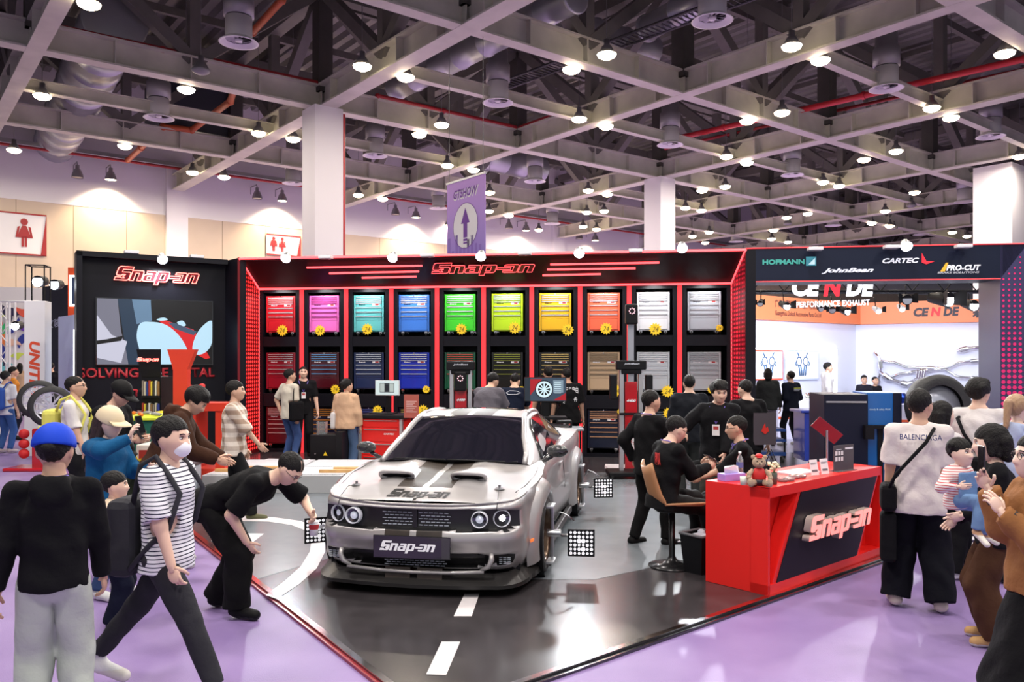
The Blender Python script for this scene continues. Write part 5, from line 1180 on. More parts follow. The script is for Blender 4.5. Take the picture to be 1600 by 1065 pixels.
P = px(8, 560, 22); t = thing('white_truss', 'white upright truss post at the far left edge', 'truss', T(P.x, 22, 0)); [MB().cyl((sx, sy, 0), (sx, sy, 3.6), .03).build('upright', WHITE, t) for sx in (-.12, .12) for sy in (0, .24)]; MB().tube([(-.5, 0, 3.6), (.9, 0, 3.6)], .03).build('crossbar', WHITE, t)
g = MB(); [g.tube([(-.12 if k % 2 else .12, 0, .3*k), (.12 if k % 2 else -.12, 0, .3*k+.3)], .015, 5) for k in range(12)]; g.build('lacing', WHITE, t)
P = px(18, 610, 30); t = thing('potted_plant', 'leafy green plant standing before the mural', 'plant', T(P.x, 30, 0)); MB().lathe([(0, 0), (.25, 0), (.3, .5), (0, .5)]).build('pot', WHITE, t); g = MB(); rnd = random.Random(2)
for k in range(60): a = rnd.uniform(0, 6.3); l = rnd.uniform(.4, .9); zz = .5+rnd.uniform(0, .3); g.add([(0, 0, zz), (l*.5*math.cos(a)-.06*math.sin(a), l*.5*math.sin(a)+.06*math.cos(a), zz+l*.8), (l*math.cos(a), l*math.sin(a), zz+l*.6), (l*.5*math.cos(a)+.06*math.sin(a), l*.5*math.sin(a)-.06*math.cos(a), zz+l*.8)], [(0, 1, 2, 3)])
tag(g.build('foliage', hm('3a8a30'), t), kind='stuff')
# ---- the exhaust booth seen through the opening
WB = mat('bright_booth_wall', (.78, .82, .98), .6); ORG = mat('orange_fascia', (.85, .24, .10), .5)
K0 = px(1150, 500, 21.5); K1 = px(1337, 500, 25); K2 = px(1640, 500, 22.5)
KA = frame2(K0, K1); KB = frame2(K1, K2); la, lb = (K1-K0).length, (K2-K1).length
bw_ = thing('exhaust_booth_wall', 'bright white booth wall meeting at a corner under an orange fascia', 'booth wall', T(0, 0, 0))
MB().box(0, la, 0, .2, 0, 3.1, M=KA).build('left_wall', WB, bw_); MB().box(0, lb, 0, .2, 0, 3.1, M=KB).build('right_wall', WB, bw_)
MB().box(-.3, la, -.25, .2, 3.1, 3.75, M=KA).build('left_fascia', ORG, bw_); MB().box(0, lb, -.25, .2, 3.1, 3.75, M=KB).build('right_fascia', ORG, bw_)
dk = hm('2a2030')
text('广州市德咔迪汽车配件有限公司', dk, KA @ T(la*.42, -.26, 3.56) @ FACE, 2.2, .22, bw_, bold=.01); text('Guangzhou Dekadi Automotive Parts Co,Ltd', dk, KA @ T(la*.42, -.26, 3.28) @ FACE, 2.2, .17, bw_)
def ceN(M, w, hh, parent, e=0):
    c = 'f0f4ff' if e else '2a2030'; m = hm(c, emit=1.5) if e else hm(c); text('CE', m, M @ T(-w*.32, 0, 0), w*.34, hh, parent, bold=.05, shear=.15); text('N', hm('f02838', emit=1.2) if e else hm('e82830'), M, w*.22, hh, parent, bold=.05, shear=.15); text('DE', m, M @ T(w*.33, 0, 0), w*.34, hh, parent, bold=.05, shear=.15)
ceN(KB @ T(2.2, -.26, 3.42) @ FACE, 1.2, .26, bw_); text('森德', dk, KB @ T(3.55, -.26, 3.40) @ FACE, .85, .36, bw_, bold=.03)
MB().box(.3, la*.80, -.06, -.02, 2.30, 2.34, M=KA).box(la*.79, la*.805, -.06, -.02, .5, 2.34, M=KA).build('light_strip', NEONW, bw_)
def wp(Fm, x, y, d=-.05): i = Fm.inverted(); u, z = onp(i, x, y, d); return u, z
for x0, x1, col_, lab, kind in ((1176, 1223, 'e85a3c', 'orange framed lit poster of exhaust parts in the white booth', 0), (1226, 1279, 'c8d4f0', 'white lit poster of a twin exhaust manifold in the white booth', 1)):
    a, z0 = wp(KA, x0, 594); b, z1 = wp(KA, x1, 547); t = thing('lit_poster', lab, 'poster', KA @ T(a, -.06, z0) @ FACE); w_, h_ = b-a, z1-z0
    MB().box(0, w_, 0, h_, -.05, 0).build('frame', hm(col_), t); MB().box(.04, w_-.04, .04, h_-.04, 0, .004).build('sheet', mat('poster_lit', (.9, .93, 1), .5, emit=.6), t)
    g = MB(); cx, cy = w_/2, h_*.62
    for s in (-1, 1):
        g.lathe([(.10, 0), (.14, 0)], 20, 0, T(cx+s*.16, cy, .006)); g.tube([(cx+s*.1, cy-.12, .01), (cx+s*.05, cy-.28, .01), (cx+s*.04, .12, .01)], .025, 6); g.tube([(cx+s*.2, cy-.1, .01), (cx+s*.15, cy-.28, .01), (cx+s*.13, .12, .01)], .025, 6); g.tube([(cx+s*.18, cy+.14, .01), (cx+s*.24, cy+.25, .01)], .02, 6); g.tube([(cx+s*.28, cy, .01), (cx+s*.34, cy-.05, .01), (cx+s*.3, cy-.12, .01)], .02, 6)
    g.build('exhaust_drawing', hm('6080a8', .3, metal=.3), t)
# exhaust pipes on the wall
def xp(pts, r, label, d=-.2, n=8):
    P = []
    for x, y in pts: u, z = wp(KB, x, y, d); P.append(KB @ Vector((u, d, z)))
    t = thing('exhaust_pipe', label, 'exhaust', T(P[0])); P = [p-P[0] for p in P]
    MB().tube(P, r, n).build('pipe', CHROME, t); c = P[len(P)//2]; e = (P[-1]-P[-2]).normalized(); MB().cyl(P[-1]-e*.02, P[-1]+e*.16, r*1.5).build('tip', STEEL, t); MB().cyl(c-(P[len(P)//2]-P[len(P)//2-1]).normalized()*.2, c, r*1.7).build('muffler', CHROME, t)
xp([(1372, 563), (1398, 566), (1415, 573), (1460, 575), (1480, 574), (1498, 566), (1518, 564)], .04, 'upper long chrome exhaust pipe on the white booth wall'); xp([(1385, 592), (1405, 584), (1430, 580), (1450, 578), (1475, 576), (1495, 588), (1518, 590)], .04, 'lower long chrome exhaust pipe on the white booth wall')
xp([(1495, 548), (1512, 544), (1545, 542)], .05, 'short chrome exhaust tip high on the white booth wall'); xp([(1366, 550), (1374, 560), (1376, 575), (1372, 595)], .05, 'vertical chrome exhaust branch at the left of the pipes'); xp([(1373, 580), (1390, 592), (1410, 598)], .06, 'slanting chrome exhaust pipe below the vertical branch')
for k in range(4): xp([(1434+k*4, 577), (1432+k*4, 590), (1420+k*2, 597)], .022, 'thin chrome manifold runner, %s of four on the booth wall' % ['first', 'second', 'third', 'last'][k], -.25, 6)
# counters with parts
for x0, x1, Y, zz, lab in ((1215, 1300, 20.6, .98, 'white display counter with orange line behind the man in black sweater'), (1372, 1560, 19.5, .95, 'white display counter with dark lettering behind the blue machine')):
    a, b = px(x0, 600, Y).x, px(x1, 600, Y).x; t = thing('display_counter', lab, 'counter', T(a, Y, 0)); MB().box(0, b-a, 0, .7, 0, zz, b=.01).build('body', hm('d4d4ec'), t); MB().box(.02, b-a-.02, -.01, 0, .52, .58).build('orange_line', hm('e06038'), t)
    if x0 > 1300:
        ceN(T(.9, -.012, .70) @ FACE, .5, .1, t)
for i in range(9):
    left = i < 4; x = (1224+i*20) if left else (1398+(i-4)*25); Y = 20.9 if left else 19.8; P = px(x, 600, Y); z0 = .98 if left else .95
    t = thing('exhaust_part', 'shiny curled exhaust manifold, %s on the %s white counter' % (['first', 'second', 'third', 'fourth', 'fifth'][i if left else i-4], 'left' if left else 'right'), 'exhaust', T(P.x, Y, z0) @ RZ(i*40)); rr = random.Random(i)
    for q in range(4): MB().tube([(-.2, .03*q, .05), (-.1+.02*q, .03*q, .12+.05*(q % 2)), (.02, .02*q, .07), (.12, .0, .16), (.2, 0, .08)], .03, 7).build('runner', CHROME, t)
# second, lower shelf hardware: blue turbos
for i, x in enumerate((1397, 1410)):
    P = px(x, 622, 19.3); t = thing('blue_turbo', ['blue metallic exhaust valve, left of the pair', 'blue metallic exhaust valve, right of the pair'][i], 'exhaust', T(P)); MB().lathe([(0, -.1), (.11, -.08), (.13, 0), (.11, .08), (0, .1)], 16, 0, RY(70)).build('housing', hm('2848b0', .2, metal=.8), t); MB().lathe([(.06, .1), (.07, .16), (0, .16)], 14, 0, RY(70)).build('flange', CHROME, t)
t = thing('black_disc', 'black round brake disc standing on the right white counter', 'disc', T(px(1492, 605, 19.4)) @ RX(90)); MB().lathe([(0, -.03), (.12, -.03), (.13, 0), (.12, .03), (0, .03)], 20).build('disc_face', BLACK, t)
# truss and stage lights
g = MB(); tl_ = 9.0
t = thing('lighting_truss', 'black lattice lighting truss hanging behind the opening', 'truss', T(px(1150, 460, 19).x, 19.0, 3.62))
for (a, b) in ((0, 0), (.0, .45), (.4, .0), (.4, .45)): MB().cyl((0, a, b), (tl_, a, b), .03, n=6).build('chord', BLACK, t)
for k in range(24): g.cyl((k*.375, 0, 0 if k % 2 else .45), ((k+1)*.375, 0, .45 if k % 2 else 0), .014, n=5)
g.build('lacing', BLACK, t)
for i, (x, y, big) in enumerate(((1188, 472, .6), (1228, 476, .8), (1282, 480, .6), (1300, 482, .7), (1322, 484, .8), (1372, 483, .6), (1409, 480, .6), (1417, 466, 1.0), (1478, 466, 1.5), (1519, 475, 1.1))):
    P = px(x, y, 18.6); t = thing('stage_light', 'stage light on the black truss, %s from the left' % ['first', 'second', 'third', 'fourth', 'fifth', 'sixth', 'seventh', 'eighth, pointing down', 'ninth, the biggest and brightest', 'tenth'][i], 'spotlight', T(P) @ RZ((i*37) % 50-25), 'stage lights on the truss')
    MB().cyl((0, -.05*big, -.04), (0, .28*big, .05), .12*big, .08*big).build('can', BLACK if i not in (5, 6) else WHITE, t); MB().lathe([(0, 0), (.10*big, 0)], 18, 0, RX(90)).build('bulb', mat('spot_bulb', (1, 1, 1), .4, emit=20, ec=(.85, .92, 1)) if i in (1, 4, 5, 6, 8, 9) else hm('a0a8b8'), t, T(0, -.05*big-.01, -.04))
    MB().tube([(0, .1, .06), (0, .12, .25), (0, .2, .3)], .012, 5).build('yoke', BLACK, t)
    for s in (-1, 1): MB().add([(s*.10*big, -.06, -.1*big), (s*.2*big, -.2*big, -.12*big), (s*.2*big, -.2*big, .12*big), (s*.1*big, -.06, .08*big)], [(0, 1, 2, 3)]).build('barn_door', BLACK, t)
P = px(1301, 455, 18.0); t = thing('hanging_sign', 'white and red lit lettering hanging from the black truss', 'sign', T(P)); ceN(FACE @ T(0, .10, 0), 1.85, .42, t, 1); text('PERFORMANCE EXHAUST', hm('f0f4ff', emit=1.5), FACE @ RZ(2) @ T(.0, -.27, 0), 1.62, .13, t, bold=.02)
for x_, y_ in ((1322, 484), (1409, 480), (1519, 475), (1228, 476)): P = px(x_, y_, 18.6); light('stage_light_beam', 'SPOT', P+Vector((0, .35, .05)), 260, (.85, .9, 1), aim=(P.x+.6, 24, 1.2), size=.1, cone=130)
# blue floor of that aisle
flat([BW @ Vector((uE-.6, 1.3, 0)), BW @ Vector((uG+2, 1.3, 0)), Vector((14, 26, 0)), Vector((6, 26, 0))], 0, .012).build('aisle_floor', mat('aisle_grey', (.22, .22, .30), .3), bpy.data.objects['floor'])
# ---- blue machines
M = T(px(1278, 600, 15.2).x, 15.2, 0); t = thing('blue_tool_cart', 'deep blue rolling tool cart left of the dark blue machine', 'tool cart', M)
BLU = mat('deep_blue', (.01, .03, .28), .3, coat=.3); MB().box(-.25, .55, 0, .6, .12, 1.02, b=.01).box(-.32, .6, -.03, .63, 1.02, 1.07, b=.01).build('body', BLU, t)
for sx in (-.12, .3): MB().cyl((sx-.02, .05, .06), (sx+.02, .05, .06), .07).build('caster', RUBBER, t)
M = T(px(1340, 700, 9.6).x, 9.6, 0) @ RZ(-6); t = thing('blue_machine', 'big blue and black workshop machine with a table behind the counter', 'machine', M)
BL2 = mat('machine_blue', (.005, .12, .42), .35, coat=.3); DN = mat('machine_navy', (.005, .008, .025), .4, spec=.3)
MB().box(-.38, .12, 0, .7, .02, 1.60, b=.01).build('navy_cabinet', DN, t); MB().box(-.36, .10, -.012, 0, 1.50, 1.52).build('handle_bar', STEEL, t)
MB().box(.12, .42, .05, .6, .02, 1.72-.10, b=.01).build('blue_cabinet', BL2, t); MB().box(.24, .30, .03, .05, .02, 1.2).build('black_post', BLACK, t); MB().box(.42, .52, .05, .6, .02, 1.62, b=.01).build('navy_side', DN, t); MB().box(.08, .44, -.06, .05, 1.20, 1.24).box(.06, .16, -.10, .02, 1.08, 1.24).box(.42, .52, -.10, .02, 1.06, 1.2).build('tool_tray', BLACK, t)
text('steady & safely MAX', hm('c0e0f0'), T(.27, .044, 1.42) @ FACE, .24, .03, t)
for s in (.22, .33): MB().cyl((s, .03, .72), (s, .05, .72), .014).build('lock', mat('brass', (.6, .4, .1), .3, .8), t)
t = thing('blue_lift_base', 'bright blue machine base right of the counter', 'machine', T(px(1384, 760, 8.9).x, 8.95, 0)); MB().box(-.1, .5, 0, .5, .0, .45, b=.015).build('base', mat('machine_blue', (.005, .12, .42), .35), t); MB().box(.0, .6, -.05, .5, .45, .52, b=.01).build('top_plate', BLACK, t)
P = px(1292, 672, 8.7); t = thing('tablet_stand', 'tilted red tablet sign on a thin silver pole behind the counter', 'sign', T(P.x, P.y, 0)); MB().cyl((0, 0, TH), (0, 0, P.z), .014, n=10).lathe([(0, TH), (.15, TH), (.15, TH+.01), (0, TH+.02)], 20).build('pole', STEEL, t); MB().box(-.16, .16, -.006, .006, -.07, .07, b=.003).build('tablet', hm('7a2c3c', .2), t, T(0, 0, P.z) @ RY(38) @ RX(20))
P = px(1200, 680, 15.8); t = thing('blue_creeper_cart', 'small blue wheeled cart with tools beside the man in black sweater', 'cart', T(P.x, 15.8, 0)); MB().box(-.3, .35, 0, .5, .15, .22).box(-.3, .35, 0, .5, .42, .47).box(-.3, .35, 0, .5, .62, .67).build('shelf', hm('1c4080', .3), t); [MB().cyl((sx, .02, .1), (sx, .02, .67), .02).build('upright', BLACK, t) for sx in (-.28, .33)]; [MB().cyl((sx-.02, .02, .07), (sx+.02, .02, .07), .07).build('caster', RUBBER, t) for sx in (-.22, .28)]
P = px(1488, 636, 9.2); t = thing('standing_tyre', 'big black tyre standing behind the man in white tee', 'tyre', T(P.x, 9.5, P.z-.02) @ RZ(8) @ RX(80)); MB().lathe([(.25, -.1), (.33, -.12), (.38, -.08), (.38, .08), (.33, .12), (.25, .1)], 36).build('tyre_ring', mat('tyre_rubber', (.018, .018, .019), .6), t); MB().lathe([(0, .03), (.25, .05), (.25, -.05), (0, -.02)], 30).build('rim', hm('b0b4c0', .25, metal=.5), t)
t = thing('grey_machine_bench', 'grey machine bench carrying the standing tyre', 'bench', T(P.x, 9.3, 0)); MB().box(-.33, .4, 0, .6, 0, P.z-.42, b=.02).build('body', hm('8a90a0'), t)
# cable on the zebra floor
tag(MB().tube([fl(945, 728, .04), fl(957, 735, .04), fl(975, 738, .04), fl(990, 730, .04), (px(1000, 700, 14).x, 13.9, .3), (px(1010, 680, 13.8).x, 13.8, .75)], .008, 6).build('cable', WHITE), 'thin white cable looping from the tall aligner tower', 'cable')
# ================================================================ PEOPLE
def surfnet(f, lo, hi, h):
    lo = np.asarray(lo, float); hi = np.asarray(hi, float); n = np.maximum(np.ceil((hi-lo)/h).astype(int)+1, 3)
    ax = [lo[k]+h*np.arange(n[k]) for k in range(3)]
    P = np.stack(np.meshgrid(*ax, indexing='ij'), -1).astype(np.float32)
    Fv = f(P.reshape(-1, 3)).reshape(n).astype(np.float32)
    ins = Fv < 0
    cells = np.zeros(n-1, int)
    acc = np.zeros(tuple(n-1)+(3,), np.float32); cnt = np.zeros(tuple(n-1), np.float32)
    sl = lambda k, o: slice(o, n[k]-1+o)
    for axis in range(3):
        o1, o2 = [k for k in range(3) if k != axis]
        for a in (0, 1):
            for b in (0, 1):
                off = [0, 0, 0]; off[o1] = a; off[o2] = b; off2 = list(off); off2[axis] = 1
                A = Fv[sl(0, off[0]), sl(1, off[1]), sl(2, off[2])]; B = Fv[sl(0, off2[0]), sl(1, off2[1]), sl(2, off2[2])]
                c = (A < 0) != (B < 0); t = np.where(c, A/np.where(c, A-B, 1), 0)
                for k in range(3):
                    acc[..., k] += np.where(c, (t if k == axis else off[k]), 0)
                cnt += c
    act = cnt > 0; idx = -np.ones(tuple(n-1), int); idx[act] = np.arange(act.sum())
    cc = np.argwhere(act); V = lo+h*(cc+acc[act]/cnt[act][:, None])
    Q = []
    for axis in range(3):
        o1, o2 = [(1, 2), (2, 0), (0, 1)][axis]
        s0 = [slice(1, n[k]-1) for k in range(3)]; s0[axis] = slice(0, n[axis]-1); s1 = list(s0); s1[axis] = slice(1, n[axis])
        A = ins[tuple(s0)]; B = ins[tuple(s1)]; e = np.argwhere(A != B)
        if not len(e): continue
        fl_ = A[tuple(e.T)]; base = e+1; base[:, axis] -= 1
        def I(a, b):
            c = base.copy(); c[:, o1] -= a; c[:, o2] -= b; return idx[tuple(c.T)]
        q = np.stack([I(0, 0), I(1, 0), I(1, 1), I(0, 1)], 1); q[~fl_] = q[~fl_][:, ::-1]; Q.append(q)
    return V, np.concatenate(Q) if Q else np.zeros((0, 4), int)
def smin(a, b, k): h = np.clip(.5+.5*(b-a)/k, 0, 1); return b+(a-b)*h-k*h*(1-h)
def cap(a, b, r0, r1=None, side=None, kx=1.0):
    a = np.array(a, np.float32); b = np.array(b, np.float32); r1 = r0 if r1 is None else r1; ba = b-a; L2 = max(float(ba@ba), 1e-9)
    sd = None if side is None else np.array(side, np.float32)
    def f(p):
        t = np.clip((p-a)@ba/L2, 0, 1); d = p-a-t[:, None]*ba
        if sd is not None: c = d@sd; d = d-(c*(1-1/kx))[:, None]*sd
        return np.sqrt((d*d).sum(1))-(r0+(r1-r0)*t)
    m = max(r0, r1)*max(kx, 1)
    f.lo = np.minimum(a, b)-m; f.hi = np.maximum(a, b)+m; return f
def ell(c, r, Rm=None):
    c = np.array(c, np.float32); r = np.array(r, np.float32)
    def f(p):
        q = p-c
        if Rm is not None: q = q@Rm
        q = q/r; return (np.sqrt((q*q).sum(1))-1)*r.min()
    f.lo = c-r.max(); f.hi = c+r.max(); return f
def union(fs, k):
    def f(p):
        d = None
        for g in fs:
            lo, hi = g.lo-.06, g.hi+.06
            m = np.all((p > lo) & (p < hi), 1); v = np.full(len(p), .2, np.float32)
            if m.any(): v[m] = g(p[m])
            d = v if d is None else (smin(d, v, k) if k else np.minimum(d, v))
        return d
    f.lo = np.min([g.lo for g in fs], 0); f.hi = np.max([g.hi for g in fs], 0); return f
def cut(f, planes):                                # keep the side where n.(p-q) < 0
    def g(p):
        d = f(p)
        for q, n, lim in planes:
            e = (p-np.array(q, np.float32))@np.array(n, np.float32)
            if lim is None: d = np.maximum(d, e)
            else: near = ((p-np.array(q, np.float32))**2).sum(1) < lim*lim; d = np.where(near, np.maximum(d, e), d)
        return d
    g.lo, g.hi = f.lo, f.hi; return g
def nz(P, sc, amp, seed=0):
    s = seed*1.7; x, y, z = P[:, 0]*sc+s, P[:, 1]*sc-s, P[:, 2]*sc*.7+s*.5
    return amp*(np.sin(x*1.0+2.1*np.sin(z*.7+y))*np.cos(y*1.3-z*.9)+.5*np.sin(z*2.3+x*1.9+y))
def netmesh(f, h, seed=None, amp=0, sc=16):
    V, Q = surfnet(f, f.lo-2*h, f.hi+2*h, h)
    if amp:
        N = np.zeros_like(V); a = V[Q[:, 2]]-V[Q[:, 0]]; b = V[Q[:, 3]]-V[Q[:, 1]]; c = np.cross(a, b)
        for k in range(4): np.add.at(N, Q[:, k], c)
        N /= np.linalg.norm(N, axis=1)[:, None]+1e-9; V = V+N*nz(V, sc, amp, seed or 0)[:, None]
    return V, Q
def mk(name, parts, mats, parent, M=None):         # parts: (V, F, material index)
    vs = np.concatenate([p[0] for p in parts]); fs = []; mi = []; o = 0
    for V, Q, m in parts:
        Q = Q.tolist() if isinstance(Q, np.ndarray) else Q
        fs += [tuple(i+o for i in q) for q in Q]; mi += (m if hasattr(m, '__len__') else [m]*len(Q)); o += len(V)
    me = bpy.data.meshes.new(name); me.from_pydata(vs.tolist(), [], fs)
    for m in mats: me.materials.append(m)
    me.polygons.foreach_set('material_index', mi); me.polygons.foreach_set('use_smooth', [True]*len(fs)); me.update()
    return put(name, me, parent, M)
# ---- head templates (metres, height .235, y forward)
def head_tpl(h):
    main = union([ell((0, -.012, .028), (.074, .094, .088)), ell((0, .022, -.03), (.062, .068, .085)), ell((0, .040, -.078), (.040, .044, .036)), ell((0, .03, -.02), (.067, .06, .05))], .035)
    nose = union([cap((0, .083, .008), (0, .100, -.026), .009, .013), ell((0, .098, -.032), (.017, .013, .011)), cap((-.03, .078, .026), (.03, .078, .026), .010)], .010)
    ears = union([ell((s*.074, -.004, -.012), (.010, .020, .033)) for s in (-1, 1)], 0)
    lips = union([cap((-.018, .084, -.060), (.018, .084, -.060), .0065), cap((-.014, .082, -.069), (.014, .082, -.069), .007)], .004)
    soc = [ell((s*.031, .094, .006), (.019, .016, .012)) for s in (-1, 1)]
    def f(p):
        d = smin(main(p), nose(p), .014); d = smin(d, ears(p), .008); d = smin(d, lips(p), .006)
        for s in soc: d = -smin(-d, s(p), .012)
        return d
    f.lo = np.array([-.095, -.12, -.13]); f.hi = np.array([.095, .125, .13])
    V, Q = surfnet(f, f.lo, f.hi, h)
    parts = [(V, Q, 0)]
    def ball(c, r, m, n=10, k=7):
        g = MB().ball(c, r, n=n, m=k); parts.append((np.array(g.v), g.f, m))
    for s in (-1, 1):
        ball((s*.031, .0755, .006), (.0155, .012, .0085), 1); ball((s*.031, .0825, .006), (.0072, .0065, .0072), 2)
        g = MB().tube([(s*.046, .079, .027), (s*.031, .091, .031), (s*.016, .090, .028)], .0036, 6); parts.append((np.array(g.v), g.f, 2))
        g = MB().tube([(s*.046, .078, .013), (s*.031, .0865, .016), (s*.017, .085, .012)], .002, 5); parts.append((np.array(g.v), g.f, 2))
    g = MB().tube([(-.022, .082, -.064), (-.010, .0885, -.062), (0, .0895, -.063), (.010, .0885, -.062), (.022, .082, -.064)], .0045, 6, rad=[.002, .005, .005, .005, .002]); parts.append((np.array(g.v), g.f, 3))
    return parts
def hair_tpl(style, h):
    sh = ell((0, -.016, .030), (.084, .106, .098)); parts = [sh]
    if style in ('crew',): sh = ell((0, -.016, .026), (.080, .102, .092)); parts = [sh]
    if style == 'puffy': parts = [ell((0, -.018, .034), (.098, .118, .108)), ell((.03, .03, .09), (.05, .05, .04)), ell((-.04, .0, .09), (.05, .06, .045)), ell((.06, -.06, .04), (.04, .06, .05)), ell((-.06, -.05, .03), (.04, .06, .05))]
    back = {'bob': -.10, 'long': -.42, 'mid': -.20}.get(style)
    if back: parts += [cap((-.035, -.075, .0), (-.035, -.085, back), .052, .040), cap((.035, -.075, .0), (.035, -.085, back), .052, .040), cap((0, -.085, .0), (0, -.095, back), .05, .038), cap((.062, -.01, .0), (.062, -.03, back*.8), .028, .022), cap((-.062, -.01, .0), (-.062, -.03, back*.8), .028, .022)]
    if style == 'bob': parts += [cap((-.07, .02, .02), (-.07, .01, -.07), .022), cap((.07, .02, .02), (.07, .01, -.07), .022)]
    if style == 'pony': parts += [ell((0, -.13, .05), (.03, .03, .03)), cap((0, -.14, .05), (0, -.17, -.14), .034, .022)]
    if style == 'bun': parts += [ell((0, -.12, .03), (.04, .035, .04))]
    if style == 'tails': parts += [ell((s*.10, -.02, .06), (.026, .03, .03)) for s in (-1, 1)]
    u = union(parts, .012)
    top = .055 if style not in ('tails', 'bangs', 'bob', 'bowl') else .036
    def f(p):
        d = u(p); x, y, z = p[:, 0], p[:, 1], p[:, 2]
        face = np.maximum(np.maximum(.042-y+.25*np.maximum(-z, 0)*0, z-(top-1.2*np.abs(x)**1.0*.12)), np.abs(x)-.2)    # y > .018 and z < top
        d = np.maximum(d, -face)
        if not back or style == 'x':
            side = np.maximum(z+.012, -.045-y); d = np.maximum(d, -side)               # clear the ears
            if style in ('bob', 'mid', 'long'): pass
            nape = z+.075; d = np.maximum(d, -nape) if style != 'pony' else np.where(y > -.12, np.maximum(d, -nape), d)
        return d+ .0022*np.sin(x*230+18*z)*np.sin(y*60+z*90)
    f.lo = u.lo-.01; f.hi = u.hi+.01
    if style in ('long',): f.lo[2] = -.50
    return surfnet(f, f.lo, f.hi, h)
TPL = {}
def tpl(kind, *a):
    k = (kind,)+a
    if k not in TPL: TPL[k] = head_tpl(*a) if kind == 'head' else hair_tpl(*a)
    return TPL[k]
def ik(a, c, l1, l2, pole):
    a, c, pole = Vector(a), Vector(c), Vector(pole); d = c-a; L = max(min(d.length, (l1+l2)*.999), abs(l1-l2)+1e-3); dn = d.normalized(); c = a+dn*L
    x = (l1*l1-l2*l2+L*L)/(2*L); hh = math.sqrt(max(l1*l1-x*x, 0)); pp = pole-dn*pole.dot(dn)
    pp = pp.normalized() if pp.length > 1e-5 else dn.orthogonal().normalized(); return a+dn*x+pp*hh, c
def hand_parts(w, fd, nrm, s, mirror, curl=.5, spread=1, mi=0):    # wrist, finger direction, palm normal (palm side)
    fd = fd.normalized(); nrm = (nrm-fd*nrm.dot(fd)); nrm = nrm.normalized() if nrm.length > 1e-4 else fd.orthogonal().normalized()
    sd = fd.cross(nrm)*mirror; out = []
    g = MB(); W = Matrix(((sd.x, fd.x, nrm.x, w.x), (sd.y, fd.y, nrm.y, w.y), (sd.z, fd.z, nrm.z, w.z), (0, 0, 0, 1)))
    sc = s/1.7
    g.ball((0, .045, 0), (.040, .052, .0155), M=W @ Matrix.Scale(sc, 4), n=12, m=8); g.tube([(0, -.03, 0), (0, .0, 0), (0, .03, 0)], .02, 8, M=W @ Matrix.Scale(sc, 4), rad=[.024, .022, .022])
    for k, (x, L, r) in enumerate(((.029, .070, .0088), (.0105, .080, .0092), (-.0095, .074, .0088), (-.028, .058, .0078))):
        a = curl*(.55+.12*k); p = Vector((x, .075 if k < 3 else .068, 0)); pts = [Vector((x, .05, 0)), p]; ang = 0; d_x = x*.6*spread
        for q, seg in enumerate((.45, .32, .23)):
            ang += a*(1.0, 1.2, .8)[q]; p = p+Vector((d_x*.12, math.cos(ang), math.sin(ang)))*(seg*L); pts.append(p.copy())
        g.tube(pts, r, 7, M=W @ Matrix.Scale(sc, 4), rad=[r, r*1.05, r, r*.92, r*.75])
    b = Vector((.030, .018, .004)); pts = [Vector((.015, .01, 0)), b, b+Vector((.026, .026, .006+.012*curl)), b+Vector((.034, .052, .010+.030*curl))]
    g.tube(pts, .01, 7, M=W @ Matrix.Scale(sc, 4), rad=[.013, .013, .0105, .0085])
    return (np.array(g.v), g.f, mi)
SKIN = {k: mat('skin_'+k, c, .5, spec=.35) for k, c in (('a', (.62, .38, .27)), ('b', (.70, .46, .35)), ('c', (.50, .29, .20)), ('d', (.76, .54, .44)))}
EYEW = mat('eye_white', (.75, .72, .70), .3); EYED = mat('eye_dark', (.012, .008, .007), .25); LIP = mat('lip', (.50, .17, .15), .45); HAIRM = mat('black_hair', (.006, .005, .005), .6, bump=.5, bscale=120, spec=.25)
HAIRB = mat('brown_hair', (.028, .014, .009), .5, bump=.35, bscale=160); HAIRG = mat('blonde_hair', (.36, .22, .12), .45, bump=.35, bscale=160)
def fab(h, rough=.9, bump=.55, bs=5.5): return mat('fabric_'+h, hexc(h), rough, bump=bump, bscale=bs, spec=.2, detail=5, dist=.045)
def shirt_tex(name, kind, c1, c2, scale):
    if name in MAT: return MAT[name]
    m = mat(name, c1, .85, bump=.55, bscale=5.5, spec=.2, detail=5, dist=.045); nt = m.node_tree; b = nt.nodes['Principled BSDF']
    tc = nt.nodes.new('ShaderNodeTexCoord'); sp = nt.nodes.new('ShaderNodeSeparateXYZ'); nt.links.new(tc.outputs['Object'], sp.inputs[0])
    def band(out, duty, sc):
        a = nt.nodes.new('ShaderNodeMath'); a.operation = 'MULTIPLY'; nt.links.new(sp.outputs[out], a.inputs[0]); a.inputs[1].default_value = sc
        f_ = nt.nodes.new('ShaderNodeMath'); f_.operation = 'FRACT'; nt.links.new(a.outputs[0], f_.inputs[0])
        l = nt.nodes.new('ShaderNodeMath'); l.operation = 'LESS_THAN'; nt.links.new(f_.outputs[0], l.inputs[0]); l.inputs[1].default_value = duty; return l.outputs[0]
    mx = nt.nodes.new('ShaderNodeMix'); mx.data_type = 'RGBA'; mx.inputs['A'].default_value = c1+(1,); mx.inputs['B'].default_value = c2+(1,)
    if kind == 'stripe': nt.links.new(band('Z', .28, scale), mx.inputs['Factor'])
    else:
        ad = nt.nodes.new('ShaderNodeMath'); ad.operation = 'ADD'; nt.links.new(band('Z', .5, scale), ad.inputs[0]); nt.links.new(band('X', .5, scale), ad.inputs[1])
        h_ = nt.nodes.new('ShaderNodeMath'); h_.operation = 'MULTIPLY'; nt.links.new(ad.outputs[0], h_.inputs[0]); h_.inputs[1].default_value = .5; nt.links.new(h_.outputs[0], mx.inputs['Factor'])
    nt.links.new(mx.outputs['Result'], b.inputs['Base Color']); return m
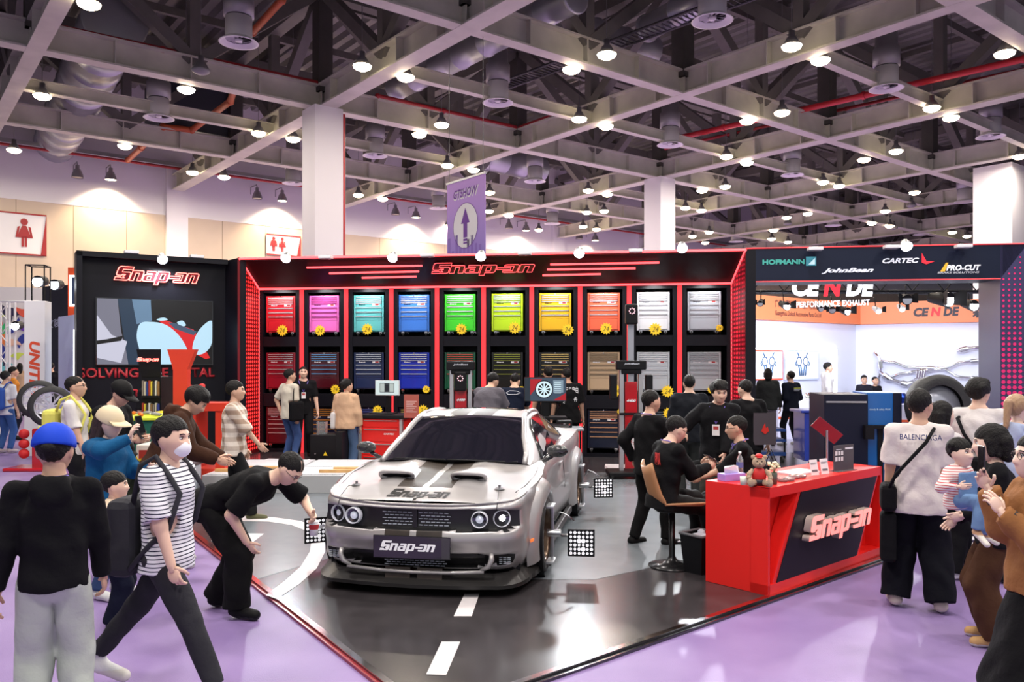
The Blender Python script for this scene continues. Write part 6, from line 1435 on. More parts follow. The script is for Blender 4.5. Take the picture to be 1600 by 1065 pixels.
PCOUNT = [0]
def person(label, loc, H, yaw, top='1b1b1e', bottom='1a1a1c', sleeve='short', hair='short', hairm=None, skin='a', lean=0, drop=0, hip=(0, 0), feet=None, lift=(0, 0), hands=None, poles=None, head=(0, 0), fat=1.0, female=False,
           shoes='141416', hood=False, loose=.012, legw=1.0, skirt=False, child=False, curl=.6, fingers=None, glasses=False, mask=False, lanyard=False, capc=None, h=None, topm=None, hem=.47, group=None, z=None, knee=None, headscale=1, extra=None, belly=0, seated=False):
    PCOUNT[0] += 1; seed = PCOUNT[0]
    Y = loc[1]; h = h or (.011 if Y < 9 else .015 if Y < 13 else .020)
    z0 = z if z is not None else 0
    M = Matrix.Translation((loc[0], loc[1], z0)) @ RZ(yaw); root = thing('person', label, 'person', M, group)
    hs = .248*headscale/1.0 if not child else .2*headscale
    hsc = hs/.235; u = H-.05*0
    sw_ = (.102 if not female else .098)*u*(1 if not child else .95); hipw = .052*u
    hc = Vector((hip[0], hip[1], .525*u-drop)); rl = Matrix.Rotation(-R(lean), 3, 'X')
    def tz(x, y, zz): return hc+rl @ Vector((x, y, zz))*1.0
    trunk = (.325 if not child else .29)*u; nb = tz(0, 0, trunk); waist = tz(0, 0, .12*u); chest = tz(0, .005, .225*u)
    feet = feet or [(-.07*u, .0), (.06*u, .01)]
    an = [Vector((feet[k][0], feet[k][1], .045*u+lift[k])) for k in (0, 1)]
    hp_ = [hc+Vector((-hipw, 0, -.01*u)), hc+Vector((hipw, 0, -.01*u))]; ll = .245*u
    kp = knee or [(0, 1, 0), (0, 1, 0)]
    kn = []
    for k in (0, 1):
        a_, c_ = ik(hp_[k], an[k], ll, ll, kp[k]); kn.append(a_); an[k] = c_
    shd = [tz(-sw_, 0, trunk-.048*u), tz(sw_, 0, trunk-.048*u)]
    hands = hands or [(-.155*u, .04*u, .47*u), (.155*u, .03*u, .47*u)]
    poles = poles or [(-.3, -1, -.3), (.3, -1, -.3)]; el = []; wr = []
    for k in (0, 1):
        a_, c_ = ik(shd[k], hands[k], .165*u, .145*u, poles[k]); el.append(a_); wr.append(c_)
    hl = Matrix.Rotation(-R(lean*.6+head[0]), 3, 'X'); hz_ = Matrix.Rotation(R(head[1]), 3, 'Z')
    Rh = hz_ @ hl
    up = (rl @ Vector((0, 0, 1))*.5+Rh @ Vector((0, 0, 1))*.5).normalized()
    hcen = nb+up*(.016*u)+Rh @ Vector((0, .018, .098*hsc*1.05))
    f = fat*u
    V3 = lambda v: (v[0], v[1], v[2])
    # skin
    sk = SKIN[skin]; side = (1, 0, 0)
    prims = [cap(V3(nb-up*.04*u), V3(hcen-up*.03), .033*u if not female else .027*u, .031*u if not female else .026*u), cap(V3(hc), V3(chest), .055*f, .06*f, side, 1.35), cap(V3(chest), V3(nb-up*.02*u), .06*f, .035*f, side, 1.5)]
    for k in (0, 1):
        prims += [cap(V3(shd[k]), V3(el[k]), .030*f, .0245*f), cap(V3(el[k]), V3(wr[k]), .0235*f, .0155*u), cap(V3(nb-up*.045*u), V3(shd[k]), .030*f, .030*f)]
        prims += [cap(V3(hp_[k]), V3(kn[k]), .046*f, .032*f), cap(V3(kn[k]), V3(an[k]), .031*f, .021*f)]
    bf = union(prims, .02); V, Q = netmesh(bf, max(h, .013))
    hd_ = tpl('head', .0055 if Y < 11 else .009); H4 = Matrix.Translation(hcen) @ Rh.to_4x4() @ Matrix.Scale(hsc, 4); Hn = np.array(H4)
    tr = lambda VV: np.asarray(VV)@Hn[:3, :3].T+Hn[:3, 3]
    parts = [(V, Q, 0)]+[(tr(a), b, c) for a, b, c in hd_]
    for k in (0, 1):
        fd = (wr[k]-el[k]).normalized(); m_ = -1 if k == 0 else 1
        inward = Vector((-m_, 0, 0)) if fingers is None or fingers[k] is None else Vector(fingers[k][1])
        if fingers and fingers[k]: fd = Vector(fingers[k][0])
        parts.append(hand_parts(wr[k]+fd*.005, fd, inward, u if not child else u*1.15, -1*m_*(-1), curl if not hasattr(curl, '__len__') else curl[k]))
    mk('body', parts, [sk, EYEW, EYED, LIP], root)
    # garments
    L = loose*1.0
    tm = topm or fab(top)
    tp = [cap(V3(tz(0, 0, -.01*u)), V3(waist), .068*f+L+belly, .064*f+L+belly, side, 1.36), cap(V3(waist), V3(chest), .064*f+L+belly, .070*f+L, side, 1.40), cap(V3(chest), V3(tz(0, 0, trunk-.05*u)), .068*f+L, .040*f+L*.8, side, 1.5)]
    ht = hem*u-drop if not seated else None
    tp.append(cap(V3(tz(0, 0, -.01*u)), V3(tz(0, -.003, -.055*u)), .070*f+L+belly, .072*f+L*1.1, side, 1.36))
    planes = []
    for k in (0, 1):
        tp += [cap(V3(nb-up*.035*u), V3(shd[k]), .032*f+L*.3, .034*f+L*.4)]
        r0 = .032*f+L*.6
        if sleeve == 'short': e2 = shd[k].lerp(el[k], .88); tp.append(cap(V3(shd[k]), V3(e2), r0, .033*f+L*1.2)); planes.append((V3(e2), V3((el[k]-shd[k]).normalized()), .14))
        elif sleeve == 'rolled': e2 = el[k].lerp(wr[k], .25); tp += [cap(V3(shd[k]), V3(el[k]), r0, .031*f+L), cap(V3(el[k]), V3(e2), .031*f+L, .030*f+L)]; planes.append((V3(e2), V3((wr[k]-el[k]).normalized()), .12))
        else: tp += [cap(V3(shd[k]), V3(el[k]), r0, .030*f+L*.9), cap(V3(el[k]), V3(wr[k]), .030*f+L*.9, .020*f+L*.7)]; planes.append((V3(wr[k]), V3((wr[k]-el[k]).normalized()), .12))
    if hood:
        hb = tz(0, -.055*u, trunk-.02*u); tp += [ell(V3(tz(0, -.062*u, trunk-.045*u)), (.066*f, .030*f, .058*f)), cap(V3(tz(-.040*u, .02*u, trunk-.02*u)), V3(tz(-.036*u, -.045*u, trunk-.012*u)), .022*f), cap(V3(tz(.040*u, .02*u, trunk-.02*u)), V3(tz(.036*u, -.045*u, trunk-.012*u)), .022*f)]
    neckn = up
    planes.append((V3(nb+up*(.022*u if not hood else .05*u)), V3(neckn), .12*u))
    dn = rl @ Vector((0, 0, -1)); planes.append((V3(tz(0, 0, (-.085*u if hem < .46 else -.06*u)+(hem-.47)*2*(hem > .47))), V3(dn), .30*u))
    if hem < .46: tp.append(cap(V3(tz(0, 0, -.03*u)), V3(tz(0, -.003, -.085*u)), .070*f+L*1.2, .074*f+L*1.2, side, 1.3))
    tf = cut(union(tp, .022), planes)
    V, Q = netmesh(tf, h, seed, .0060 if Y < 12 else .003, 19)
    mk('shirt' if sleeve == 'short' else 'top', [(V, Q, 0)], [tm], root)
    bm_ = fab(bottom)
    if skirt:
        lg = [cap(V3(hc), V3(Vector((hc.x, hc.y, .12*u))), .075*f, .12*f*legw, side, 1.25)]; lf_ = union(lg, .03)
        lf_ = cut(lf_, [((0, 0, .08*u), (0, 0, -1), None)]); nmb = 'skirt'
    else:
        lg = [cap(V3(tz(0, 0, .0)), V3(hp_[0].lerp(hp_[1], .5)), .064*f+.008, .062*f+.008, side, 1.38)]; pl = []
        for k in (0, 1):
            lg += [cap(V3(hp_[k]), V3(kn[k]), .053*f+.008, (.036*f+.010)*legw**.8), cap(V3(kn[k]), V3(an[k]), (.036*f+.010)*legw**.8, (.027*f+.010)*legw)]
            pl.append((V3(an[k]-(an[k]-kn[k]).normalized()*.012*u*(0 if legw > 1.2 else 1)), V3((an[k]-kn[k]).normalized()), .2*u*.6))
        lf_ = cut(union(lg, .018), pl); nmb = 'trousers'
    V, Q = netmesh(lf_, h, seed+5, .0058 if Y < 12 else .0025, 17); mk(nmb, [(V, Q, 0)], [bm_], root)
    # shoes
    for k in (0, 1):
        sh_ = an[k]; fdir = Vector((sh_.x-kn[k].x, 0, 0)); d = Vector((math.sin(R(8))*(1 if k else -1), 1, 0)).normalized()
        toe = Vector((sh_.x, sh_.y, 0))+d*.095*u; g0 = lift[k]+.028*u
        pitch = lift[k]*.8
        f1 = union([cap((sh_.x, sh_.y-.012*u, g0+.006*u), (toe.x, toe.y, g0-.006*u-pitch*.7), .026*u, .023*u, tuple(Vector((d.y, -d.x, 0))), 1.1), cap((sh_.x, sh_.y, sh_.z), (sh_.x, sh_.y+.01*u, g0), .024*u, .026*u)], .02)
        f2 = cut(f1, [((0, 0, lift[k]*.45+.001), (0, 0, -1), None)] if lift[k] < .02 else [])
        V, Q = netmesh(f2, .008 if Y < 9 else .012); mi = [0 if V[q].mean(0)[2] > lift[k]+.016*u else 1 for q in Q]
        mk('shoe', [(V, Q, mi)], [fab(shoes, .6), hm('d8d4cc', .6) if shoes not in ('141416', '0c0c0e') else RUBBER], root)
    # head wear
    hm_ = hairm or HAIRM
    Vh, Qh = tpl('hair', hair, .0065 if Y < 11 else .010)
    if hair != 'none': mk('hair', [(tr(Vh), Qh, 0)], [hm_], root)
    if capc:
        cm = fab(capc, .7, .15); w = 1 if capc != 'x' else 1
        fcap = cut(ell((0, -.012, .020), (.098, .120, .112)), [((0, 0, .006), (0, -.25, -1), None)])
        V, Q = surfnet(fcap, fcap.lo-.02, fcap.hi+.02, .007)
        g = MB(); vs = []; n = 15
        for i in range(n+1):
            a = -1.05+2.1*i/n; vs += [(.088*math.sin(a), .010+.094*math.cos(a), .030), (.092*math.sin(a)*1.0, .055+.145*math.cos(a)**.8, .006+.012*math.cos(a)), (.092*math.sin(a), .055+.145*math.cos(a)**.8, -.002+.012*math.cos(a)), (.086*math.sin(a), .010+.092*math.cos(a), .016)]
        fs = [(i*4+k, (i+1)*4+k, (i+1)*4+(k+1) % 4, i*4+(k+1) % 4) for i in range(n) for k in range(4)]
        c_ = mk('cap', [(tr(V), Q, 0), (tr(np.array(vs)), fs, 0)], [cm], root)
        if yaw == 0 or capc == '1540c0':
            g = MB().ball((0, -.122, .018), (.034, .014, .022)); mk('cap_opening', [(tr(np.array(g.v)), g.f, 0)], [HAIRM], c_)
    if glasses:
        g = MB()
        for s in (-1, 1):
            g.tube([(s*.033+.021*math.cos(a), .095+.0*abs(s), .004+.017*math.sin(a)) for a in [2*math.pi*k/14 for k in range(15)]], .0018, 5); g.tube([(s*.054, .093, .008), (s*.078, .05, .006), (s*.080, -.005, .002)], .002, 5)
        g.tube([(-.012, .097, .006), (.012, .097, .006)], .002, 5); mk('glasses', [(tr(np.array(g.v)), g.f, 0)], [BLACKG], root)
    if mask:
        fm = cut(union([ell((0, .045, -.050), (.060, .068, .055)), ell((0, .068, -.045), (.028, .036, .045))], .03), [((0, .040, 0), (0, -1, 0), None), ((0, 0, -.008), (0, 0, 1), None), ((0, 0, -.100), (0, 0, -1), None)])
        V, Q = surfnet(fm, fm.lo-.02, fm.hi+.02, .006); g = MB()
        for s in (-1, 1): g.tube([(s*.056, .045, -.022), (s*.074, .01, .012), (s*.078, -.018, .005), (s*.074, -.012, -.03), (s*.055, .04, -.075)], .0022, 5)
        mk('face_mask', [(tr(V), Q, 0), (tr(np.array(g.v)), g.f, 0)], [mat('mask_white', (.85, .86, .90), .7)], root)
    if lanyard:
        LAN = mat('lanyard_violet', (.18, .12, .55), .6); r1 = .070*f+L+.012; a0 = tz(-.042*u, -.03*u, trunk+.0*u); a1 = tz(.042*u, -.03*u, trunk+.0*u)
        b0 = tz(-.05*u, .045*u, trunk-.025*u); b1 = tz(.05*u, .045*u, trunk-.025*u); c0 = tz(0, r1+.004, .19*u)
        MB().tube([c0, b0, a0, tz(0, -.05*u, trunk-.0), a1, b1, c0], .0055, 6).build('lanyard', LAN, root)
        if lanyard == 2:
            MB().box(-.042, .042, .0, .006, -.13, 0, 0).box(-.03, .03, .006, .008, -.06, -.02, 1).build('name_badge', [WHITE, hm('b04040')], root, Matrix.Translation(c0+rl @ Vector((0, .004, -.01))) @ rl.to_4x4())
    root['rig'] = 1; del root['rig']
    J = dict(nb=nb, shd=shd, el=el, wr=wr, hc=hc, hcen=hcen, M=M, Rh=Rh, tz=tz, u=u, chest=chest, an=an, kn=kn, f=f, trunk=trunk, root=root, L=L)
    return J
def wpt(J, v): return J['M'] @ Vector(v)
def at(x, Y, ytop): P = px(x, ytop, Y); return (P.x, Y), P.z
def bag(name, label, cat, M, size, color, flap=False):
    w, d, hh = size; t = thing(name, label, cat, M); m = fab(color, .75, .25)
    MB().box(-w/2, w/2, -d/2, d/2, -hh/2, hh/2, b=min(d, w, hh)*.32).build('bag_body', m, t)
    return t, m
def backpack(J, label, color, size=(.30, .16, .42), dz=0):
    u = J['u']; c = J['tz'](0, -(.075*J['f']+J['L']+size[1]/2+.0), .13*u+.02-dz); tl = Matrix.Identity(4)
    M = J['M'] @ Matrix.Translation(c); t, m = bag('backpack', label, 'backpack', M, size, color)
    w, d, hh = size
    MB().box(-w*.36, w*.36, -d/2-.045, -d/2+.02, -hh*.40, hh*.05, b=.02).build('front_pocket', m, t)
    MB().tube([(-w*.34, -d/2-.01, hh*.18), (0, -d/2-.02, hh*.28), (w*.34, -d/2-.01, hh*.18)], .004, 5).build('zip', BLACK, t)
    inv = Matrix.Translation(-c)
    for s in (-1, 1):
        shp = J['tz'](s*.075*u, 0, J['trunk']+.012*u+J['L']); fr_ = J['tz'](s*.078*u, .082*J['f']+J['L'], .22*u); lo_ = J['tz'](s*.088*u, .055*J['f'], .10*u)
        pts = [Vector((s*w*.3, d/2-.02, hh*.42)), inv @ J['tz'](s*.07*u, -.06*u, J['trunk']-.01*u), inv @ shp, inv @ J['tz'](s*.076*u, .055*u, J['trunk']-.05*u), inv @ fr_, inv @ lo_, inv @ J['tz'](s*.105*u, .0, .05*u), Vector((s*w*.42, d/2-.02, -hh*.38))]
        MB().tube(pts, .016, 8).build('shoulder_strap', m, t)
    return t
def phone_at(J, k, label, tilt=0):
    w = J['wr'][k]; d = (w-J['el'][k]).normalized(); c = w+d*.10+Vector((0, .0, .02))
    t = thing('phone', label, 'phone', J['M'] @ Matrix.Translation(c) @ RX(tilt)); MB().box(-.037, .037, -.005, .005, -.02, .13, b=.003).build('phone_body', BLACKG, t); MB().box(-.033, .033, -.0065, -.005, -.012, .122).build('phone_screen', hm('28303c', .1), t); return t
# ---- the visitors and staff
def who(label, x, Y, ytop, yaw, **k):
    (X, _), zt = at(x, Y, ytop); base = k.pop('base', 0)
    lean = k.get('lean', 0); H = k.pop('H', None) or (zt-base)*1.012
    return person(label, (X, Y), H, yaw, z=base, **k)
p_ = who('man in blue cap, black hoodie and pale sweatpants seen from behind', 84, 4.2, 673, 22, top='0c0c10', bottom='b4bcb2', sleeve='long', hood=True, capc='1540c0', hair='crew', loose=.018, legw=1.6, hands=[(-.28, .02, .70), (.22, .16, .80)], lanyard=1, shoes='d8d8d8', head=(0, -6), hem=.50, fat=.88)
p_ = who('young man in striped tee and white face mask striding right', 272, 4.8, 664, -98, topm=shirt_tex('striped_jersey', 'stripe', (.80, .80, .84), (.02, .02, .05), 44), bottom='2c2c31', feet=[(-.08, -.58), (.10, .34)], lift=(.10, 0), hip=(0, -.04), hands=[(-.20, -.14, .80), (.21, .14, .72)], hair='short', mask=True, skin='b', loose=.016, curl=.9, shoes='e0e0e0', head=(4, -4), H=1.66)
backpack(p_, 'dark grey backpack on the man in the striped tee', '303036', (.32, .17, .46), .14)
p_ = who('small boy in cream top and navy trousers beside the grey backpack', 176, 6.1, 738, -75, top='d8c4ac', bottom='0c1024', sleeve='long', child=True, hair='bowl', skin='b', loose=.012, legw=1.5, headscale=1.02, group=None)
p_ = who('woman in cream cap and blue cardigan filming with her phone', 166, 6.9, 641, -108, top='12507c', bottom='32466a', sleeve='long', female=True, hair='long', hairm=HAIRB, capc='d8c8a8', glasses=True, skin='d', loose=.02, hands=[(-.16, .30, 1.08), (.12, .36, 1.36)], head=(14, -5), fingers=[None, ((0, .35, 1), (-.6, .6, 0))], shoes='c8c8c8')
phone_at(p_, 1, 'grey phone held up by the woman in the cream cap', 20)
p_ = who('man in white tee wearing a yellow backpack beside the black wall', 116, 9.6, 588, -78, top='d6d2d0', bottom='16161a', hair='crew', glasses=True, skin='a', hands=[(-.22, .1, .9), (.22, .18, .9)])
backpack(p_, 'pale yellow backpack on the man in white tee', 'd8d468', (.30, .17, .42))
p_ = who('man in black cap and black jacket bent over his phone', 160, 8.6, 590, -102, top='101014', bottom='15151a', sleeve='long', capc='0c0c0e', hair='short', glasses=True, lean=14, head=(22, 0), hands=[(-.10, .42, 1.18), (.10, .44, 1.18)], H=1.84, loose=.02)
phone_at(p_, 1, 'black phone in the hands of the man in black cap', 40)
p_ = who('small boy in black cap and dark green jacket by the green table', 192, 7.85, 683, -130, top='2c3226', bottom='1a1c22', sleeve='long', child=True, capc='101012', hair='short', skin='b', head=(18, 0))
p_ = who('salesman in black tee behind the red literature stand', 244, 12.7, 578, 200, top='101014', bottom='101014', hair='short', lanyard=1, hands=[(-.2, .3, 1.05), (.2, .2, 1.0)])
p_ = who('curly haired visitor in brown hoodie leaning over the display', 268, 7.9, 612, -72, top='3c2418', bottom='111114', sleeve='long', hood=True, hair='puffy', lean=24, head=(28, -8), hip=(0, -.12), hands=[(-.2, .45, 1.02), (.22, .42, 1.05)], loose=.035, legw=1.5, shoes='a8a8a4', H=1.84)
p_ = who('man in beige checked shirt walking toward the lift platform', 366, 10.2, 597, -82, topm=shirt_tex('checked_shirt', 'check', (.78, .70, .62), (.34, .24, .18), 9), bottom='101012', sleeve='rolled', hair='short', skin='a', feet=[(-.08, -.16), (.08, .22)], hands=[(-.20, .10, .84), (.18, .36, .92)], loose=.028, shoes='5a5a40', legw=1.3)
# bending man
(X, _), zt = at(352, 6.45, 742)
p_ = person('man in black bending over with a hand on his knee', (X, 6.45), 1.78, -102, top='0c0c0f', bottom='09090b', hair='crew', skin='b', lean=68, hip=(0, -.10), drop=.06, head=(10, 0), feet=[(-.12, -.16), (.10, .16)], hands=[(-.16, .66, .78), (.13, .26, .60)], poles=[(-.8, 0, -.3), (.6, -.8, .3)], legw=1.7, loose=.022, glasses=True, shoes='0c0c0e', z=0)
w_ = wpt(p_, p_['wr'][0]); 
cup = thing('paper_cup', 'white paper cup with red print held by the bending man', 'cup', T(w_.x+.02, w_.y, w_.z-.17)); MB().lathe([(0, 0), (.03, 0), (.040, .11), (.036, .11), (.028, .01)], 18).build('cup_wall', WHITE, cup); MB().lathe([(.0368, .05), (.0395, .09)], 18).build('printed_band', hm('b83030'), cup); MB().lathe([(0, .115), (.042, .115), (.042, .105)], 18).build('cup_lid', WHITE, cup)
# back of the stand
p_ = who('man in cream tee and jeans with hands on hips', 452, 15.9, 577, -38, top='cfc8b8', bottom='3a5080', hair='short', skin='a', hands=[(-.24, -.02, .98), (.22, .02, .80)], poles=[(-1, -.3, 0), (.3, -1, 0)], head=(0, -20))
t, m = bag('tote_bag', 'black tote bag hanging from the shoulder of the man in jeans', 'bag', p_['M'] @ T(.25, -.02, 1.02), (.12, .30, .38), '101014'); MB().tube([(0, -.08, .17), (-.03, -.04, .44), (0, .08, .17)], .012, 6).build('strap', m, t)
p_ = who('staff man in black tee with violet lanyard facing the room', 474, 16.8, 572, 196, top='0e0e12', bottom='101014', hair='crew', lanyard=2, skin='b')
p_ = who('woman in beige hoodie and jeans seen from behind by the red cart', 541, 14.6, 594, -14, top='c8a486', bottom='50688c', sleeve='long', female=True, hood=True, hair='bun', loose=.035, legw=1.5, head=(0, -25))
t, m = bag('white_bag', 'white shoulder bag of the woman in the beige hoodie', 'bag', p_['M'] @ T(-.22, .02, .92), (.10, .26, .30), 'd4d0d0'); MB().tube([(0, -.1, .1), (.07, -.02, .46), (0, .1, .1)], .012, 6).build('strap', m, t)
p_ = who('man in grey tee leaning over behind the car roof', 762, 13.3, 579, -30, top='5c5860', bottom='202024', hair='short', lean=16, head=(20, -10), hip=(0, -.1), hands=[(-.2, .4, 1.0), (.2, .4, 1.0)], H=1.86, loose=.03, fat=1.12)
p_ = who('man in navy polo with white emblem bending behind the car roof', 803, 14.0, 584, -8, top='10182c', bottom='14141a', hair='crew', lean=20, head=(22, 0), hip=(0, -.12), hands=[(-.2, .4, 1.0), (.2, .4, 1.0)], H=1.86)
MB().tube([(-.12, 0, .0), (-.06, 0, .035), (.06, 0, .03), (.14, 0, .0), (.05, 0, -.03), (-.08, 0, -.03), (-.12, 0, 0)], .006, 5).build('back_emblem', hm('e0e0ec'), p_['root'], Matrix.Translation(p_['tz'](0, -.155, .24*p_['u'])))
p_ = who('dark haired man mostly hidden behind the wheel picture screen', 857, 15.0, 572, 10, top='121216', bottom='121216', hair='short')
p_ = who('man in black tee with white lettering printed on his back', 888, 14.4, 574, 12, top='0b0b0e', bottom='0c0c10', hair='crew', lean=5, skin='c', head=(10, 10), loose=.03, legw=1.4)
o = text('勇气与自由', hm('d8d8dc'), Matrix.Translation(p_['tz'](0, -.145, .25*p_['u'])) @ FACE, .30, .12, p_['root'], bold=.02); o = text('永不止步', hm('d8d8dc'), Matrix.Translation(p_['tz'](0, -.145, .155*p_['u'])) @ FACE, .26, .12, p_['root'], bold=.02)
# group by the stool
p_ = who('black clad staff man with violet lanyard standing left of the stool', 1014, 8.75, 612, -58, top='0e0e11', bottom='0b0b0d', sleeve='long', hair='crew', lanyard=1, skin='a', hands=[(-.20, -.05, .92), (.12, .38, 1.14)], fat=1.08, feet=[(-.12, -.12), (.12, .14)], head=(6, 0), shoes='0c0c0e')
st = fl(1050, 884, TH)
p_ = person('seated staff man in glasses looking at his phone on the stool', (st.x, st.y+.02), 1.70, -70, top='0d0d10', bottom='0c0c0e', sleeve='long', hair='crew', glasses=True, lanyard=1, skin='b', drop=.21, hip=(0, -.10), lean=8, head=(24, 0), feet=[(-.10, .34), (.12, .40)], lift=(.16, .10), hands=[(-.06, .36, .98), (.09, .36, .98)], seated=True, fat=1.06)
phone_at(p_, 1, 'dark phone held by the seated staff man in glasses', 60)
text('团队', hm('d03030'), Matrix.Translation(p_['tz'](0.06, -.140, .22*p_['u'])) @ FACE, .10, .12, p_['root'], bold=.03)
p_ = who('long haired staff man with name badge leaning toward the others', 1122, 9.7, 597, 158, top='101014', bottom='3a3630', sleeve='long', hair='puffy', lanyard=2, skin='b', head=(14, 25), hands=[(-.10, .22, .92), (.52, .32, 1.18)], poles=[(-.3, -1, -.3), (.3, -.4, -1)], loose=.03, legw=1.3, fat=1.05)
p_ = person('seated staff man in black with lanyard behind the red counter', (px(1165, 700, 8.6).x, 8.6), 1.70, 78, top='0c0c0f', bottom='101012', sleeve='rolled', hair='crew', glasses=True, lanyard=1, skin='a', drop=.28, hip=(0, 0), lean=6, head=(6, 0), feet=[(-.14, .42), (.12, .46)], lift=(.02, .02), hands=[(-.2, .46, .78), (.16, .40, .82)], seated=True)
p_ = who('man in dark jacket with his back turned beside the red post', 1077, 11.7, 586, -6, top='15181f', bottom='2c2e2e', sleeve='long', hair='crew', skin='b', loose=.03, legw=1.2, fat=1.05)
p_ = who('man in black tee carrying a grey paper bag at the opening', 1168, 10.8, 594, 8, top='0c0c10', bottom='141416', hair='crew', skin='b', hands=[(-.22, .05, .80), (.30, .0, .80)], fat=1.08, loose=.02, head=(15, 15))
w_ = wpt(p_, p_['wr'][1]); t = thing('paper_bag', 'dark grey paper bag with red flame mark held by the man in black tee', 'bag', T(w_.x-.10, w_.y-.14, w_.z+.22)); MB().add([(-.15, -.05, -.2), (.15, -.05, -.2), (.15, .05, -.2), (-.15, .05, -.2), (-.15, -.06, .22), (.15, -.06, .22), (.15, .06, .22), (-.15, .06, .22)], [(0, 3, 2, 1), (0, 1, 5, 4), (1, 2, 6, 5), (2, 3, 7, 6), (3, 0, 4, 7)]).build('bag_wall', hm('4a444c'), t); MB().add([(-.05, -.065, -.02), (.0, -.065, -.06), (.05, -.065, -.02), (.035, -.066, .04), (.01, -.066, .02), (0, -.066, .09), (-.03, -.066, .03)], [tuple(range(7))]).build('flame_mark', hm('d02c24'), t)
w_ = wpt(p_, p_['wr'][1]); t = thing('carrier_bag', 'black plastic carrier bag with looped handles below the grey paper bag', 'bag', T(w_.x+.02, w_.y-.04, w_.z-.34)); MB().box(-.13, .13, -.06, .06, -.18, .12, b=.04).build('bag_body', mat('bin_liner', (.01, .01, .012), .25, bump=.8, bscale=14), t); MB().tube([(-.09, 0, .1), (-.02, 0, .28), (.05, 0, .1)], .008, 6).tube([(-.05, .03, .1), (.02, .02, .28), (.09, 0, .1)], .008, 6).build('handle', BLACK, t)
p_ = who('person in dark green jacket with back lettering in the opening', 1200, 19.0, 576, -10, top='2a2c2c', bottom='8a8088', sleeve='long', hair='bob', loose=.03, female=True)
p_ = who('man in black sweater and trousers standing alone in the opening', 1236, 19.0, 580, 22, top='0c1220', bottom='0a0c14', sleeve='long', hair='crew', loose=.025, shoes='8a8a90', feet=[(-.2, 0), (.2, .05)], hands=[(-.12, .2, 1.1), (.16, .2, 1.05)])
[MB().box(-.11, .11-.03*k, -.004, 0, -.008, .008).build('back_print', hm(['c8d050', 'b0b4c0', 'b0b4c0'][k]), p_['root'], Matrix.Translation(p_['tz'](.05, -.165, .245*p_['u']-.03*k))) for k in range(3)]
p_ = who('man in white hooded jacket standing behind the blue tool cart', 1293, 21.0, 567, -110, top='b8b4b4', bottom='5a5a60', sleeve='long', hood=True, hair='short', base=.16, loose=.03)
who('small distant man seated among the exhaust parts, left one', 1350, 23.6, 588, 170, top='20202a', bottom='14141a', hair='short', H=1.55); who('small distant man seated among the exhaust parts, right one', 1367, 23.9, 592, 190, top='16161c', bottom='14141a', hair='crew', H=1.5)
# right foreground
p_ = who('man in white lettered tee and wide black trousers at right', 1436, 6.55, 611, -22, top='d8cfcc', bottom='0a0b14', hair='short', glasses=True, skin='a', loose=.026, legw=2.1, head=(0, -28), hands=[(-.24, .08, .80), (.17, .26, 1.0)], shoes='cfc4b8', feet=[(-.17, .02), (.15, -.06)], hem=.44, fat=.92)
text('BALENCIAGA', hm('26306a'), Matrix.Translation(p_['tz'](0, -.163, .262*p_['u'])) @ FACE, .30, .045, p_['root'], bold=.01)
t, m = bag('crossbody_bag', 'black crossbody bag hanging behind the man in white lettered tee', 'bag', p_['M'] @ T(-.23, -.06, .90), (.12, .24, .22), '0c0c10'); MB().tube([(0, -.1, .08), (.05, -.14, .20), (.26, -.16, .46), (.33, -.02, .56), (.30, .10, .46), (.12, .14, .16), (0, .1, .08)], .014, 6).build('strap', m, t); MB().box(-.06, .06, -.08, .08, -.52, -.12, b=.03).build('hanging_pouch', m, t)
p_ = who('dark haired woman looking right beside the man in white tee', 1470, 7.5, 633, -68, top='c8c4c6', bottom='0e0e12', female=True, hair='mid', skin='d', skirt=False, legw=1.6, sleeve='long', shoes='e8e8e8')
p_ = who('man in plain white tee with black shoulder strap at right', 1528, 7.9, 594, -36, top='d2cccb', bottom='202024', hair='puffy', glasses=True, skin='b', loose=.018, head=(0, -20))
t, m = bag('sling_bag', 'black sling bag on the back of the man in plain white tee', 'bag', p_['M'] @ T(.10, -.24, .98), (.26, .12, .22), '0e0e12'); MB().tube([(-.05, .06, .08), (-.2, .06, .32), (-.26, .12, .46), (-.25, .26, .48), (-.1, .38, .2)], .018, 6).build('strap', m, t)
p_ = who('blonde woman with ponytail in pale blue hoodie at right edge', 1588, 7.2, 621, -60, top='a8b4d0', bottom='3a3a44', sleeve='long', female=True, hood=True, hair='pony', hairm=HAIRG, skin='d')
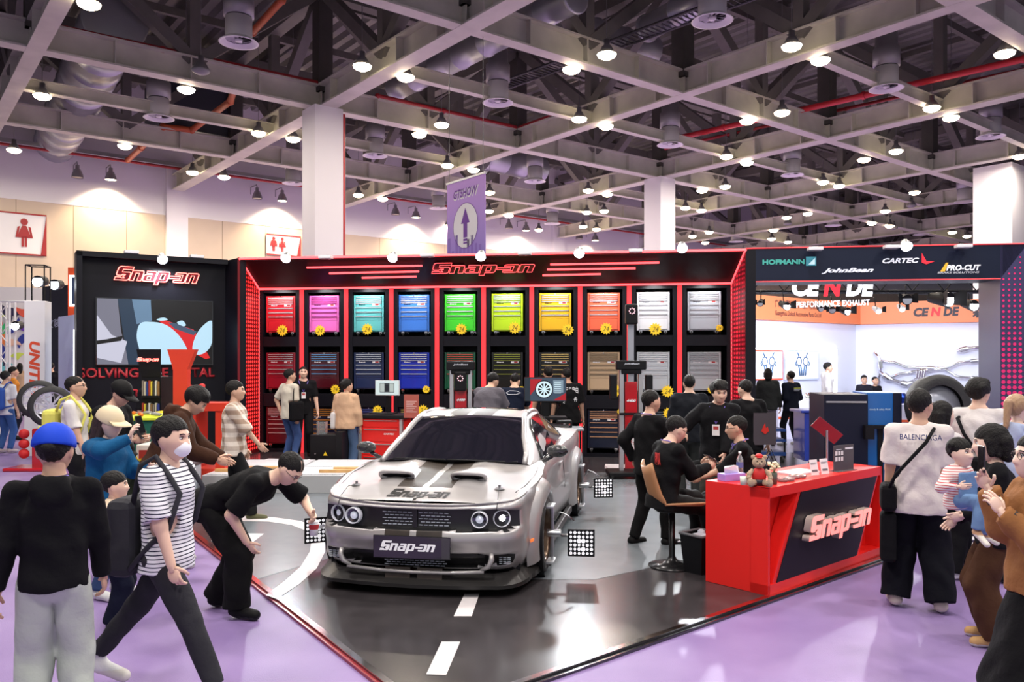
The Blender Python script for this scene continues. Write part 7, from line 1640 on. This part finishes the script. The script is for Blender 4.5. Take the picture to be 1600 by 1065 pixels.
p_ = who('dark haired woman in black top holding the toddler', 1556, 5.75, 686, 66, top='101014', bottom='4a3020', sleeve='long', female=True, hair='bob', skin='d', hands=[(-.06, .20, .90), (.10, .24, .84)], legw=1.9, shoes='c09868', head=(8, 0), loose=.02, H=1.52)
(X, _), zt = at(1484, 5.55, 686)
p_ = person('toddler in red striped sleeves and denim dungarees carried on an arm', (X, 5.45), .80, 205, topm=shirt_tex('red_striped', 'stripe', (.78, .72, .70), (.55, .05, .06), 60), bottom='6c8cb4', sleeve='long', child=True, hair='tails', skin='d', drop=.12, feet=[(-.10, .12), (.06, .18)], lift=(.06, .10), hands=[(-.14, .08, .42), (.16, .12, .42)], shoes='b89070', z=zt-.80+.10, loose=.014, headscale=.92, seated=True, legw=1.2)
MB().box(-.085, .085, .062, .085, .02, .20, b=.01).build('dungaree_bib', fab('6c8cb4'), p_['root'], Matrix.Translation(p_['hc']))
p_ = who('woman in camel jacket and long black skirt taking a photo', 1624, 4.45, 697, 84, top='8c5e38', bottom='0a0a0d', sleeve='long', female=True, hair='mid', glasses=True, skin='d', skirt=True, legw=1.5, loose=.04, hands=[(-.12, .25, 1.18), (.08, .23, 1.28)], fingers=[((.2, .5, 1), (.6, .2, 0)), ((0, .5, 1), (-.6, .2, 0))], H=1.58)
phone_at(p_, 1, 'white phone held up by the woman in the camel jacket', 0)
for k in (0, 1): MB().tube([p_['el'][k].lerp(p_['wr'][k], .45), p_['el'][k].lerp(p_['wr'][k], .85)], .062, 12).build('turned_cuff', fab('3c3430'), p_['root'])
# far left
p_ = who('far visitor in white tee with a blue backpack at left edge', 8, 17.5, 572, -10, top='d8d8dc', bottom='3c5c94', hair='short', h=.02, shoes='b0a0a0', H=1.78)
backpack(p_, 'blue backpack on the far visitor at left edge', '2c50a0', (.32, .18, .48))
who('far visitor in mustard jacket behind the blue backpack', 20, 20.5, 573, -60, top='c07c2c', bottom='1c2030', sleeve='long', hair='short', h=.025)
who('far long haired woman in tan coat before the mural', 31, 29, 567, 20, top='b89c80', bottom='b09478', sleeve='long', female=True, hair='long', hem=.40, h=.03)
who('far person in black beside the white column', 80, 26, 566, 30, top='101018', bottom='101018', sleeve='long', hair='short', h=.03)
bpy.data.scenes.remove(TS)
